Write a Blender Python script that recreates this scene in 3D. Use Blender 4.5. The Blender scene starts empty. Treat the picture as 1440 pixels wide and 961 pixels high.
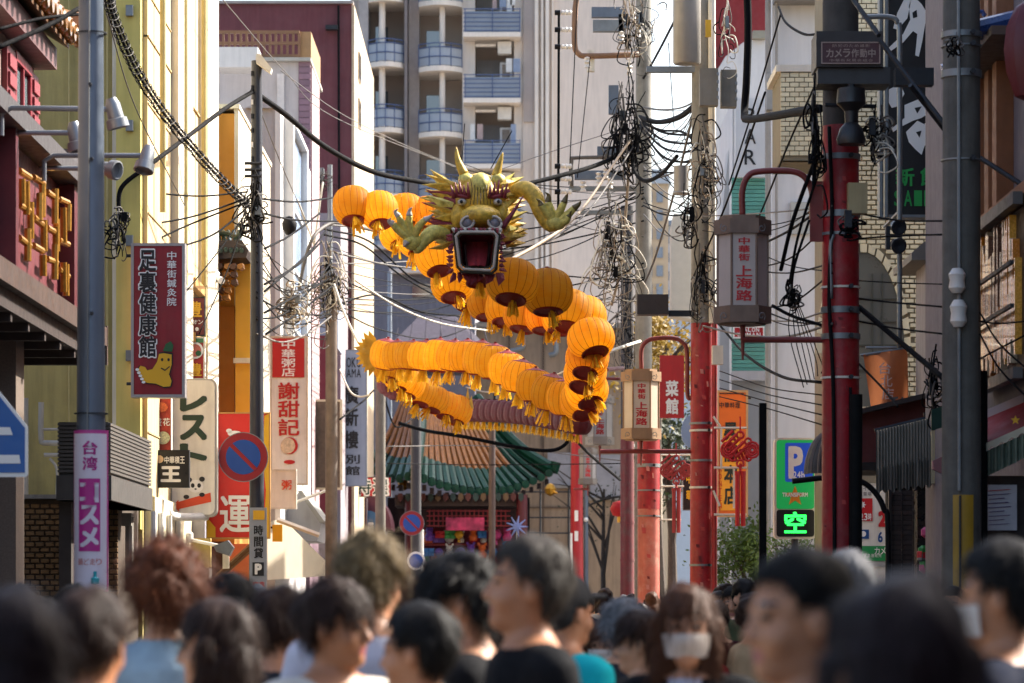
import bpy, bmesh, math, random
import numpy as np
from mathutils import Vector, Matrix, Euler

R = math.radians
rnd = random.Random(7)
scene = bpy.context.scene
C = scene.collection

# ---------------------------------------------------------------- camera, sky, sun, exposure
FPX, HOR, CAMZ = 4800.0, 850.0, 1.65          # focal length in photo pixels, horizon row, eye height
cam_data = bpy.data.cameras.new('camera')
cam = bpy.data.objects.new('camera', cam_data)
C.objects.link(cam)
cam.location = (0, 0, CAMZ)
cam.rotation_euler = (R(90), 0, 0)
cam_data.sensor_width = 36.0
cam_data.lens = FPX / 1440.0 * 36.0
cam_data.shift_y = (HOR - 480.5) / 1440.0
cam_data.clip_start = 0.1
cam_data.clip_end = 3000
cam_data.dof.use_dof = True
cam_data.dof.focus_distance = 40.0
cam_data.dof.aperture_fstop = 4.2
scene.camera = cam

SUN_AZ, SUN_EL = 60.0, 41.0                    # azimuth from the view direction towards the right
world = bpy.data.worlds.new('World')
scene.world = world
world.use_nodes = True
wn = world.node_tree
bg = wn.nodes['Background']
sky = wn.nodes.new('ShaderNodeTexSky')
sky.sky_type = 'NISHITA'
sky.sun_disc = False
sky.sun_elevation = R(SUN_EL)
sky.sun_rotation = R(SUN_AZ)
sky.air_density = 1.0
sky.dust_density = 4.5
sky.ozone_density = 1.0
wn.links.new(sky.outputs[0], bg.inputs[0])
bg.inputs[1].default_value = 0.15
sl = bpy.data.lights.new('sun', 'SUN')
sl.energy = 4.4
sl.angle = R(0.55)
sl.color = (1.0, 0.95, 0.87)
so = bpy.data.objects.new('sun', sl)
C.objects.link(so)
sdir = Vector((math.sin(R(SUN_AZ)) * math.cos(R(SUN_EL)), math.cos(R(SUN_AZ)) * math.cos(R(SUN_EL)), math.sin(R(SUN_EL))))
so.rotation_euler = sdir.to_track_quat('Z', 'Y').to_euler()
so.location = sdir * 60
vs = scene.view_settings
vs.view_transform = 'Standard'
vs.look = 'None'
vs.exposure = 1.52
vs.gamma = 1.0
vs.use_curve_mapping = False
scene.cycles.use_denoising = True
scene.cycles.max_bounces = 6
scene.cycles.transparent_max_bounces = 6

# ---------------------------------------------------------------- helpers
def P(px, py, d):
    return Vector(((px - 720.0) / FPX * d, d, CAMZ + (HOR - py) / FPX * d))
def PXS(n, d):
    return n * d / FPX
def FD(px, x):                                  # distance at which a wall plane X = x shows at column px
    return x * FPX / (px - 720.0)

def lin(h):
    h = h.lstrip('#')
    return tuple((c / 12.92 if c <= .04045 else ((c + .055) / 1.055) ** 2.4) for c in (int(h[i:i + 2], 16) / 255 for i in (0, 2, 4)))

ORG = {}
def reg(o, w):
    ORG[o.name] = Vector(w)
def tag(o, label=None, cat=None, group=None, kind=None):
    if label: o['label'] = label
    if cat: o['category'] = cat
    if group: o['group'] = group
    if kind: o['kind'] = kind
    return o
def thing(name, label, cat, loc, group=None):
    o = bpy.data.objects.new(name, None)
    C.objects.link(o)
    o.empty_display_size = .1
    o.location = loc
    reg(o, loc)
    return tag(o, label, cat, group)

class MB:
    def __init__(s):
        s.v, s.f, s.m = [], [], []
    def add(s, vs, fs, mi=0):
        n = len(s.v)
        s.v.extend([tuple(p) for p in vs])
        s.f.extend([tuple(i + n for i in f) for f in fs])
        s.m.extend([mi] * len(fs))
        return s
    def hexa(s, c, mi=0):      # 8 corners: bottom 4 ccw from above, top 4
        return s.add(c, [(3, 2, 1, 0), (4, 5, 6, 7), (0, 1, 5, 4), (1, 2, 6, 5), (2, 3, 7, 6), (3, 0, 4, 7)], mi)
    def box(s, x0, x1, y0, y1, z0, z1, mi=0):
        if x0 > x1: x0, x1 = x1, x0
        if y0 > y1: y0, y1 = y1, y0
        if z0 > z1: z0, z1 = z1, z0
        return s.hexa([(x0, y0, z0), (x1, y0, z0), (x1, y1, z0), (x0, y1, z0), (x0, y0, z1), (x1, y0, z1), (x1, y1, z1), (x0, y1, z1)], mi)
    def pbox(s, x0, y0, x1, y1, d, t, mi=0):      # front face fills the pixel rectangle at distance d, depth t behind it
        a, b = P(x0, y1, d), P(x1, y0, d)
        return s.box(a.x, b.x, d, d + t, a.z, b.z, mi)
    def tube(s, pts, r, n=6, cap=True, mi=0, r1=None):
        pts = [Vector(p) for p in pts]
        k = len(pts)
        if k < 2: return s
        up = Vector((0, 0, 1))
        rings = []
        prev = None
        for i, p in enumerate(pts):
            t = (pts[min(i + 1, k - 1)] - pts[max(i - 1, 0)])
            if t.length < 1e-9: t = Vector((0, 0, 1))
            t.normalize()
            if prev is None:
                a = t.cross(up)
                if a.length < .05: a = t.cross(Vector((0, 1, 0)))
            else:
                a = prev - t * prev.dot(t)
                if a.length < 1e-6: a = t.cross(Vector((1, 0, 0)))
            a.normalize(); prev = a
            b = t.cross(a)
            rr = r if r1 is None else r + (r1 - r) * i / (k - 1)
            if callable(r): rr = r(i / (k - 1))
            rings.append([p + (a * math.cos(2 * math.pi * j / n) + b * math.sin(2 * math.pi * j / n)) * rr for j in range(n)])
        vs = [q for rg in rings for q in rg]
        fs = []
        for i in range(k - 1):
            for j in range(n):
                fs.append((i * n + j, i * n + (j + 1) % n, (i + 1) * n + (j + 1) % n, (i + 1) * n + j))
        if cap:
            fs.append(tuple(range(n))[::-1]); fs.append(tuple((k - 1) * n + j for j in range(n)))
        return s.add(vs, fs, mi)
    def lathe(s, prof, n=16, center=(0, 0, 0), mi=0, axis='Z', cap=True):   # prof: (r, z)
        c = Vector(center)
        vs, fs = [], []
        for r, z in prof:
            for j in range(n):
                a = 2 * math.pi * j / n
                p = (r * math.cos(a), r * math.sin(a), z)
                if axis == 'Y': p = (p[0], p[2], p[1])
                if axis == 'X': p = (p[2], p[0], p[1])
                vs.append(c + Vector(p))
        k = len(prof)
        for i in range(k - 1):
            for j in range(n):
                q = (i * n + j, i * n + (j + 1) % n, (i + 1) * n + (j + 1) % n, (i + 1) * n + j)
                fs.append(q[::-1] if axis == 'Y' else q)
        if cap:
            fs.append(tuple(range(n))[::-1]); fs.append(tuple((k - 1) * n + j for j in range(n)))
        return s.add(vs, fs, mi)
    def prism(s, outline, depth, plane='XZ', mi=0):      # outline: 3-D points in one plane; extruded along vector depth
        o = [Vector(p) for p in outline]; dv = Vector(depth); n = len(o)
        vs = o + [p + dv for p in o]
        fs = [tuple(range(n)), tuple(range(2 * n - 1, n - 1, -1))]
        for i in range(n):
            j = (i + 1) % n
            fs.append((j, i, i + n, j + n))
        return s.add(vs, fs, mi)
    def pprism(s, pix, d, t, mi=0):                    # pixel outline at distance d, thickness t away from the camera
        return s.prism([P(x, y, d) for x, y in pix], (0, t, 0), mi=mi)
    def grid(s, fn, nu, nv, mi=0, closed_u=False):
        vs = [fn(i / nu if closed_u else i / (nu - 1), j / (nv - 1)) for j in range(nv) for i in range(nu)]
        fs = []
        for j in range(nv - 1):
            for i in range(nu if closed_u else nu - 1):
                a = j * nu + i; b = j * nu + (i + 1) % nu
                fs.append((a, b, b + nu, a + nu))
        return s.add(vs, fs, mi)
    def data(s, name, mats, off=(0, 0, 0), smooth=False, fixn=True):
        me = bpy.data.meshes.new(name)
        o = Vector(off)
        me.from_pydata([(p[0] - o.x, p[1] - o.y, p[2] - o.z) for p in s.v], [], s.f)
        if not isinstance(mats, (list, tuple)): mats = [mats]
        for m in mats: me.materials.append(m)
        if len(mats) > 1: me.polygons.foreach_set('material_index', s.m)
        if fixn:
            bm = bmesh.new(); bm.from_mesh(me)
            bmesh.ops.recalc_face_normals(bm, faces=bm.faces)
            bm.to_mesh(me); bm.free()
        if smooth:
            me.polygons.foreach_set('use_smooth', [True] * len(me.polygons))
            if smooth == 'auto':
                bm = bmesh.new(); bm.from_mesh(me)
                for e in bm.edges:
                    if len(e.link_faces) == 2 and e.calc_face_angle(0) > R(38): e.smooth = False
                bm.to_mesh(me); bm.free()
        me.update()
        return me
    def build(s, name, mats, parent=None, label=None, cat=None, group=None, kind=None, smooth=False, fixn=True):
        if parent is not None:
            w = ORG[parent.name]
        elif s.v:
            a = np.array([tuple(p) for p in s.v]); lo, hi = a.min(0), a.max(0)
            w = Vector(((lo[0] + hi[0]) / 2, (lo[1] + hi[1]) / 2, lo[2]))
        else: w = Vector((0, 0, 0))
        me = s.data(name, mats, w, smooth, fixn)
        o = bpy.data.objects.new(name, me)
        C.objects.link(o)
        if parent is not None: o.parent = parent
        else: o.location = w
        reg(o, w)
        return tag(o, label, cat, group, kind)

def spline(pts, n=8):                              # Catmull-Rom through points
    pts = [Vector(p) for p in pts]
    if len(pts) < 3:
        return [pts[0].lerp(pts[-1], i / n) for i in range(n + 1)]
    out = []
    q = [pts[0] * 2 - pts[1]] + pts + [pts[-1] * 2 - pts[-2]]
    for i in range(1, len(q) - 2):
        p0, p1, p2, p3 = q[i - 1], q[i], q[i + 1], q[i + 2]
        for k in range(n):
            t = k / n
            out.append(.5 * ((2 * p1) + (p2 - p0) * t + (2 * p0 - 5 * p1 + 4 * p2 - p3) * t * t + (3 * p1 - p0 - 3 * p2 + p3) * t ** 3))
    out.append(pts[-1])
    return out

# ---------------------------------------------------------------- materials
MATS = {}
def M(name, col, rough=.65, metal=0., var=.18, scale=4., bump=.0, bscale=40., streak=0., dirt_shade=0., transl=0., emit=0., coat=0., objvar=0., spec=.5, dirt_shade_col=None, dscale=1.3):
    if name in MATS: return MATS[name]
    if isinstance(col, str): col = lin(col)
    m = bpy.data.materials.new(name); m.use_nodes = True
    nt = m.node_tree; N = nt.nodes; L = nt.links
    b = N['Principled BSDF']; out = N['Material Output']
    b.inputs['Roughness'].default_value = rough
    b.inputs['Metallic'].default_value = metal
    b.inputs['Specular IOR Level'].default_value = spec
    if coat: b.inputs['Coat Weight'].default_value = coat
    geo = N.new('ShaderNodeNewGeometry')
    pos = geo.outputs['Position']
    def noise(sc, det=4, vec=None, rough=.6):
        n = N.new('ShaderNodeTexNoise'); n.inputs['Scale'].default_value = sc; n.inputs['Detail'].default_value = det
        n.inputs['Roughness'].default_value = rough
        L.new(vec or pos, n.inputs['Vector']); return n.outputs['Fac']
    def ramp(f, a, b_, va, vb):
        r = N.new('ShaderNodeMapRange'); r.inputs[1].default_value = a; r.inputs[2].default_value = b_
        r.inputs[3].default_value = va; r.inputs[4].default_value = vb; L.new(f, r.inputs[0]); return r.outputs[0]
    def mul(cin, fac):
        x = N.new('ShaderNodeMix'); x.data_type = 'RGBA'; x.blend_type = 'MULTIPLY'; x.inputs[0].default_value = 1
        if isinstance(cin, tuple): x.inputs[6].default_value = (*cin, 1)
        else: L.new(cin, x.inputs[6])
        cc = N.new('ShaderNodeCombineColor')
        for i in range(3): L.new(fac, cc.inputs[i])
        L.new(cc.outputs[0], x.inputs[7]); return x.outputs[2]
    c = col
    if var: c = mul(c, ramp(noise(scale), .25, .75, 1 - var, 1 + var * .6))
    if streak:
        mp = N.new('ShaderNodeMapping'); mp.inputs['Scale'].default_value = (5, 5, .45); L.new(pos, mp.inputs['Vector'])
        c = mul(c, ramp(noise(1.6, 5, mp.outputs[0]), .42, .75, 1.0, 1 - streak))
    if dirt_shade:
        x = N.new('ShaderNodeMix'); x.data_type = 'RGBA'
        L.new(ramp(noise(dscale, 8, None, .72), .5, .68, 0, dirt_shade), x.inputs[0])
        if isinstance(c, tuple): x.inputs[6].default_value = (*c, 1)
        else: L.new(c, x.inputs[6])
        x.inputs[7].default_value = (*(dirt_shade_col or (.06, .05, .04)), 1)
        c = x.outputs[2]
    if objvar:
        oi = N.new('ShaderNodeObjectInfo')
        c = mul(c, ramp(oi.outputs['Random'], 0, 1, 1 - objvar, 1 + objvar * .7))
    if isinstance(c, tuple): b.inputs['Base Color'].default_value = (*c, 1)
    else: L.new(c, b.inputs['Base Color'])
    if var and rough > .1:
        L.new(ramp(noise(scale * 2.3), .3, .7, max(.05, rough - .1), min(1, rough + .12)), b.inputs['Roughness'])
    if bump:
        bp = N.new('ShaderNodeBump'); bp.inputs['Strength'].default_value = bump; bp.inputs['Distance'].default_value = .01
        L.new(noise(bscale, 5), bp.inputs['Height']); L.new(bp.outputs[0], b.inputs['Normal'])
    if emit:
        b.inputs['Emission Color'].default_value = (*col, 1); b.inputs['Emission Strength'].default_value = emit
    if transl:
        tr = N.new('ShaderNodeBsdfTranslucent')
        if isinstance(c, tuple): tr.inputs[0].default_value = (*c, 1)
        else: L.new(c, tr.inputs[0])
        mx = N.new('ShaderNodeMixShader'); mx.inputs[0].default_value = transl
        L.new(b.outputs[0], mx.inputs[1]); L.new(tr.outputs[0], mx.inputs[2]); L.new(mx.outputs[0], out.inputs[0])
    MATS[name] = m
    return m

def glass(name, col, rough=.08, metal=0.):
    if name in MATS: return MATS[name]
    m = M(name, col, rough=rough, var=.1, scale=.8, spec=.9)
    m.node_tree.nodes['Principled BSDF'].inputs['IOR'].default_value = 1.9
    return m

# ---------------------------------------------------------------- lettering
GL = {}
def glyph(ch, off=0.0):
    k = (ch, off)
    if k in GL: return GL[k]
    cu = bpy.data.curves.new('g', 'FONT')
    cu.body = ch; cu.size = 1.0; cu.offset = off; cu.resolution_u = 3; cu.fill_mode = 'FRONT'
    o = bpy.data.objects.new('g', cu); C.objects.link(o)
    dg = bpy.context.evaluated_depsgraph_get()
    me = o.evaluated_get(dg).to_mesh()
    vs = [tuple(v.co[:2]) for v in me.vertices]; fs = [tuple(p.vertices) for p in me.polygons]
    o.evaluated_get(dg).to_mesh_clear()
    bpy.data.objects.remove(o); bpy.data.curves.remove(cu)
    if vs:
        a = np.array(vs); lo, hi = a.min(0), a.max(0)
    else: lo, hi = np.zeros(2), np.ones(2) * .5
    GL[k] = (vs, fs, lo, hi)
    return GL[k]

def glyph_into(mb, ch, x0, z0, x1, z1, y, off=.0, fit=True, thick=.004, slant=0.):
    vs, fs, lo, hi = glyph(ch)
    if not vs: return
    w, h = max(hi[0] - lo[0], .05) + off * 1.6, max(hi[1] - lo[1], .05) + off * 1.6
    sx, sz = (x1 - x0) / w, (z1 - z0) / h
    if not fit:
        sx = sz = min(sx, sz)
    cx, cz = (x0 + x1) / 2, (z0 + z1) / 2
    mx, mz = (lo[0] + hi[0]) / 2, (lo[1] + hi[1]) / 2
    dirs = [(0, 0)] if off < .005 else [(0, 0), (1, 1), (-1, 1), (1, -1), (-1, -1)] + ([(1.2, 0), (-1.2, 0), (0, 1.2), (0, -1.2)] if off > .045 else [])
    for k, (ox, oz) in enumerate(dirs):
        mb.add([(cx + (a - mx + ox * off * .8) * sx, y - .0003 * k, cz + (b - mz + oz * off * .8) * sz) for a, b in vs], fs)

def vtext(s, x0, y0, x1, y1, d, parent, mat, off=.02, gap=.08, name='lettering', fit=True):   # vertical line of characters in a pixel rectangle
    mb = MB(); n = len(s); h = (y1 - y0) / n
    for i, ch in enumerate(s):
        if ch == ' ': continue
        a, b = P(x0, y0 + (i + 1) * h - h * gap, d), P(x1, y0 + i * h + h * gap, d)
        glyph_into(mb, ch, a.x, a.z, b.x, b.z, d, off, fit)
    return mb.build(name, mat, parent, fixn=False)
def htext(s, x0, y0, x1, y1, d, parent, mat, off=.02, gap=.08, name='lettering', fit=True):
    mb = MB(); n = len(s); w = (x1 - x0) / n
    for i, ch in enumerate(s):
        if ch == ' ': continue
        a, b = P(x0 + i * w + w * gap, y1, d), P(x0 + (i + 1) * w - w * gap, y0, d)
        if ch in '-ー一':
            c = (a.z + b.z) / 2; hh = (b.z - a.z) * .1; a.z, b.z = c - hh, c + hh
        glyph_into(mb, ch, a.x, a.z, b.x, b.z, d, off, fit)
    return mb.build(name, mat, parent, fixn=False)

def emblem(polys, d, parent, mat, name):            # flat printed shape in pixel coordinates
    mb = MB()
    for pl in polys:
        mb.add([P(x, y, d) for x, y in pl], [tuple(range(len(pl)))])
    return mb.build(name, mat, parent, fixn=False)
def ell(cx, cy, rx, ry, n=20, a0=0, a1=360):
    return [(cx + rx * math.cos(R(a0 + (a1 - a0) * i / n)), cy + ry * math.sin(R(a0 + (a1 - a0) * i / n))) for i in range(n if a1 - a0 >= 360 else n + 1)]

# board hung square to the street: panel + frame, bracket arms back to a wall
def board(name, label, rect, d, face, frame=None, t=.14, fw=3, cat='sign', group=None, bracket=None, brmat=None):
    x0, y0, x1, y1 = rect
    b = P((x0 + x1) / 2, y1, d); b.y = d + t / 2
    root = thing(name, label, cat, b, group)
    mb = MB(); mb.pbox(x0 + (fw if frame else 0), y0 + (fw if frame else 0), x1 - (fw if frame else 0), y1 - (fw if frame else 0), d, t)
    mb.build('panel', face, root)
    if frame:
        mb = MB(); e = .012
        mb.pbox(x0, y0, x1, y0 + fw, d - e, t + 2 * e); mb.pbox(x0, y1 - fw, x1, y1, d - e, t + 2 * e)
        mb.pbox(x0, y0 + fw, x0 + fw, y1 - fw, d - e, t + 2 * e); mb.pbox(x1 - fw, y0 + fw, x1, y1 - fw, d - e, t + 2 * e)
        mb.build('frame', frame, root)
    if bracket:                                     # list of (py) rows, goes sideways to column bx
        bx, rows = bracket
        for py in rows:
            mb = MB(); a = P(x0 if bx < x0 else x1, py, d + t / 2); c = P(bx, py, d + t / 2)
            mb.tube([a, c], .02, 6); mb.build('bracket', brmat or MATS['steel_dark'], root)
    return root

# common materials
M('steel_grey', '#68727f', .45, .5, var=.12, scale=2.5, streak=.2)
M('steel_dark', '#2a2c30', .55, .4, var=.2, scale=6)
M('galv', '#7f8486', .5, .6, var=.15, scale=5, dirt_shade=.3)
M('black_rubber', '#131315', .8, 0, var=.3, scale=9, spec=.15)
M('black_gloss', '#0d0d10', .6, 0, spec=.2)
M('white_paint', '#dcdad4', .55, 0, var=.06, streak=.15)
M('off_white', '#d9d3c4', .6, 0, var=.1, streak=.2, dirt_shade=.15)
M('sign_white', '#e6e2d6', .45, 0, var=.08, streak=.22, dirt_shade=.18, dscale=2.5, dirt_shade_col=(.3, .27, .2))
M('sign_red', '#b3131b', .45, 0, var=.12, streak=.25, dirt_shade=.2, dscale=3)
M('sign_deepred', '#8e0f20', .45, 0, var=.14, streak=.28, dirt_shade=.2, dscale=3, dirt_shade_col=(.2, .06, .06))
M('ink_black', '#121214', .5, 0, var=0)
M('ink_white', '#eae8e2', .5, 0, var=0)
M('ink_red', '#b8161c', .5, 0, var=0)
M('ink_green', '#1d3a2a', .5, 0, var=0)
M('gold', '#c9952e', .38, .55, var=.3, scale=14)
M('pole_concrete', '#88857c', .8, 0, var=.25, scale=5, streak=.4, dirt_shade=.5, dscale=3, bump=.3, bscale=60)
M('concrete', '#8a857c', .85, 0, var=.2, scale=2, streak=.3, dirt_shade=.25, bump=.3)
M('pole_red', '#9c0f1c', .5, 0, var=.3, scale=6, streak=.4, dirt_shade=.4, dscale=4.5, dirt_shade_col=(.26, .08, .07), bump=.15)
M('pole_darkred', '#5e0f18', .5, 0, var=.3, scale=6, streak=.3, dirt_shade=.5, dscale=4)
M('pole_pale_red', '#b8604f', .55, 0, var=.2, scale=7, streak=.3, dirt_shade=.6, dscale=4, dirt_shade_col=(.5, .27, .2))
# ================================================================ ground
mb = MB(); mb.box(-300, 300, -40, 560, -.5, 0)
mb.build('ground', M('ground_paving', '#6d675f', .85, var=.2, scale=1.2, dirt_shade=.2, bump=.2), kind='structure')
mb = MB(); mb.box(-3.4, 3.4, -30, 112, .004, .008)
mb.build('street', M('street_stone', '#7a6f66', .7, var=.25, scale=2, dirt_shade=.25, bump=.3, bscale=20), kind='structure')
for sx in (-1, 1):
    mb = MB(); mb.box(sx * 3.42, sx * 3.6, -30, 112, 0, .1)
    mb.build('kerb', MATS['concrete'], kind='structure')
mb = MB()
mb.box(-40, 40, 112.2, 175, .004, .008)
mb.build('square_paving', M('square_stone', '#857a6e', .75, var=.2, scale=1.0, bump=.2), kind='structure')

def zrow(py, d): return CAMZ + (HOR - py) / FPX * d
def xcol(px, d): return (px - 720) / FPX * d

# facade piece on a plane X = x, from distance d0 to d1, standing out towards the street (sign +1 for left side)
def fac(mb, x, d0, d1, z0, z1, out, mi=0):
    mb.box(x, x + out, d0, d1, z0, z1, mi)

def bricks(parent, d, x0, x1, z0, z1, bw, bh, mort, mat, depth=.035, hole=None, limit=300, proud=.02, score=None):
    # coursed bricks on a wall facing the camera; returns cells
    cells = []
    nrow = int((z1 - z0) / bh)
    for r in range(nrow):
        off = (bw / 2) if r % 2 else 0
        x = x0 - off
        while x < x1 - .01:
            a, b = max(x, x0), min(x + bw - mort, x1)
            if b - a > bw * .22:
                cz = z0 + r * bh
                if not (hole and hole((a + b) / 2, cz + bh / 2)): cells.append((a, b, cz, cz + bh - mort))
            x += bw
    if score: cells.sort(key=score)
    cache = {}
    for k, (a, b, c0, c1) in enumerate(cells[:limit]):
        w = round(b - a, 3)
        if w not in cache:
            m = MB(); h = c1 - c0; e = .005
            m.add([(-w / 2, 0, 0), (w / 2, 0, 0), (w / 2, 0, h), (-w / 2, 0, h),
                   (-w / 2 + e, -depth, e), (w / 2 - e, -depth, e), (w / 2 - e, -depth, h - e), (-w / 2 + e, -depth, h - e)],
                  [(4, 5, 6, 7), (0, 1, 5, 4), (1, 2, 6, 5), (2, 3, 7, 6), (3, 0, 4, 7)])
            cache[w] = m.data('brick', mat)
        o = bpy.data.objects.new('brick', cache[w]); C.objects.link(o)
        o.parent = parent
        o.location = Vector(((a + b) / 2, d + rnd.uniform(-.004, .004), c0)) - ORG[parent.name]
    rest = cells[limit:]
    if rest:
        m = MB()
        for a, b, c0, c1 in rest:
            m.box(a, b, d - depth + rnd.uniform(-.003, .003), d, c0, c1)
        m.build('brickwork', mat, parent, kind='stuff')

# ================================================================ A : restaurant at the left edge
A = thing('restaurant_building', 'maroon restaurant with curved brown canopy and red shuttered upper window at left edge', 'building', (-6, 28, 0))
m_plum = M('plum_wood', '#5d2730', .5, var=.2, scale=6, streak=.2)
m_brown = M('canopy_brown', '#3a2e29', .6, var=.25, scale=4, streak=.3)
m_granite = M('granite', '#77685c', .6, var=.3, scale=60, bump=.1)
m_beam = M('beam_grey', '#423d3e', .6, var=.2, scale=5, streak=.3)
mb = MB(); mb.box(-12, -4.28, 20, 32.6, 4.3, 5.6); mb.box(-12, -4.4, 20, 31.4, 5.6, 8.3)
mb.build('upper_wall', M('a_wall', '#9a8676', .8, var=.1, streak=.25), A)
mb = MB(); mb.box(-12, -5.6, 20, 31.5, .05, 4.0)
mb.build('shopfront_wall', M('a_low', '#3b332e', .7, var=.2), A)
mb = MB(); mb.box(-12, -4.02, 20, 33.2, 4.0, 4.3)
mb.build('canopy', m_brown, A)
mb = MB(); mb.box(-4.018, -3.94, 20, 33.25, 4.16, 4.34); mb.box(-4.3, -3.94, 33.21, 33.29, 3.98, 4.36)
mb.build('canopy_edge', M('canopy_edge', '#4c3a31', .5, var=.2, streak=.3), A)
for i in range(11):
    mb = MB(); dd = 22.5 + i * 1.0
    mb.box(-5.5, -4.04, dd, dd + .09, 3.93, 3.998); mb.build('canopy_rib', m_brown, A)
for dd in (24.5, 30.0):
    mb = MB(); mb.box(-4.75, -4.36, dd, dd + .5, .1, 4.0); mb.box(-4.8, -4.31, dd - .05, dd + .55, .0, .35)
    mb.build('column', m_granite, A)
# roof with barrel tiles
m_tile = M('glazed_gold_tile', '#8f5f22', .3, var=.35, scale=18, coat=.4)
rf = MB()
rf.prism([(-4.2, 20, 6.58), (-4.9, 20, 6.58), (-4.9, 20, 6.78), (-4.2, 20, 6.78)], (0, 11.5, 0))
roof = rf.build('roof', M('fascia_pink', '#6d4a4a', .55, var=.15, streak=.25), A)
mb = MB(); mb.prism([(-4.1, 20, 6.79), (-4.1, 20, 6.83), (-6.75, 20, 8.46), (-6.75, 20, 8.41)], (0, 11.6, 0)); mb.build('roof_slope', M('tile_bed', '#5d3c18', .6), roof)
tl = MB()
for k in range(9):
    t0, t1 = k / 9, (k + 1.06) / 9
    a = Vector((-1.35 * t0 * 2, 0, .82 * t0 * 2)); b = Vector((-1.35 * t1 * 2, 0, .82 * t1 * 2))
    tl.tube([a, b], .085, 8, r1=.07)
tl.lathe([(.0, -.03), (.09, -.025), (.1, .0), (.085, .02)], 10, (0.01, 0, 0), axis='X')
tile_me = tl.data('roof_tile', m_tile, smooth='auto')
for i in range(17):
    o = bpy.data.objects.new('roof_tile', tile_me); C.objects.link(o); o.parent = roof
    o.location = Vector((-4.02, 31.5 - i * .3, 6.88)) - ORG[A.name]
mb = MB(); mb.tube(spline([(-4.0, 31.65, 7.0), (-4.4, 31.65, 7.13), (-5.3, 31.65, 7.65), (-6.6, 31.65, 8.5)], 8), .13, 8)
mb.tube(spline([(-4.0, 31.65, 7.0), (-3.87, 31.65, 7.07), (-3.83, 31.65, 7.23)], 6), .1, 8, r1=.02)
mb.build('ridge', m_tile, roof, smooth='auto')
# upper window with red lattice shutters
for (d0, d1) in ((29.4, 29.9), (30.9, 31.35)):
    s = MB(); fac(s, -4.398, d0, d1, 5.62, 6.48, .05)
    sh = s.build('shutter', M('shutter_red', '#6c1822', .5, var=.15), A)
    for k in range(5):
        s = MB(); fac(s, -4.347, d0 + .05, d1 - .05, 5.66 + k * .16, 5.77 + k * .16, .02); s.build('shutter_panel', M('shutter_red2', '#8a3038', .5, var=.1), sh)
s = MB(); fac(s, -4.398, 29.92, 30.88, 5.62, 6.48, .02); wnd = s.build('window', glass('pane_grey', '#6d7c80'), A)
s = MB()
for dd in (29.92, 30.38, 30.83): fac(s, -4.376, dd, dd + .05, 5.62, 6.48, .03)
fac(s, -4.375, 29.92, 30.88, 6.42, 6.5, .035); s.build('window_frame', MATS['sign_deepred'], wnd)
# sign case with raised gold characters, seen along the street
GS = thing('gold_letter_sign', 'maroon sign case with raised gilded characters above the brown canopy', 'sign', (-4.2, 29.5, 4.36))
s = MB(); fac(s, -4.27, 26.5, 32.0, 4.36, 5.55, .05); s.build('panel', M('sign_plum', '#6b2c33', .5, var=.18, scale=5, streak=.25), GS)
s = MB(); fac(s, -4.27, 26.5, 32.2, 5.56, 5.72, .26); s.build('cornice', m_beam, GS)
for (q0, q1) in ((31.75, 31.98), (28.0, 28.16)):
    s = MB(); fac(s, -4.27, q0, q1, 4.36, 5.555, .2); s.build('frame', M('sign_frame', '#54101c', .45, var=.2), GS)
rg = random.Random(3)
for ci, dd in enumerate((28.5, 29.35, 30.2, 31.0)):
    w = .5
    for k in range(3):
        zz = 5.3 - k * .3 + rg.uniform(-.05, .05)
        s = MB(); s.tube([(-4.12, dd + .02, zz), (-4.1, dd + w, zz + rg.uniform(-.02, .02))], .03, 8); s.build('gilded_stroke', M('gilded', '#b98432', .35, .6, var=.3, scale=20), GS, smooth='auto')
    for k in range(4):
        yy = dd + rg.uniform(0, w); z0 = rg.uniform(4.45, 5.1); l = rg.uniform(.16, .34)
        s = MB(); s.tube([(-4.09, yy, z0), (-4.09, yy + rg.uniform(-.03, .03), min(5.42, z0 + l))], .032, 8); s.build('gilded_stroke', M('gilded', '#b98432', .35, .6, var=.3, scale=20), GS, smooth='auto')
# dark box window beside the sign
s = MB(); fac(s, -4.28, 32.22, 33.05, 4.36, 5.95, .1); s.build('side_panel', M('side_grey', '#4b4749', .5, var=.2), A)
s = MB(); fac(s, -4.17, 32.35, 32.75, 4.75, 5.75, .02); s.build('side_pane', glass('pane_dark', '#15171a'), A)

# flood lamps on long arms above the sign
m_lamp = M('lamp_grey', '#8a8e92', .4, .5, var=.1)
def flood(label, tip, base, d, head_dir, elbow=True):
    b = P(base[0], base[1], d); t = P(tip[0], tip[1], d)
    F = thing('floodlight', label, 'lamp', b, 'sign floodlights on long arms')
    s = MB()
    pts = [b + Vector((0, 0, -.22)), b + Vector((0, 0, -.05)), b + Vector((.08, 0, 0)), t] if elbow else [b, t]
    s.tube(pts, .022, 8); s.build('arm', m_lamp, F, smooth='auto')
    s = MB(); h = Vector(head_dir).normalized()
    rot = h.to_track_quat('Z', 'Y').to_matrix()
    c = t + h * -.02
    prof = [(.0, -.07), (.04, -.07), (.06, -.02), (.065, .09), (.085, .1), (.09, .17), (.075, .175), (.07, .14), (.0, .14)]
    q = MB(); q.lathe(prof, 14, cap=False)
    s.v = [tuple(c + rot @ Vector(p)) for p in q.v]; s.f = q.f; s.m = q.m
    s.build('lamp_head', m_lamp, F, smooth='auto')
    return F
flood('upper floodlight on long grey arm passing behind left steel pole', (160, 154), (2, 152), 27.2, (.25, .1, -1))
flood('longest floodlight arm with tilted silver head against yellow wall', (207, 219), (62, 219), 29.6, (-.2, -.35, -1))
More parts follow.
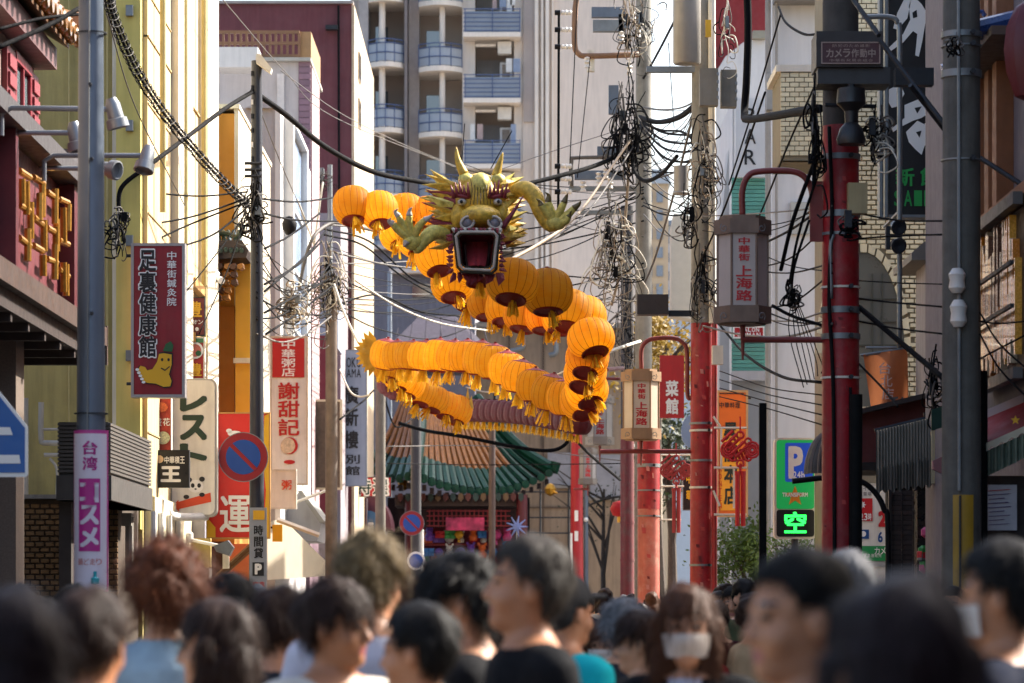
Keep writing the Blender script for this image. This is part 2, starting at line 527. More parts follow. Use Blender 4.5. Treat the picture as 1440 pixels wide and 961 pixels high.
flood('second floodlight from the top, head half hidden by the steel pole', (106, 187), (4, 187), 28.2, (.2, 0, -1), False)
flood('lowest floodlight arm above the gilded sign, head just past the pole', (146, 237), (56, 237), 30.3, (.9, -.5, -.2), False)

# ================================================================ B : yellow building
B = thing('yellow_building', 'tall yellow building with olive side wall and sunlit cream street front', 'building', (-7, 43, 0))
m_olive = M('olive_wall', '#a8985c', .8, var=.12, scale=1.5, streak=.38, dirt_shade=.4, dscale=1.0, dirt_shade_col=(.16, .13, .06), bump=.2)
m_cream = M('cream_wall', '#cdb88c', .75, var=.1, scale=1.5, streak=.32, dirt_shade=.3, dscale=1.0, dirt_shade_col=(.3, .24, .15))
m_creamw = M('cream_white', '#d8cdb6', .7, var=.08, streak=.28, dirt_shade=.22, dscale=1.2, dirt_shade_col=(.36, .31, .24))
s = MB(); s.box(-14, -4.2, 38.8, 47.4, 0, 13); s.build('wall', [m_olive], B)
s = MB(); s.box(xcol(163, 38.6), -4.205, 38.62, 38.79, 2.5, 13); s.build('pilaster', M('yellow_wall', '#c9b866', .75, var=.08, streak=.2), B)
s = MB(); s.box(xcol(157, 38.6), xcol(163, 38.6) - .003, 38.66, 38.79, 2.9, 13); s.build('lit_gap_strip', m_creamw, B)  # pale panel standing for the sunlit gap beside the pilaster
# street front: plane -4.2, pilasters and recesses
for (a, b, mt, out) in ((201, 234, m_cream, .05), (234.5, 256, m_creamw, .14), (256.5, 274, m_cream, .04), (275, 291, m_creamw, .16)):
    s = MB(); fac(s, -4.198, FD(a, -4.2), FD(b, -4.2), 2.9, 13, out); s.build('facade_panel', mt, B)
for k in range(4):
    z0 = 6.6 + k * 2.6 - 5.2
    if z0 < 3: z0 = 3.3
    s = MB(); fac(s, -4.155, FD(258, -4.2), FD(272, -4.2), z0, z0 + 1.7, .03); w = s.build('window', glass('pane_sky', '#8c98a0'), B)
    s = MB(); fac(s, -4.157, FD(258, -4.2) - .1, FD(272, -4.2) + .1, z0 + 1.7, z0 + 1.82, .12); s.build('window_hood', M('tan_trim', '#b58a4c', .7), w)
    if k == 1: break
s = MB(); fac(s, -4.195, FD(201, -4.2), FD(291, -4.2), zrow(75, 40), zrow(72.5, 40), .062); s.build('floor_joint', M('joint', '#b79f70', .8), B)
# corrugated pale green screen above the neighbour
s = MB()
for i in range(9): s.box(-4.3 + .0, -4.18, 46.3 + i * .22, 46.3 + i * .22 + .16, 8.4, 9.9 - i * .03)
s.build('roof_screen', M('screen_pale', '#c7d0c4', .5, var=.1, streak=.2), B)
for k in range(7):
    s = MB(); fac(s, -4.147, FD(201, -4.2) + .02, FD(234, -4.2) - .02, 3.6 + k * 1.25, 3.615 + k * 1.25, .012); s.build('joint', M('joint', '#b79f70', .8), B)
for dd, z0, z1 in ((39.6, 6.2, 12), (42.3, 5.6, 12), (44.9, 5, 12)):
    s = MB(); s.tube([(-4.05, dd, z0), (-4.05, dd, z1)], .035, 8); s.build('drainpipe', M('pipe_olive', '#b3a26a', .6), B, smooth='auto')
for k in range(5):
    s = MB(); z = 4.4 + k * 1.3; s.box(xcol(176, 38.5), xcol(186, 38.5), 38.55, 38.615, z, z + .12); s.build('vent', MATS['galv'], B)
# downpipe and wall cable on the olive wall
for px, w in ((97, 1.2), (151, 1.6)):
    s = MB(); s.tube([P(px, 830, 38.72), P(px, 0, 38.72)], PXS(w, 38.7), 6); s.build('downpipe', M('pipe_olive', '#b3a26a', .6), B)
# brick base, pipes and ledge under A's canopy
BW = thing('brick_wall', 'low brown brick wall with stone ledge under the pipes, behind left pole', 'wall', (-4.8, 36.6, 0))
s = MB(); s.box(xcol(-10, 36.5), xcol(166, 36.5), 36.5, 38.5, 0, zrow(702, 36.5)); s.build('core', M('mortar_dark', '#4a3d30', .9, var=.2), BW)
s = MB(); s.box(xcol(-10, 36.5), xcol(170, 36.5), 36.42, 38.55, zrow(702, 36.5) + .002, zrow(696, 36.5)); s.build('ledge', MATS['concrete'], BW)
bricks(BW, 36.498, xcol(16, 36.5), xcol(166, 36.5), zrow(838, 36.5), zrow(703, 36.5), .105, .0585, .014, M('brick_tan', '#745734', .8, var=.25, scale=7, objvar=.22, bump=.3), depth=.02)
m_pipe = M('pipe_grey', '#9a968c', .55, var=.15, streak=.2)
pp = thing('drain_pipes', 'grey drain pipes bending along the olive wall above the brick ledge', 'pipes', P(60, 696, 38.2))
for pts, r in (([(35, 560), (35, 697)], 5), ([(58, 566), (58, 617), (66, 623), (108, 623)], 4), ([(62, 640), (104, 640)], 3), ([(70, 645), (80, 660), (80, 697)], 2), ([(60, 604), (104, 604)], 2)):
    s = MB(); s.tube(spline([P(x, y, 38.3) for x, y in pts], 3) if len(pts) > 2 else [P(x, y, 38.3) for x, y in pts], PXS(r, 38.3), 10); s.build('pipe', m_pipe, pp, smooth='auto')
# ribbed shutter box over the entrance beside the pole
RB = thing('ribbed_canopy_box', 'grey ribbed canopy box over a doorway just right of the pink banner', 'canopy', (-4.1, 35, 2.6))
s = MB(); s.box(-4.4, -3.92, 33.15, 36.85, 2.66, 3.42); s.build('box', M('ribbed_grey', '#48443f', .6, var=.12, streak=.2), RB)
for k in range(13):
    s = MB(); s.box(-4.41, -3.895, 33.12, 36.88, 2.93 + k * .038, 2.955 + k * .038); s.build('rib', M('rib_grey', '#57524d', .55, var=.1), RB)
s = MB(); s.box(-4.42, -3.885, 33.1, 36.9, 2.66, 2.9); s.build('fascia', M('rib_fascia', '#4c4844', .6, var=.15, streak=.2), RB)
s = MB(); s.box(-4.42, -4.3, 33.3, 36.4, .0, 2.65); s.build('door_jamb', M('jamb', '#3d3530', .7, var=.2), RB)
s = MB(); s.tube([P(182, 727, 36.3), P(182, 832, 36.3)], .045, 8); s.box(xcol(172, 36.3), xcol(186, 36.3), 36.2, 36.4, zrow(740, 36.3), zrow(722, 36.3)); s.build('meter_pipe', m_pipe, RB)

# ================================================================ O : orange building with Chinese eave
O = thing('orange_building', 'orange painted building with white sunlit edge and dark green Chinese eave', 'building', (-6, 51, 0))
m_or = M('orange_wall', '#d2923c', .8, var=.08, scale=1.4, streak=.12, dirt_shade=.1)
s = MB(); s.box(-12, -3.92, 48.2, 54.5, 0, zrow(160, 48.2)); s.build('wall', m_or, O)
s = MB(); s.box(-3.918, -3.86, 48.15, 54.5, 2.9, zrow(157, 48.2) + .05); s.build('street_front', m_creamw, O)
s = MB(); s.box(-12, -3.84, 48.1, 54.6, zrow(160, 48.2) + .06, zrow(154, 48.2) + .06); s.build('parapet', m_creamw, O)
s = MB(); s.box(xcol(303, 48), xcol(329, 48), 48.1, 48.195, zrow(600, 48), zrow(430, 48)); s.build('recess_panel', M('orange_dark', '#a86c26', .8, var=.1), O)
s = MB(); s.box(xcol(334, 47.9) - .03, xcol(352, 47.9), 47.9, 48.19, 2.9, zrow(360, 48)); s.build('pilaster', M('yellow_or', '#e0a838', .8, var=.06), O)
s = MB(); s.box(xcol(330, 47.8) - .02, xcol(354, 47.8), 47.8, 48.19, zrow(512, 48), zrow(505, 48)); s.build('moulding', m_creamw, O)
# Chinese eave
CE = thing('chinese_eave', 'dark green tiled Chinese eave with gilded brackets on the orange building', 'roof eave', P(318, 420, 47.6))
m_gt = M('green_tile_dark', '#2e4038', .35, var=.3, scale=20, coat=.3)
s = MB(); s.pprism([(286, 338), (340, 338), (349, 352), (346, 362), (286, 366)], 47.0, 1.1); s.build('eave_slab', M('eave_dark', '#2b1d16', .6), CE)
for i in range(8):
    x = 288 + i * 7.4
    s = MB(); s.tube([P(x, 352 + (i % 2), 46.95), P(x - 4, 326, 47.9)], PXS(3.2, 47), 8); s.build('roof_tile', m_gt, CE, smooth='auto')
s = MB(); s.tube(spline([P(284, 327, 47.9), P(318, 329, 47.5), P(334, 334, 47.2), P(341, 322, 47.0), P(337, 316, 47)], 6), PXS(4, 47), 8); s.build('ridge', m_gt, CE, smooth='auto')
rg = random.Random(11)
for r in range(5):
    for k in range(5):
        x = 294 + k * 10 + rg.uniform(-2, 2); y = 372 + r * 11
        if x > 338 - r * 5: continue
        s = MB(); s.pprism([(x, y), (x + 7, y - 2), (x + 8, y + 4), (x + 4, y + 7), (x - 1, y + 5)], 46.95 + .1 * r, .3); s.build('bracket', M('bracket_gilt%d' % (k % 2), ('#8a5a1e', '#4a2a16')[k % 2], .5, .2, var=.35, scale=20), CE)
s = MB(); s.lathe([(0, -.05), (.07, -.04), (.09, .03), (.05, .1)], 10, P(300, 388, 46.7)); s.tube([P(300, 390, 46.7), P(312, 395, 46.5)], .05, 8); s.build('spotlight', MATS['white_paint'], CE, smooth='auto')

# ================================================================ G2, G1, C : pale, balustraded and maroon buildings
G2 = thing('pale_grey_building', 'pale grey building with white framed blue window strip behind steel sign pole', 'building', (-6, 64, 0))
m_pg = M('pale_grey', '#a7a3a2', .8, var=.08, streak=.2, dirt_shade=.12)
m_pgl = M('pale_white', '#cfccc6', .75, var=.06, streak=.15)
s = MB(); s.box(-12, -4.2, 60.5, 69.5, 0, zrow(152, 60.5)); s.build('wall', m_pg, G2)
s = MB(); s.box(-4.197, -4.1, 60.45, 69.5, 2.9, zrow(152, 60.5)); s.build('street_front', m_pgl, G2)
s = MB(); s.box(-4.098, -4.04, 61.6, 65.4, 5, zrow(172, 61)); w = s.build('window_strip', M('blue_glass', '#93a7c4', .15, var=.15, scale=1), G2)
s = MB()
for (a, b) in ((61.25, 61.6), (65.4, 65.75)): s.box(-4.098, -3.92, a, b, 4.9, zrow(168, 61))
s.box(-4.098, -3.92, 61.25, 65.75, zrow(168, 61), zrow(162, 61)); s.build('window_frame', m_pgl, w)
for z in np.arange(5.6, 10, 1.1):
    s = MB(); s.box(-4.04, -4.0, 61.6, 65.4, z, z + .06); s.build('mullion', m_pgl, w)
s = MB(); s.pprism([(345, 152), (375, 138), (384, 152)], 60.4, 9); s.build('gable', m_pg, G2)
s = MB(); s.box(xcol(366, 60.4), xcol(380, 60.4), 60.3, 60.49, zrow(600, 60), zrow(480, 60)); s.build('window', glass('pane_dark2', '#2a2a2e'), G2)

G1 = thing('balustrade_building', 'white rendered building with brown roof railing and mauve tiled corner', 'building', (-6, 76, 0))
s = MB(); s.box(-14, xcol(420, 70) - .002, 70, 74, 0, zrow(88, 70)); s.build('wall', M('g1_wall', '#bcb5b2', .8, var=.07, streak=.2), G1)
s = MB(); s.box(xcol(420, 70), xcol(436, 70), 69.95, 73, 0, zrow(86, 70)); cn = s.build('tiled_corner', M('mauve_tile', '#6e5560', .6, var=.2, scale=14), G1)
for k in range(60):
    z = 5.0 + k * .13
    s = MB(); s.box(xcol(420, 70) + .01, xcol(436, 70) + .012, 69.935, 69.949, z, z + .11); s.build('tile', M('mauve_tile2', '#826470', .5, var=.2, scale=9, objvar=.15), cn)
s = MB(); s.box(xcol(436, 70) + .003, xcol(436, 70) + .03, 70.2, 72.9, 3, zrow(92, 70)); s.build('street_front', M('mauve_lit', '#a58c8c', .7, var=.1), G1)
s = MB(); s.box(-14, xcol(437, 69.8), 69.8, 74.1, zrow(88, 70) + .003, zrow(83, 70)); s.build('roof_slab', M('roof_slab', '#a5a197', .8), G1)
rl = MB(); zb, zt = zrow(82, 70), zrow(43, 70)
m_rail = M('rail_brown', '#7d5a3e', .6, var=.15)
for z in (zb + .02, zb + .28, zt - .06):
    rl.box(xcol(300, 70), xcol(421, 70), 70.0, 70.06, z, z + .06)
    rl.box(xcol(421, 70) - .06, xcol(421, 70), 70.06, 73.5, z, z + .06)
rail = rl.build('railing', m_rail, G1)
for i in range(15):
    s = MB(); x = xcol(304 + i * 8.2, 70); s.box(x, x + .05, 70.01, 70.05, zb, zt - .06); s.build('baluster', m_rail, rail)
s = MB(); s.box(xcol(421, 70), xcol(437, 70), 70.1, 73.5, zb, zt - .01); s.build('rail_screen', M('rail_screen', '#9a7850', .6), rail)
s = MB(); s.box(xcol(390, 70), xcol(400, 70), 69.9, 69.99, zrow(170, 70), zrow(105, 70)); s.build('pilaster', M('g1_wall2', '#cfc9c4', .8), G1)
s = MB(); s.box(-5.9, -5.1, 68.5, 69.4, zrow(100, 69), zrow(72, 69)); s.build('stair_head', m_pgl, G1)

Cb = thing('maroon_building', 'tall maroon rendered building with sunlit peeling cream street front', 'building', (-6, 91, 0))
m_mar = M('maroon_wall', '#6b3c40', .85, var=.12, scale=1.2, streak=.2, dirt_shade=.2, dirt_shade_col=(.1, .05, .06))
s = MB(); s.box(-14, -4.04, 86, 98, 0, zrow(6, 86)); s.build('wall', m_mar, Cb)
s = MB(); s.box(-14, -4.0, 85.9, 98, zrow(6, 86) + .003, zrow(2, 86)); s.build('coping', M('coping', '#948c88', .8), Cb)
s = MB(); s.box(-4.038, -3.97, 85.95, 98, 0, zrow(8, 86)); s.build('street_front', M('peeling_cream', '#cbb596', .85, var=.15, scale=2, streak=.45, dirt_shade=.3, dirt_shade_col=(.2, .1, .08)), Cb)
s = MB()
for z in (14, 15.2): s.box(-3.968, -3.93, 88, 89, z, z + .7)
s.build('window', glass('pane_dark2', '#2a2a2e'), Cb)
s = MB(); s.tube([P(476, 8, 85.9), P(477, 300, 85.9)], .03, 6); s.build('wall_cable', MATS['black_rubber'], Cb)
s = MB(); s.box(xcol(458, 85.8), xcol(475, 85.8), 85.7, 85.98, zrow(44, 86), zrow(38, 86)); s.build('wall_fixture', MATS['steel_dark'], Cb)
# low block between the pale building and the maroon one, seen under the wires
LB = thing('low_grey_building', 'low grey shop building with sloping blue grey roof behind wooden pole', 'building', (-5, 80, 0))
s = MB(); s.box(-9, xcol(479, 82), 82, 85.6, 0, zrow(300, 82)); s.build('wall', M('lb_wall', '#8e8488', .8, var=.1, streak=.2), LB)
s = MB(); s.pprism([(415, 455), (475, 430), (475, 490), (415, 500)], 79.5, 2); s.build('roof', M('lb_roof', '#8b93a3', .6, var=.1), LB)
s = MB(); s.box(xcol(430, 79), xcol(458, 79), 79, 81.9, zrow(850, 79), zrow(472, 79)); s.build('maroon_panel', M('maroon_shop', '#6d1626', .6, var=.15), LB)
# ================================================================ left hand signs
m_alu = M('alu_frame', '#9c9a9a', .4, .5, var=.08)
m_orange_ink = M('ink_orange', '#d8481c', .5, var=0)
m_yellow_ink = M('ink_yellow', '#d9a51a', .5, var=0)
# red foot massage sign
d = 38.3
S = board('vertical_sign', 'deep red vertical sign with black characters and yellow foot emblem', (184, 342, 260, 559), d, MATS['sign_deepred'], m_alu, t=.2, fw=4, bracket=(178, (360, 540)))
e = d - .016
vtext('足裏健康館', 194, 350, 221, 504, e, S, MATS['ink_white'], off=.06, gap=.0)
vtext('足裏健康館', 195.5, 351.5, 219.5, 502.5, e - .004, S, MATS['ink_black'], off=.03, gap=.01)
vtext('中華街鍼灸院', 235, 353, 248, 431, e, S, MATS['ink_white'], off=.012, gap=.06)
foot = [(191, 521), (196, 514), (203, 516), (206, 521), (214, 519), (221, 508), (224, 496), (231, 495), (243, 497), (243, 512), (239, 527), (243, 537), (241, 545), (231, 546), (219, 541), (207, 540), (199, 537), (196, 530)]
emblem([foot], e, S, MATS['ink_black'], 'foot_outline')
cx = sum(p[0] for p in foot) / len(foot); cy = sum(p[1] for p in foot) / len(foot)
emblem([[(cx + (x - cx) * .93, cy + (y - cy) * .93) for x, y in foot]], e - .003, S, m_yellow_ink, 'foot_emblem')
emblem([ell(193 + i * 2.2, 520 + i * 4.4, 2.6, 1.9) for i in range(5)], e - .006, S, MATS['ink_white'], 'toes')
emblem([[(229, 494), (233, 484), (240, 480), (244, 486), (242, 495)]], e - .006, S, M('ink_leaf', '#1f5a30', .5, var=0), 'leaf')
emblem([ell(228, 506, 1.7, 2.2), ell(237, 506, 1.7, 2.2), [(227, 517), (232, 520), (238, 515), (239, 516), (232, 522), (226, 518.5)]], e - .006, S, MATS['ink_black'], 'face_marks')

# white restaurant sign with rounded corners
d = 41.5
b = P(271, 725, d)
S = thing('restaurant_sign', 'white rounded vertical sign with dark green characters and orange arrow', 'sign', b)
def rrect(x0, y0, x1, y1, r, n=5):
    o = []
    for (cx, cy, a) in ((x1 - r, y0 + r, -90), (x1 - r, y1 - r, 0), (x0 + r, y1 - r, 90), (x0 + r, y0 + r, 180)):
        o += [(cx + r * math.cos(R(a + 90 * i / n)), cy + r * math.sin(R(a + 90 * i / n))) for i in range(n + 1)]
    return o
s = MB(); s.pprism(rrect(240, 533, 305, 727, 10), d, .22); s.build('casing', M('casing_grey', '#b1aba0', .5, var=.1, streak=.2), S)
s = MB(); s.pprism(rrect(242, 535, 302, 724, 9), d - .012, .012); s.build('panel', MATS['sign_white'], S)
e = d - .017
vtext('レスト', 253, 541, 291, 662, e, S, MATS['ink_green'], off=.05, gap=.06)
emblem([[(243, 711), (251, 703), (251, 706), (296, 693), (297, 706), (252, 716), (252, 720)]], e, S, m_orange_ink, 'arrow')
emblem([ell(275, 684, 11, 9)], e, S, MATS['ink_white'], 'panda_face')
emblem([ell(266, 675, 4, 3.5), ell(284, 674, 4, 3.5), ell(271, 683, 2.6, 3.2), ell(280, 683, 2.6, 3.2), ell(275, 688, 1.6, 1.1), ell(262, 699, 4, 3), ell(284, 696, 4, 3)], e - .003, S, MATS['ink_black'], 'panda_marks')
s = MB()
for py in (560, 700): s.tube([P(241, py, d + .11), (-4.21, d + .11, zrow(py, d))], .02, 6)
s.build('bracket', MATS['steel_dark'], S)

# stacked gold character signs
d = 43.6
S = board('small_sign', 'dark red sign with gold character, upper of two stacked behind foot sign', (259, 418, 288, 472), d, M('sign_brownred', '#6a1a16', .45, var=.12), MATS['steel_dark'], t=.12, fw=1, bracket=(257, (430,)), group='stacked gold character signs')
vtext('豊', 265, 424, 284, 446, d - .016, S, m_yellow_ink, off=.03, gap=0)
htext('フォン', 263, 450, 286, 456, d - .016, S, MATS['ink_white'], off=.01)
emblem([ell(268, 463, 2, 2), ell(277, 463, 2.6, 2.6)], d - .016, S, MATS['ink_white'], 'dots')
S = board('small_sign', 'red sign with white noodle bowl disc and gold character, lower of two', (259, 474, 288, 534), d, M('sign_red2', '#a31a18', .45, var=.1), MATS['off_white'], t=.12, fw=2, bracket=(257, (500,)), group='stacked gold character signs')
emblem([ell(274, 493, 12, 12)], d - .016, S, MATS['ink_white'], 'bowl_disc')
emblem([ell(274, 493, 9, 9)], d - .019, S, M('ink_pink', '#c46a5a', .5, var=.3, scale=60), 'bowl')
emblem([ell(279, 497, 4, 4), ell(270, 489, 3, 2)], d - .022, S, M('ink_leaf', '#1f5a30'), 'garnish')
emblem([[(261, 476), (286, 476), (286, 482), (261, 482)]], d - .016, S, M('ink_green2', '#3f7a4c', .5, var=0), 'header_band')
vtext('豊', 266, 511, 284, 529, d - .016, S, m_yellow_ink, off=.03, gap=0)
# photo menu strip behind the restaurant sign
S = board('menu_sign', 'narrow menu sign with food photos left of the white restaurant sign', (212, 560, 241, 636), 40.2, M('menu_red', '#b53a2c', .5, var=.5, scale=14), MATS['sign_white'], t=.1, fw=1, bracket=(204, (580,)))
htext('盛花', 216, 588, 240, 599, 40.184, S, MATS['ink_white'], off=.02)
emblem([ell(229, 616, 10, 9)], 40.184, S, M('ink_bowl', '#cfd0a8', .5, var=.5, scale=50), 'dish_photo')
emblem([ell(227, 573, 9, 7)], 40.184, S, M('ink_prawn', '#d86a3a', .5, var=.5, scale=50), 'dish_photo')
# black square sign
S = board('square_sign', 'black square sign with white brush character in front of the restaurant sign', (212, 633, 266, 686), 40.0, M('sign_black', '#14110f', .35, var=.1), MATS['steel_dark'], t=.1, fw=1, bracket=(200, (640, 676)))
htext('中華積王', 231, 642, 260, 652, 39.984, S, MATS['ink_white'], off=.02, gap=.04)
vtext('王', 226, 656, 254, 678, 39.984, S, MATS['ink_white'], off=.05, gap=0)
emblem([ell(224, 646, 6, 5.5)], 39.984, S, M('ink_cream', '#d9b98e', .5, var=0), 'round_mark')
# red banner with brush character
d = 46.4
S = board('banner_sign', 'large red banner with white brush character and yellow edge behind no-parking sign', (289, 580, 380, 758), d, M('banner_red', '#d0281c', .55, var=.06), M('banner_rail', '#b88a4a', .6), t=.06, fw=2, bracket=(287, (584, 754)))
emblem([[(291, 582), (304, 582), (304, 655), (291, 650)], [(291, 728), (303, 742), (303, 756), (291, 756)], [(372, 585), (378, 582), (378, 756), (370, 756), (374, 690), (369, 640)]], d - .016, S, m_yellow_ink, 'yellow_edge')
vtext('運', 309, 697, 353, 749, d - .016, S, MATS['ink_white'], off=.02, gap=0)
emblem([ell(330, 610, 10, 4), ell(322, 606, 4, 3)], d - .016, S, MATS['ink_white'], 'upper_mark')
# congee shop sign
d = 59.2
S = board('congee_sign', 'tall white sign with red characters and red header behind the steel pole', (380, 473, 433, 682), d, MATS['sign_white'], M('frame_cream', '#c9b9a0', .5), t=.2, fw=2, bracket=(376, (490, 660)))
e = d - .016
emblem([[(383, 476), (428, 476), (428, 531), (383, 531)]], e, S, MATS['ink_red'], 'header')
vtext('中華粥店', 396, 478, 415, 530, e - .004, S, MATS['ink_white'], off=.02, gap=.03)
vtext('謝甜記', 391, 537, 421, 614, e, S, MATS['ink_red'], off=.022, gap=.04)
emblem([ell(407, 627, 12, 12)], e, S, MATS['ink_red'], 'bowl_ring')
emblem([ell(405, 627, 10, 11)], e - .003, S, M('ink_cream2', '#d8c4a4', .5, var=.4, scale=20), 'bowl')
emblem([ell(407, 650, 8, 3)], e, S, MATS['ink_red'], 'seal')
htext('粥', 398, 664, 410, 678, e, S, m_orange_ink, off=.02)
# lower rounded white board (under it)
S = board('small_board', 'white board with orange mark hanging below the tall congee sign', (378, 660, 417, 716), 58.4, MATS['sign_white'], MATS['off_white'], t=.1, fw=2, bracket=(374, (670,)))
vtext('粥', 396, 674, 410, 690, 58.384, S, m_orange_ink, off=.02)
# weathered wood board
d = 71.5
S = board('wooden_board', 'weathered blank brown board in cream frame behind wooden utility pole', (436, 562, 481, 689), d, M('old_wood', '#6a5a48', .8, var=.35, scale=6, streak=.3), M('frame_cream2', '#cdbf9c', .6), t=.12, fw=3, bracket=(433, (580, 670)))
# cantonese restaurant vertical sign
d = 84.5
S = board('blue_grey_sign', 'tall blue-grey vertical sign with black brush characters near the dragon tail', (479, 492, 516, 684), d, M('sign_bluegrey', '#8f98a6', .6, var=.1, streak=.15), MATS['galv'], t=.2, fw=1, bracket=(474, (500, 670)))
htext('YOKO', 480, 503, 508, 517, d - .016, S, MATS['ink_black'], off=.01)
htext('HAMA', 480, 519, 508, 531, d - .016, S, MATS['ink_black'], off=.01)
vtext('廣新樓', 484, 540, 504, 634, d - .016, S, MATS['ink_black'], off=.03, gap=.1)
vtext('別館', 486, 638, 506, 670, d - .016, S, MATS['ink_black'], off=.02, gap=.1)
# special selection sign
d = 88.5
S = board('special_sign', 'small red sign with white outlined characters beside the grey pole', (496, 671, 550, 699), d, MATS['ink_red'], MATS['steel_dark'], t=.15, fw=1, bracket=(492, (685,)))
htext('特選', 498, 672, 548, 698, d - .016, S, MATS['ink_white'], off=.09, gap=.02)
htext('特選', 500, 674, 546, 696, d - .02, S, M('ink_dgreen', '#123a30', .5, var=0), off=.02, gap=.05)
# blue round sign with white letters (only "mi" shows beside the pole)
d = 92
S = thing('round_shop_sign', 'blue round-topped shop sign reading mi beside the grey pole', 'sign', P(510, 765, d))
s = MB(); s.pprism(ell(516, 742, 24, 24, 24), d, .2); s.build('disc', M('sign_blue', '#2e5f86', .5, var=.15), S)
htext('mi', 508, 735, 526, 751, d - .01, S, MATS['ink_white'], off=.05, fit=True)
s = MB(); s.pprism(ell(516, 745, 34, 50, 20, 180, 360), d + .3, 3); s.build('hood', M('hood_maroon', '#5a2733', .6, var=.2), S)

# ================================================================ street level shops on the left
SH = thing('corner_shop', 'sunlit cream shop front with white pipes below the black square sign', 'shop', P(235, 850, 42))
s = MB(); s.box(-4.195, -4.08, 39.0, 43.6, 0, 2.88); s.build('front', M('shop_cream', '#dccfae', .7, var=.1, streak=.2), SH)
for i, px in enumerate((216, 226, 238, 250)):
    dd = FD(px, -4.05); s = MB(); s.tube([(-4.05, dd, .1), (-4.05, dd, 2.7)], .035, 8); s.build('pipe', MATS['white_paint'], SH)
for a, b in ((219, 224), (229, 234)):
    s = MB(); fac(s, -4.079, FD(a, -4.1), FD(b, -4.1), 1.9, 2.45, .01); s.build('window', glass('pane_dark', '#15171a'), SH)
s = MB(); s.tube(spline([P(215, 692, 40.2), P(232, 712, 40.6), P(244, 726, 41), P(290, 727, 41.6)], 6), .05, 8); s.build('duct', MATS['white_paint'], SH, smooth=True)
s = MB(); s.box(xcol(254, 43.5), xcol(288, 43.5), 43.5, 43.7, zrow(758, 43.5), zrow(727, 43.5)); s.build('door_panel', M('door_grey', '#8d8a90', .6, var=.15), SH)
s = MB(); s.box(xcol(268, 43), xcol(296, 43), 43.0, 43.15, zrow(798, 43), zrow(757, 43)); s.build('olive_panel', M('panel_olive', '#a48f4c', .6, var=.15, streak=.2), SH)
s = MB(); s.box(xcol(277, 43.2), xcol(294, 43.2), 43.2, 43.6, 0, zrow(798, 43.2) - .01); s.build('board', M('board_grey', '#7f786f', .7, var=.2, streak=.3), SH)
F = thing('floodlight', 'white floodlight on a slanting arm below the red banner', 'lamp', P(265, 757, 42.8))
s = MB(); s.tube([P(262, 758, 42.8), P(318, 770, 42.6)], .022, 8); s.lathe([(.0, -.06), (.07, -.05), (.07, .06), (.03, .09)], 12, P(264, 757, 42.8)); s.build('arm', MATS['white_paint'], F, smooth='auto')
s = MB(); s.pprism([(300, 768), (320, 760), (328, 770), (322, 782), (304, 776)], 42.55, .25); s.build('lamp_head', MATS['galv'], F)
SP = thing('salmon_stall', 'salmon stall panel with slanting wooden brace behind the steel pole', 'stall', P(335, 850, 47))
s = MB(); s.box(xcol(318, 47), xcol(356, 47), 47, 47.2, 0, zrow(765, 47)); s.build('panel', M('salmon', '#c4764e', .7, var=.1), SP)
s = MB(); s.box(xcol(292, 47.5), xcol(318, 47.5), 47.3, 47.8, 0, zrow(762, 47.5)); s.build('dark_booth', M('booth_dark', '#3b2420', .7, var=.3, scale=10), SP)
s = MB(); a, b = P(300, 815, 46.8), P(352, 768, 46.6); s.tube([a, b], .035, 4); s.tube([a + Vector((0, 0, -.07)), b + Vector((0, 0, -.07))], .02, 4); s.build('brace', M('brace_wood', '#6b4f36', .7), SP)
s = MB(); s.box(xcol(313, 46.5), xcol(322, 46.5), 46.5, 46.56, zrow(800, 46.5), zrow(772, 46.5)); s.build('notice', MATS['sign_white'], SP)
# cream awning
AW = thing('cream_awning', 'sunlit cream cloth awning sloping out over a shop behind the steel pole', 'awning', P(418, 815, 58))
top = [P(x, y, 58 + (x - 376) / 85 * 3.2) for x, y in ((376, 735), (398, 730), (461, 792), (461, 810), (376, 816))]
s = MB(); s.prism(top, (0, .03, 0)); s.add([top[1], top[2], top[2] + Vector((-.6, 3.2, 0)), top[1] + Vector((-.6, 3.2, 0))], [(0, 1, 2, 3)]); s.build('cloth', M('awning_cream', '#e6dcc6', .8, var=.06, transl=.55), AW)
s = MB(); s.tube([P(390, 731, 57.9), P(449, 733 + 20, 57.9)], .05, 6); s.build('roller', MATS['off_white'], AW)
for x in (386, 452):
    s = MB(); s.tube([P(x, 800, 61.8), P(x, 862, 61.8)], .02, 6); s.build('post', MATS['galv'], AW)
HB = thing('grey_roof_housing', 'grey boxed shop housing with pitched top beside the wooden pole', 'housing', P(425, 762, 62))
s = MB(); s.pprism([(393, 762), (393, 735), (420, 692), (452, 735), (446, 761)], 62, 2.5); s.build('body', M('housing_grey', '#9b9a9c', .6, var=.12, streak=.2), HB)
s = MB(); s.pprism([(418, 690), (424, 690), (456, 733), (450, 736)], 61.8, 2.8); s.build('roof_edge', M('housing_edge', '#86837a', .6), HB)
s = MB(); s.tube([P(381, 720, 61.4), P(459, 690, 61.4)], .03, 6); s.build('tie_rod', MATS['off_white'], HB)
S = board('yellow_tag_sign', 'tiny yellow sign hanging beside the steel sign pole', (383, 738, 397, 762), 57.5, m_yellow_ink, None, t=.06, bracket=(376, (742,)))
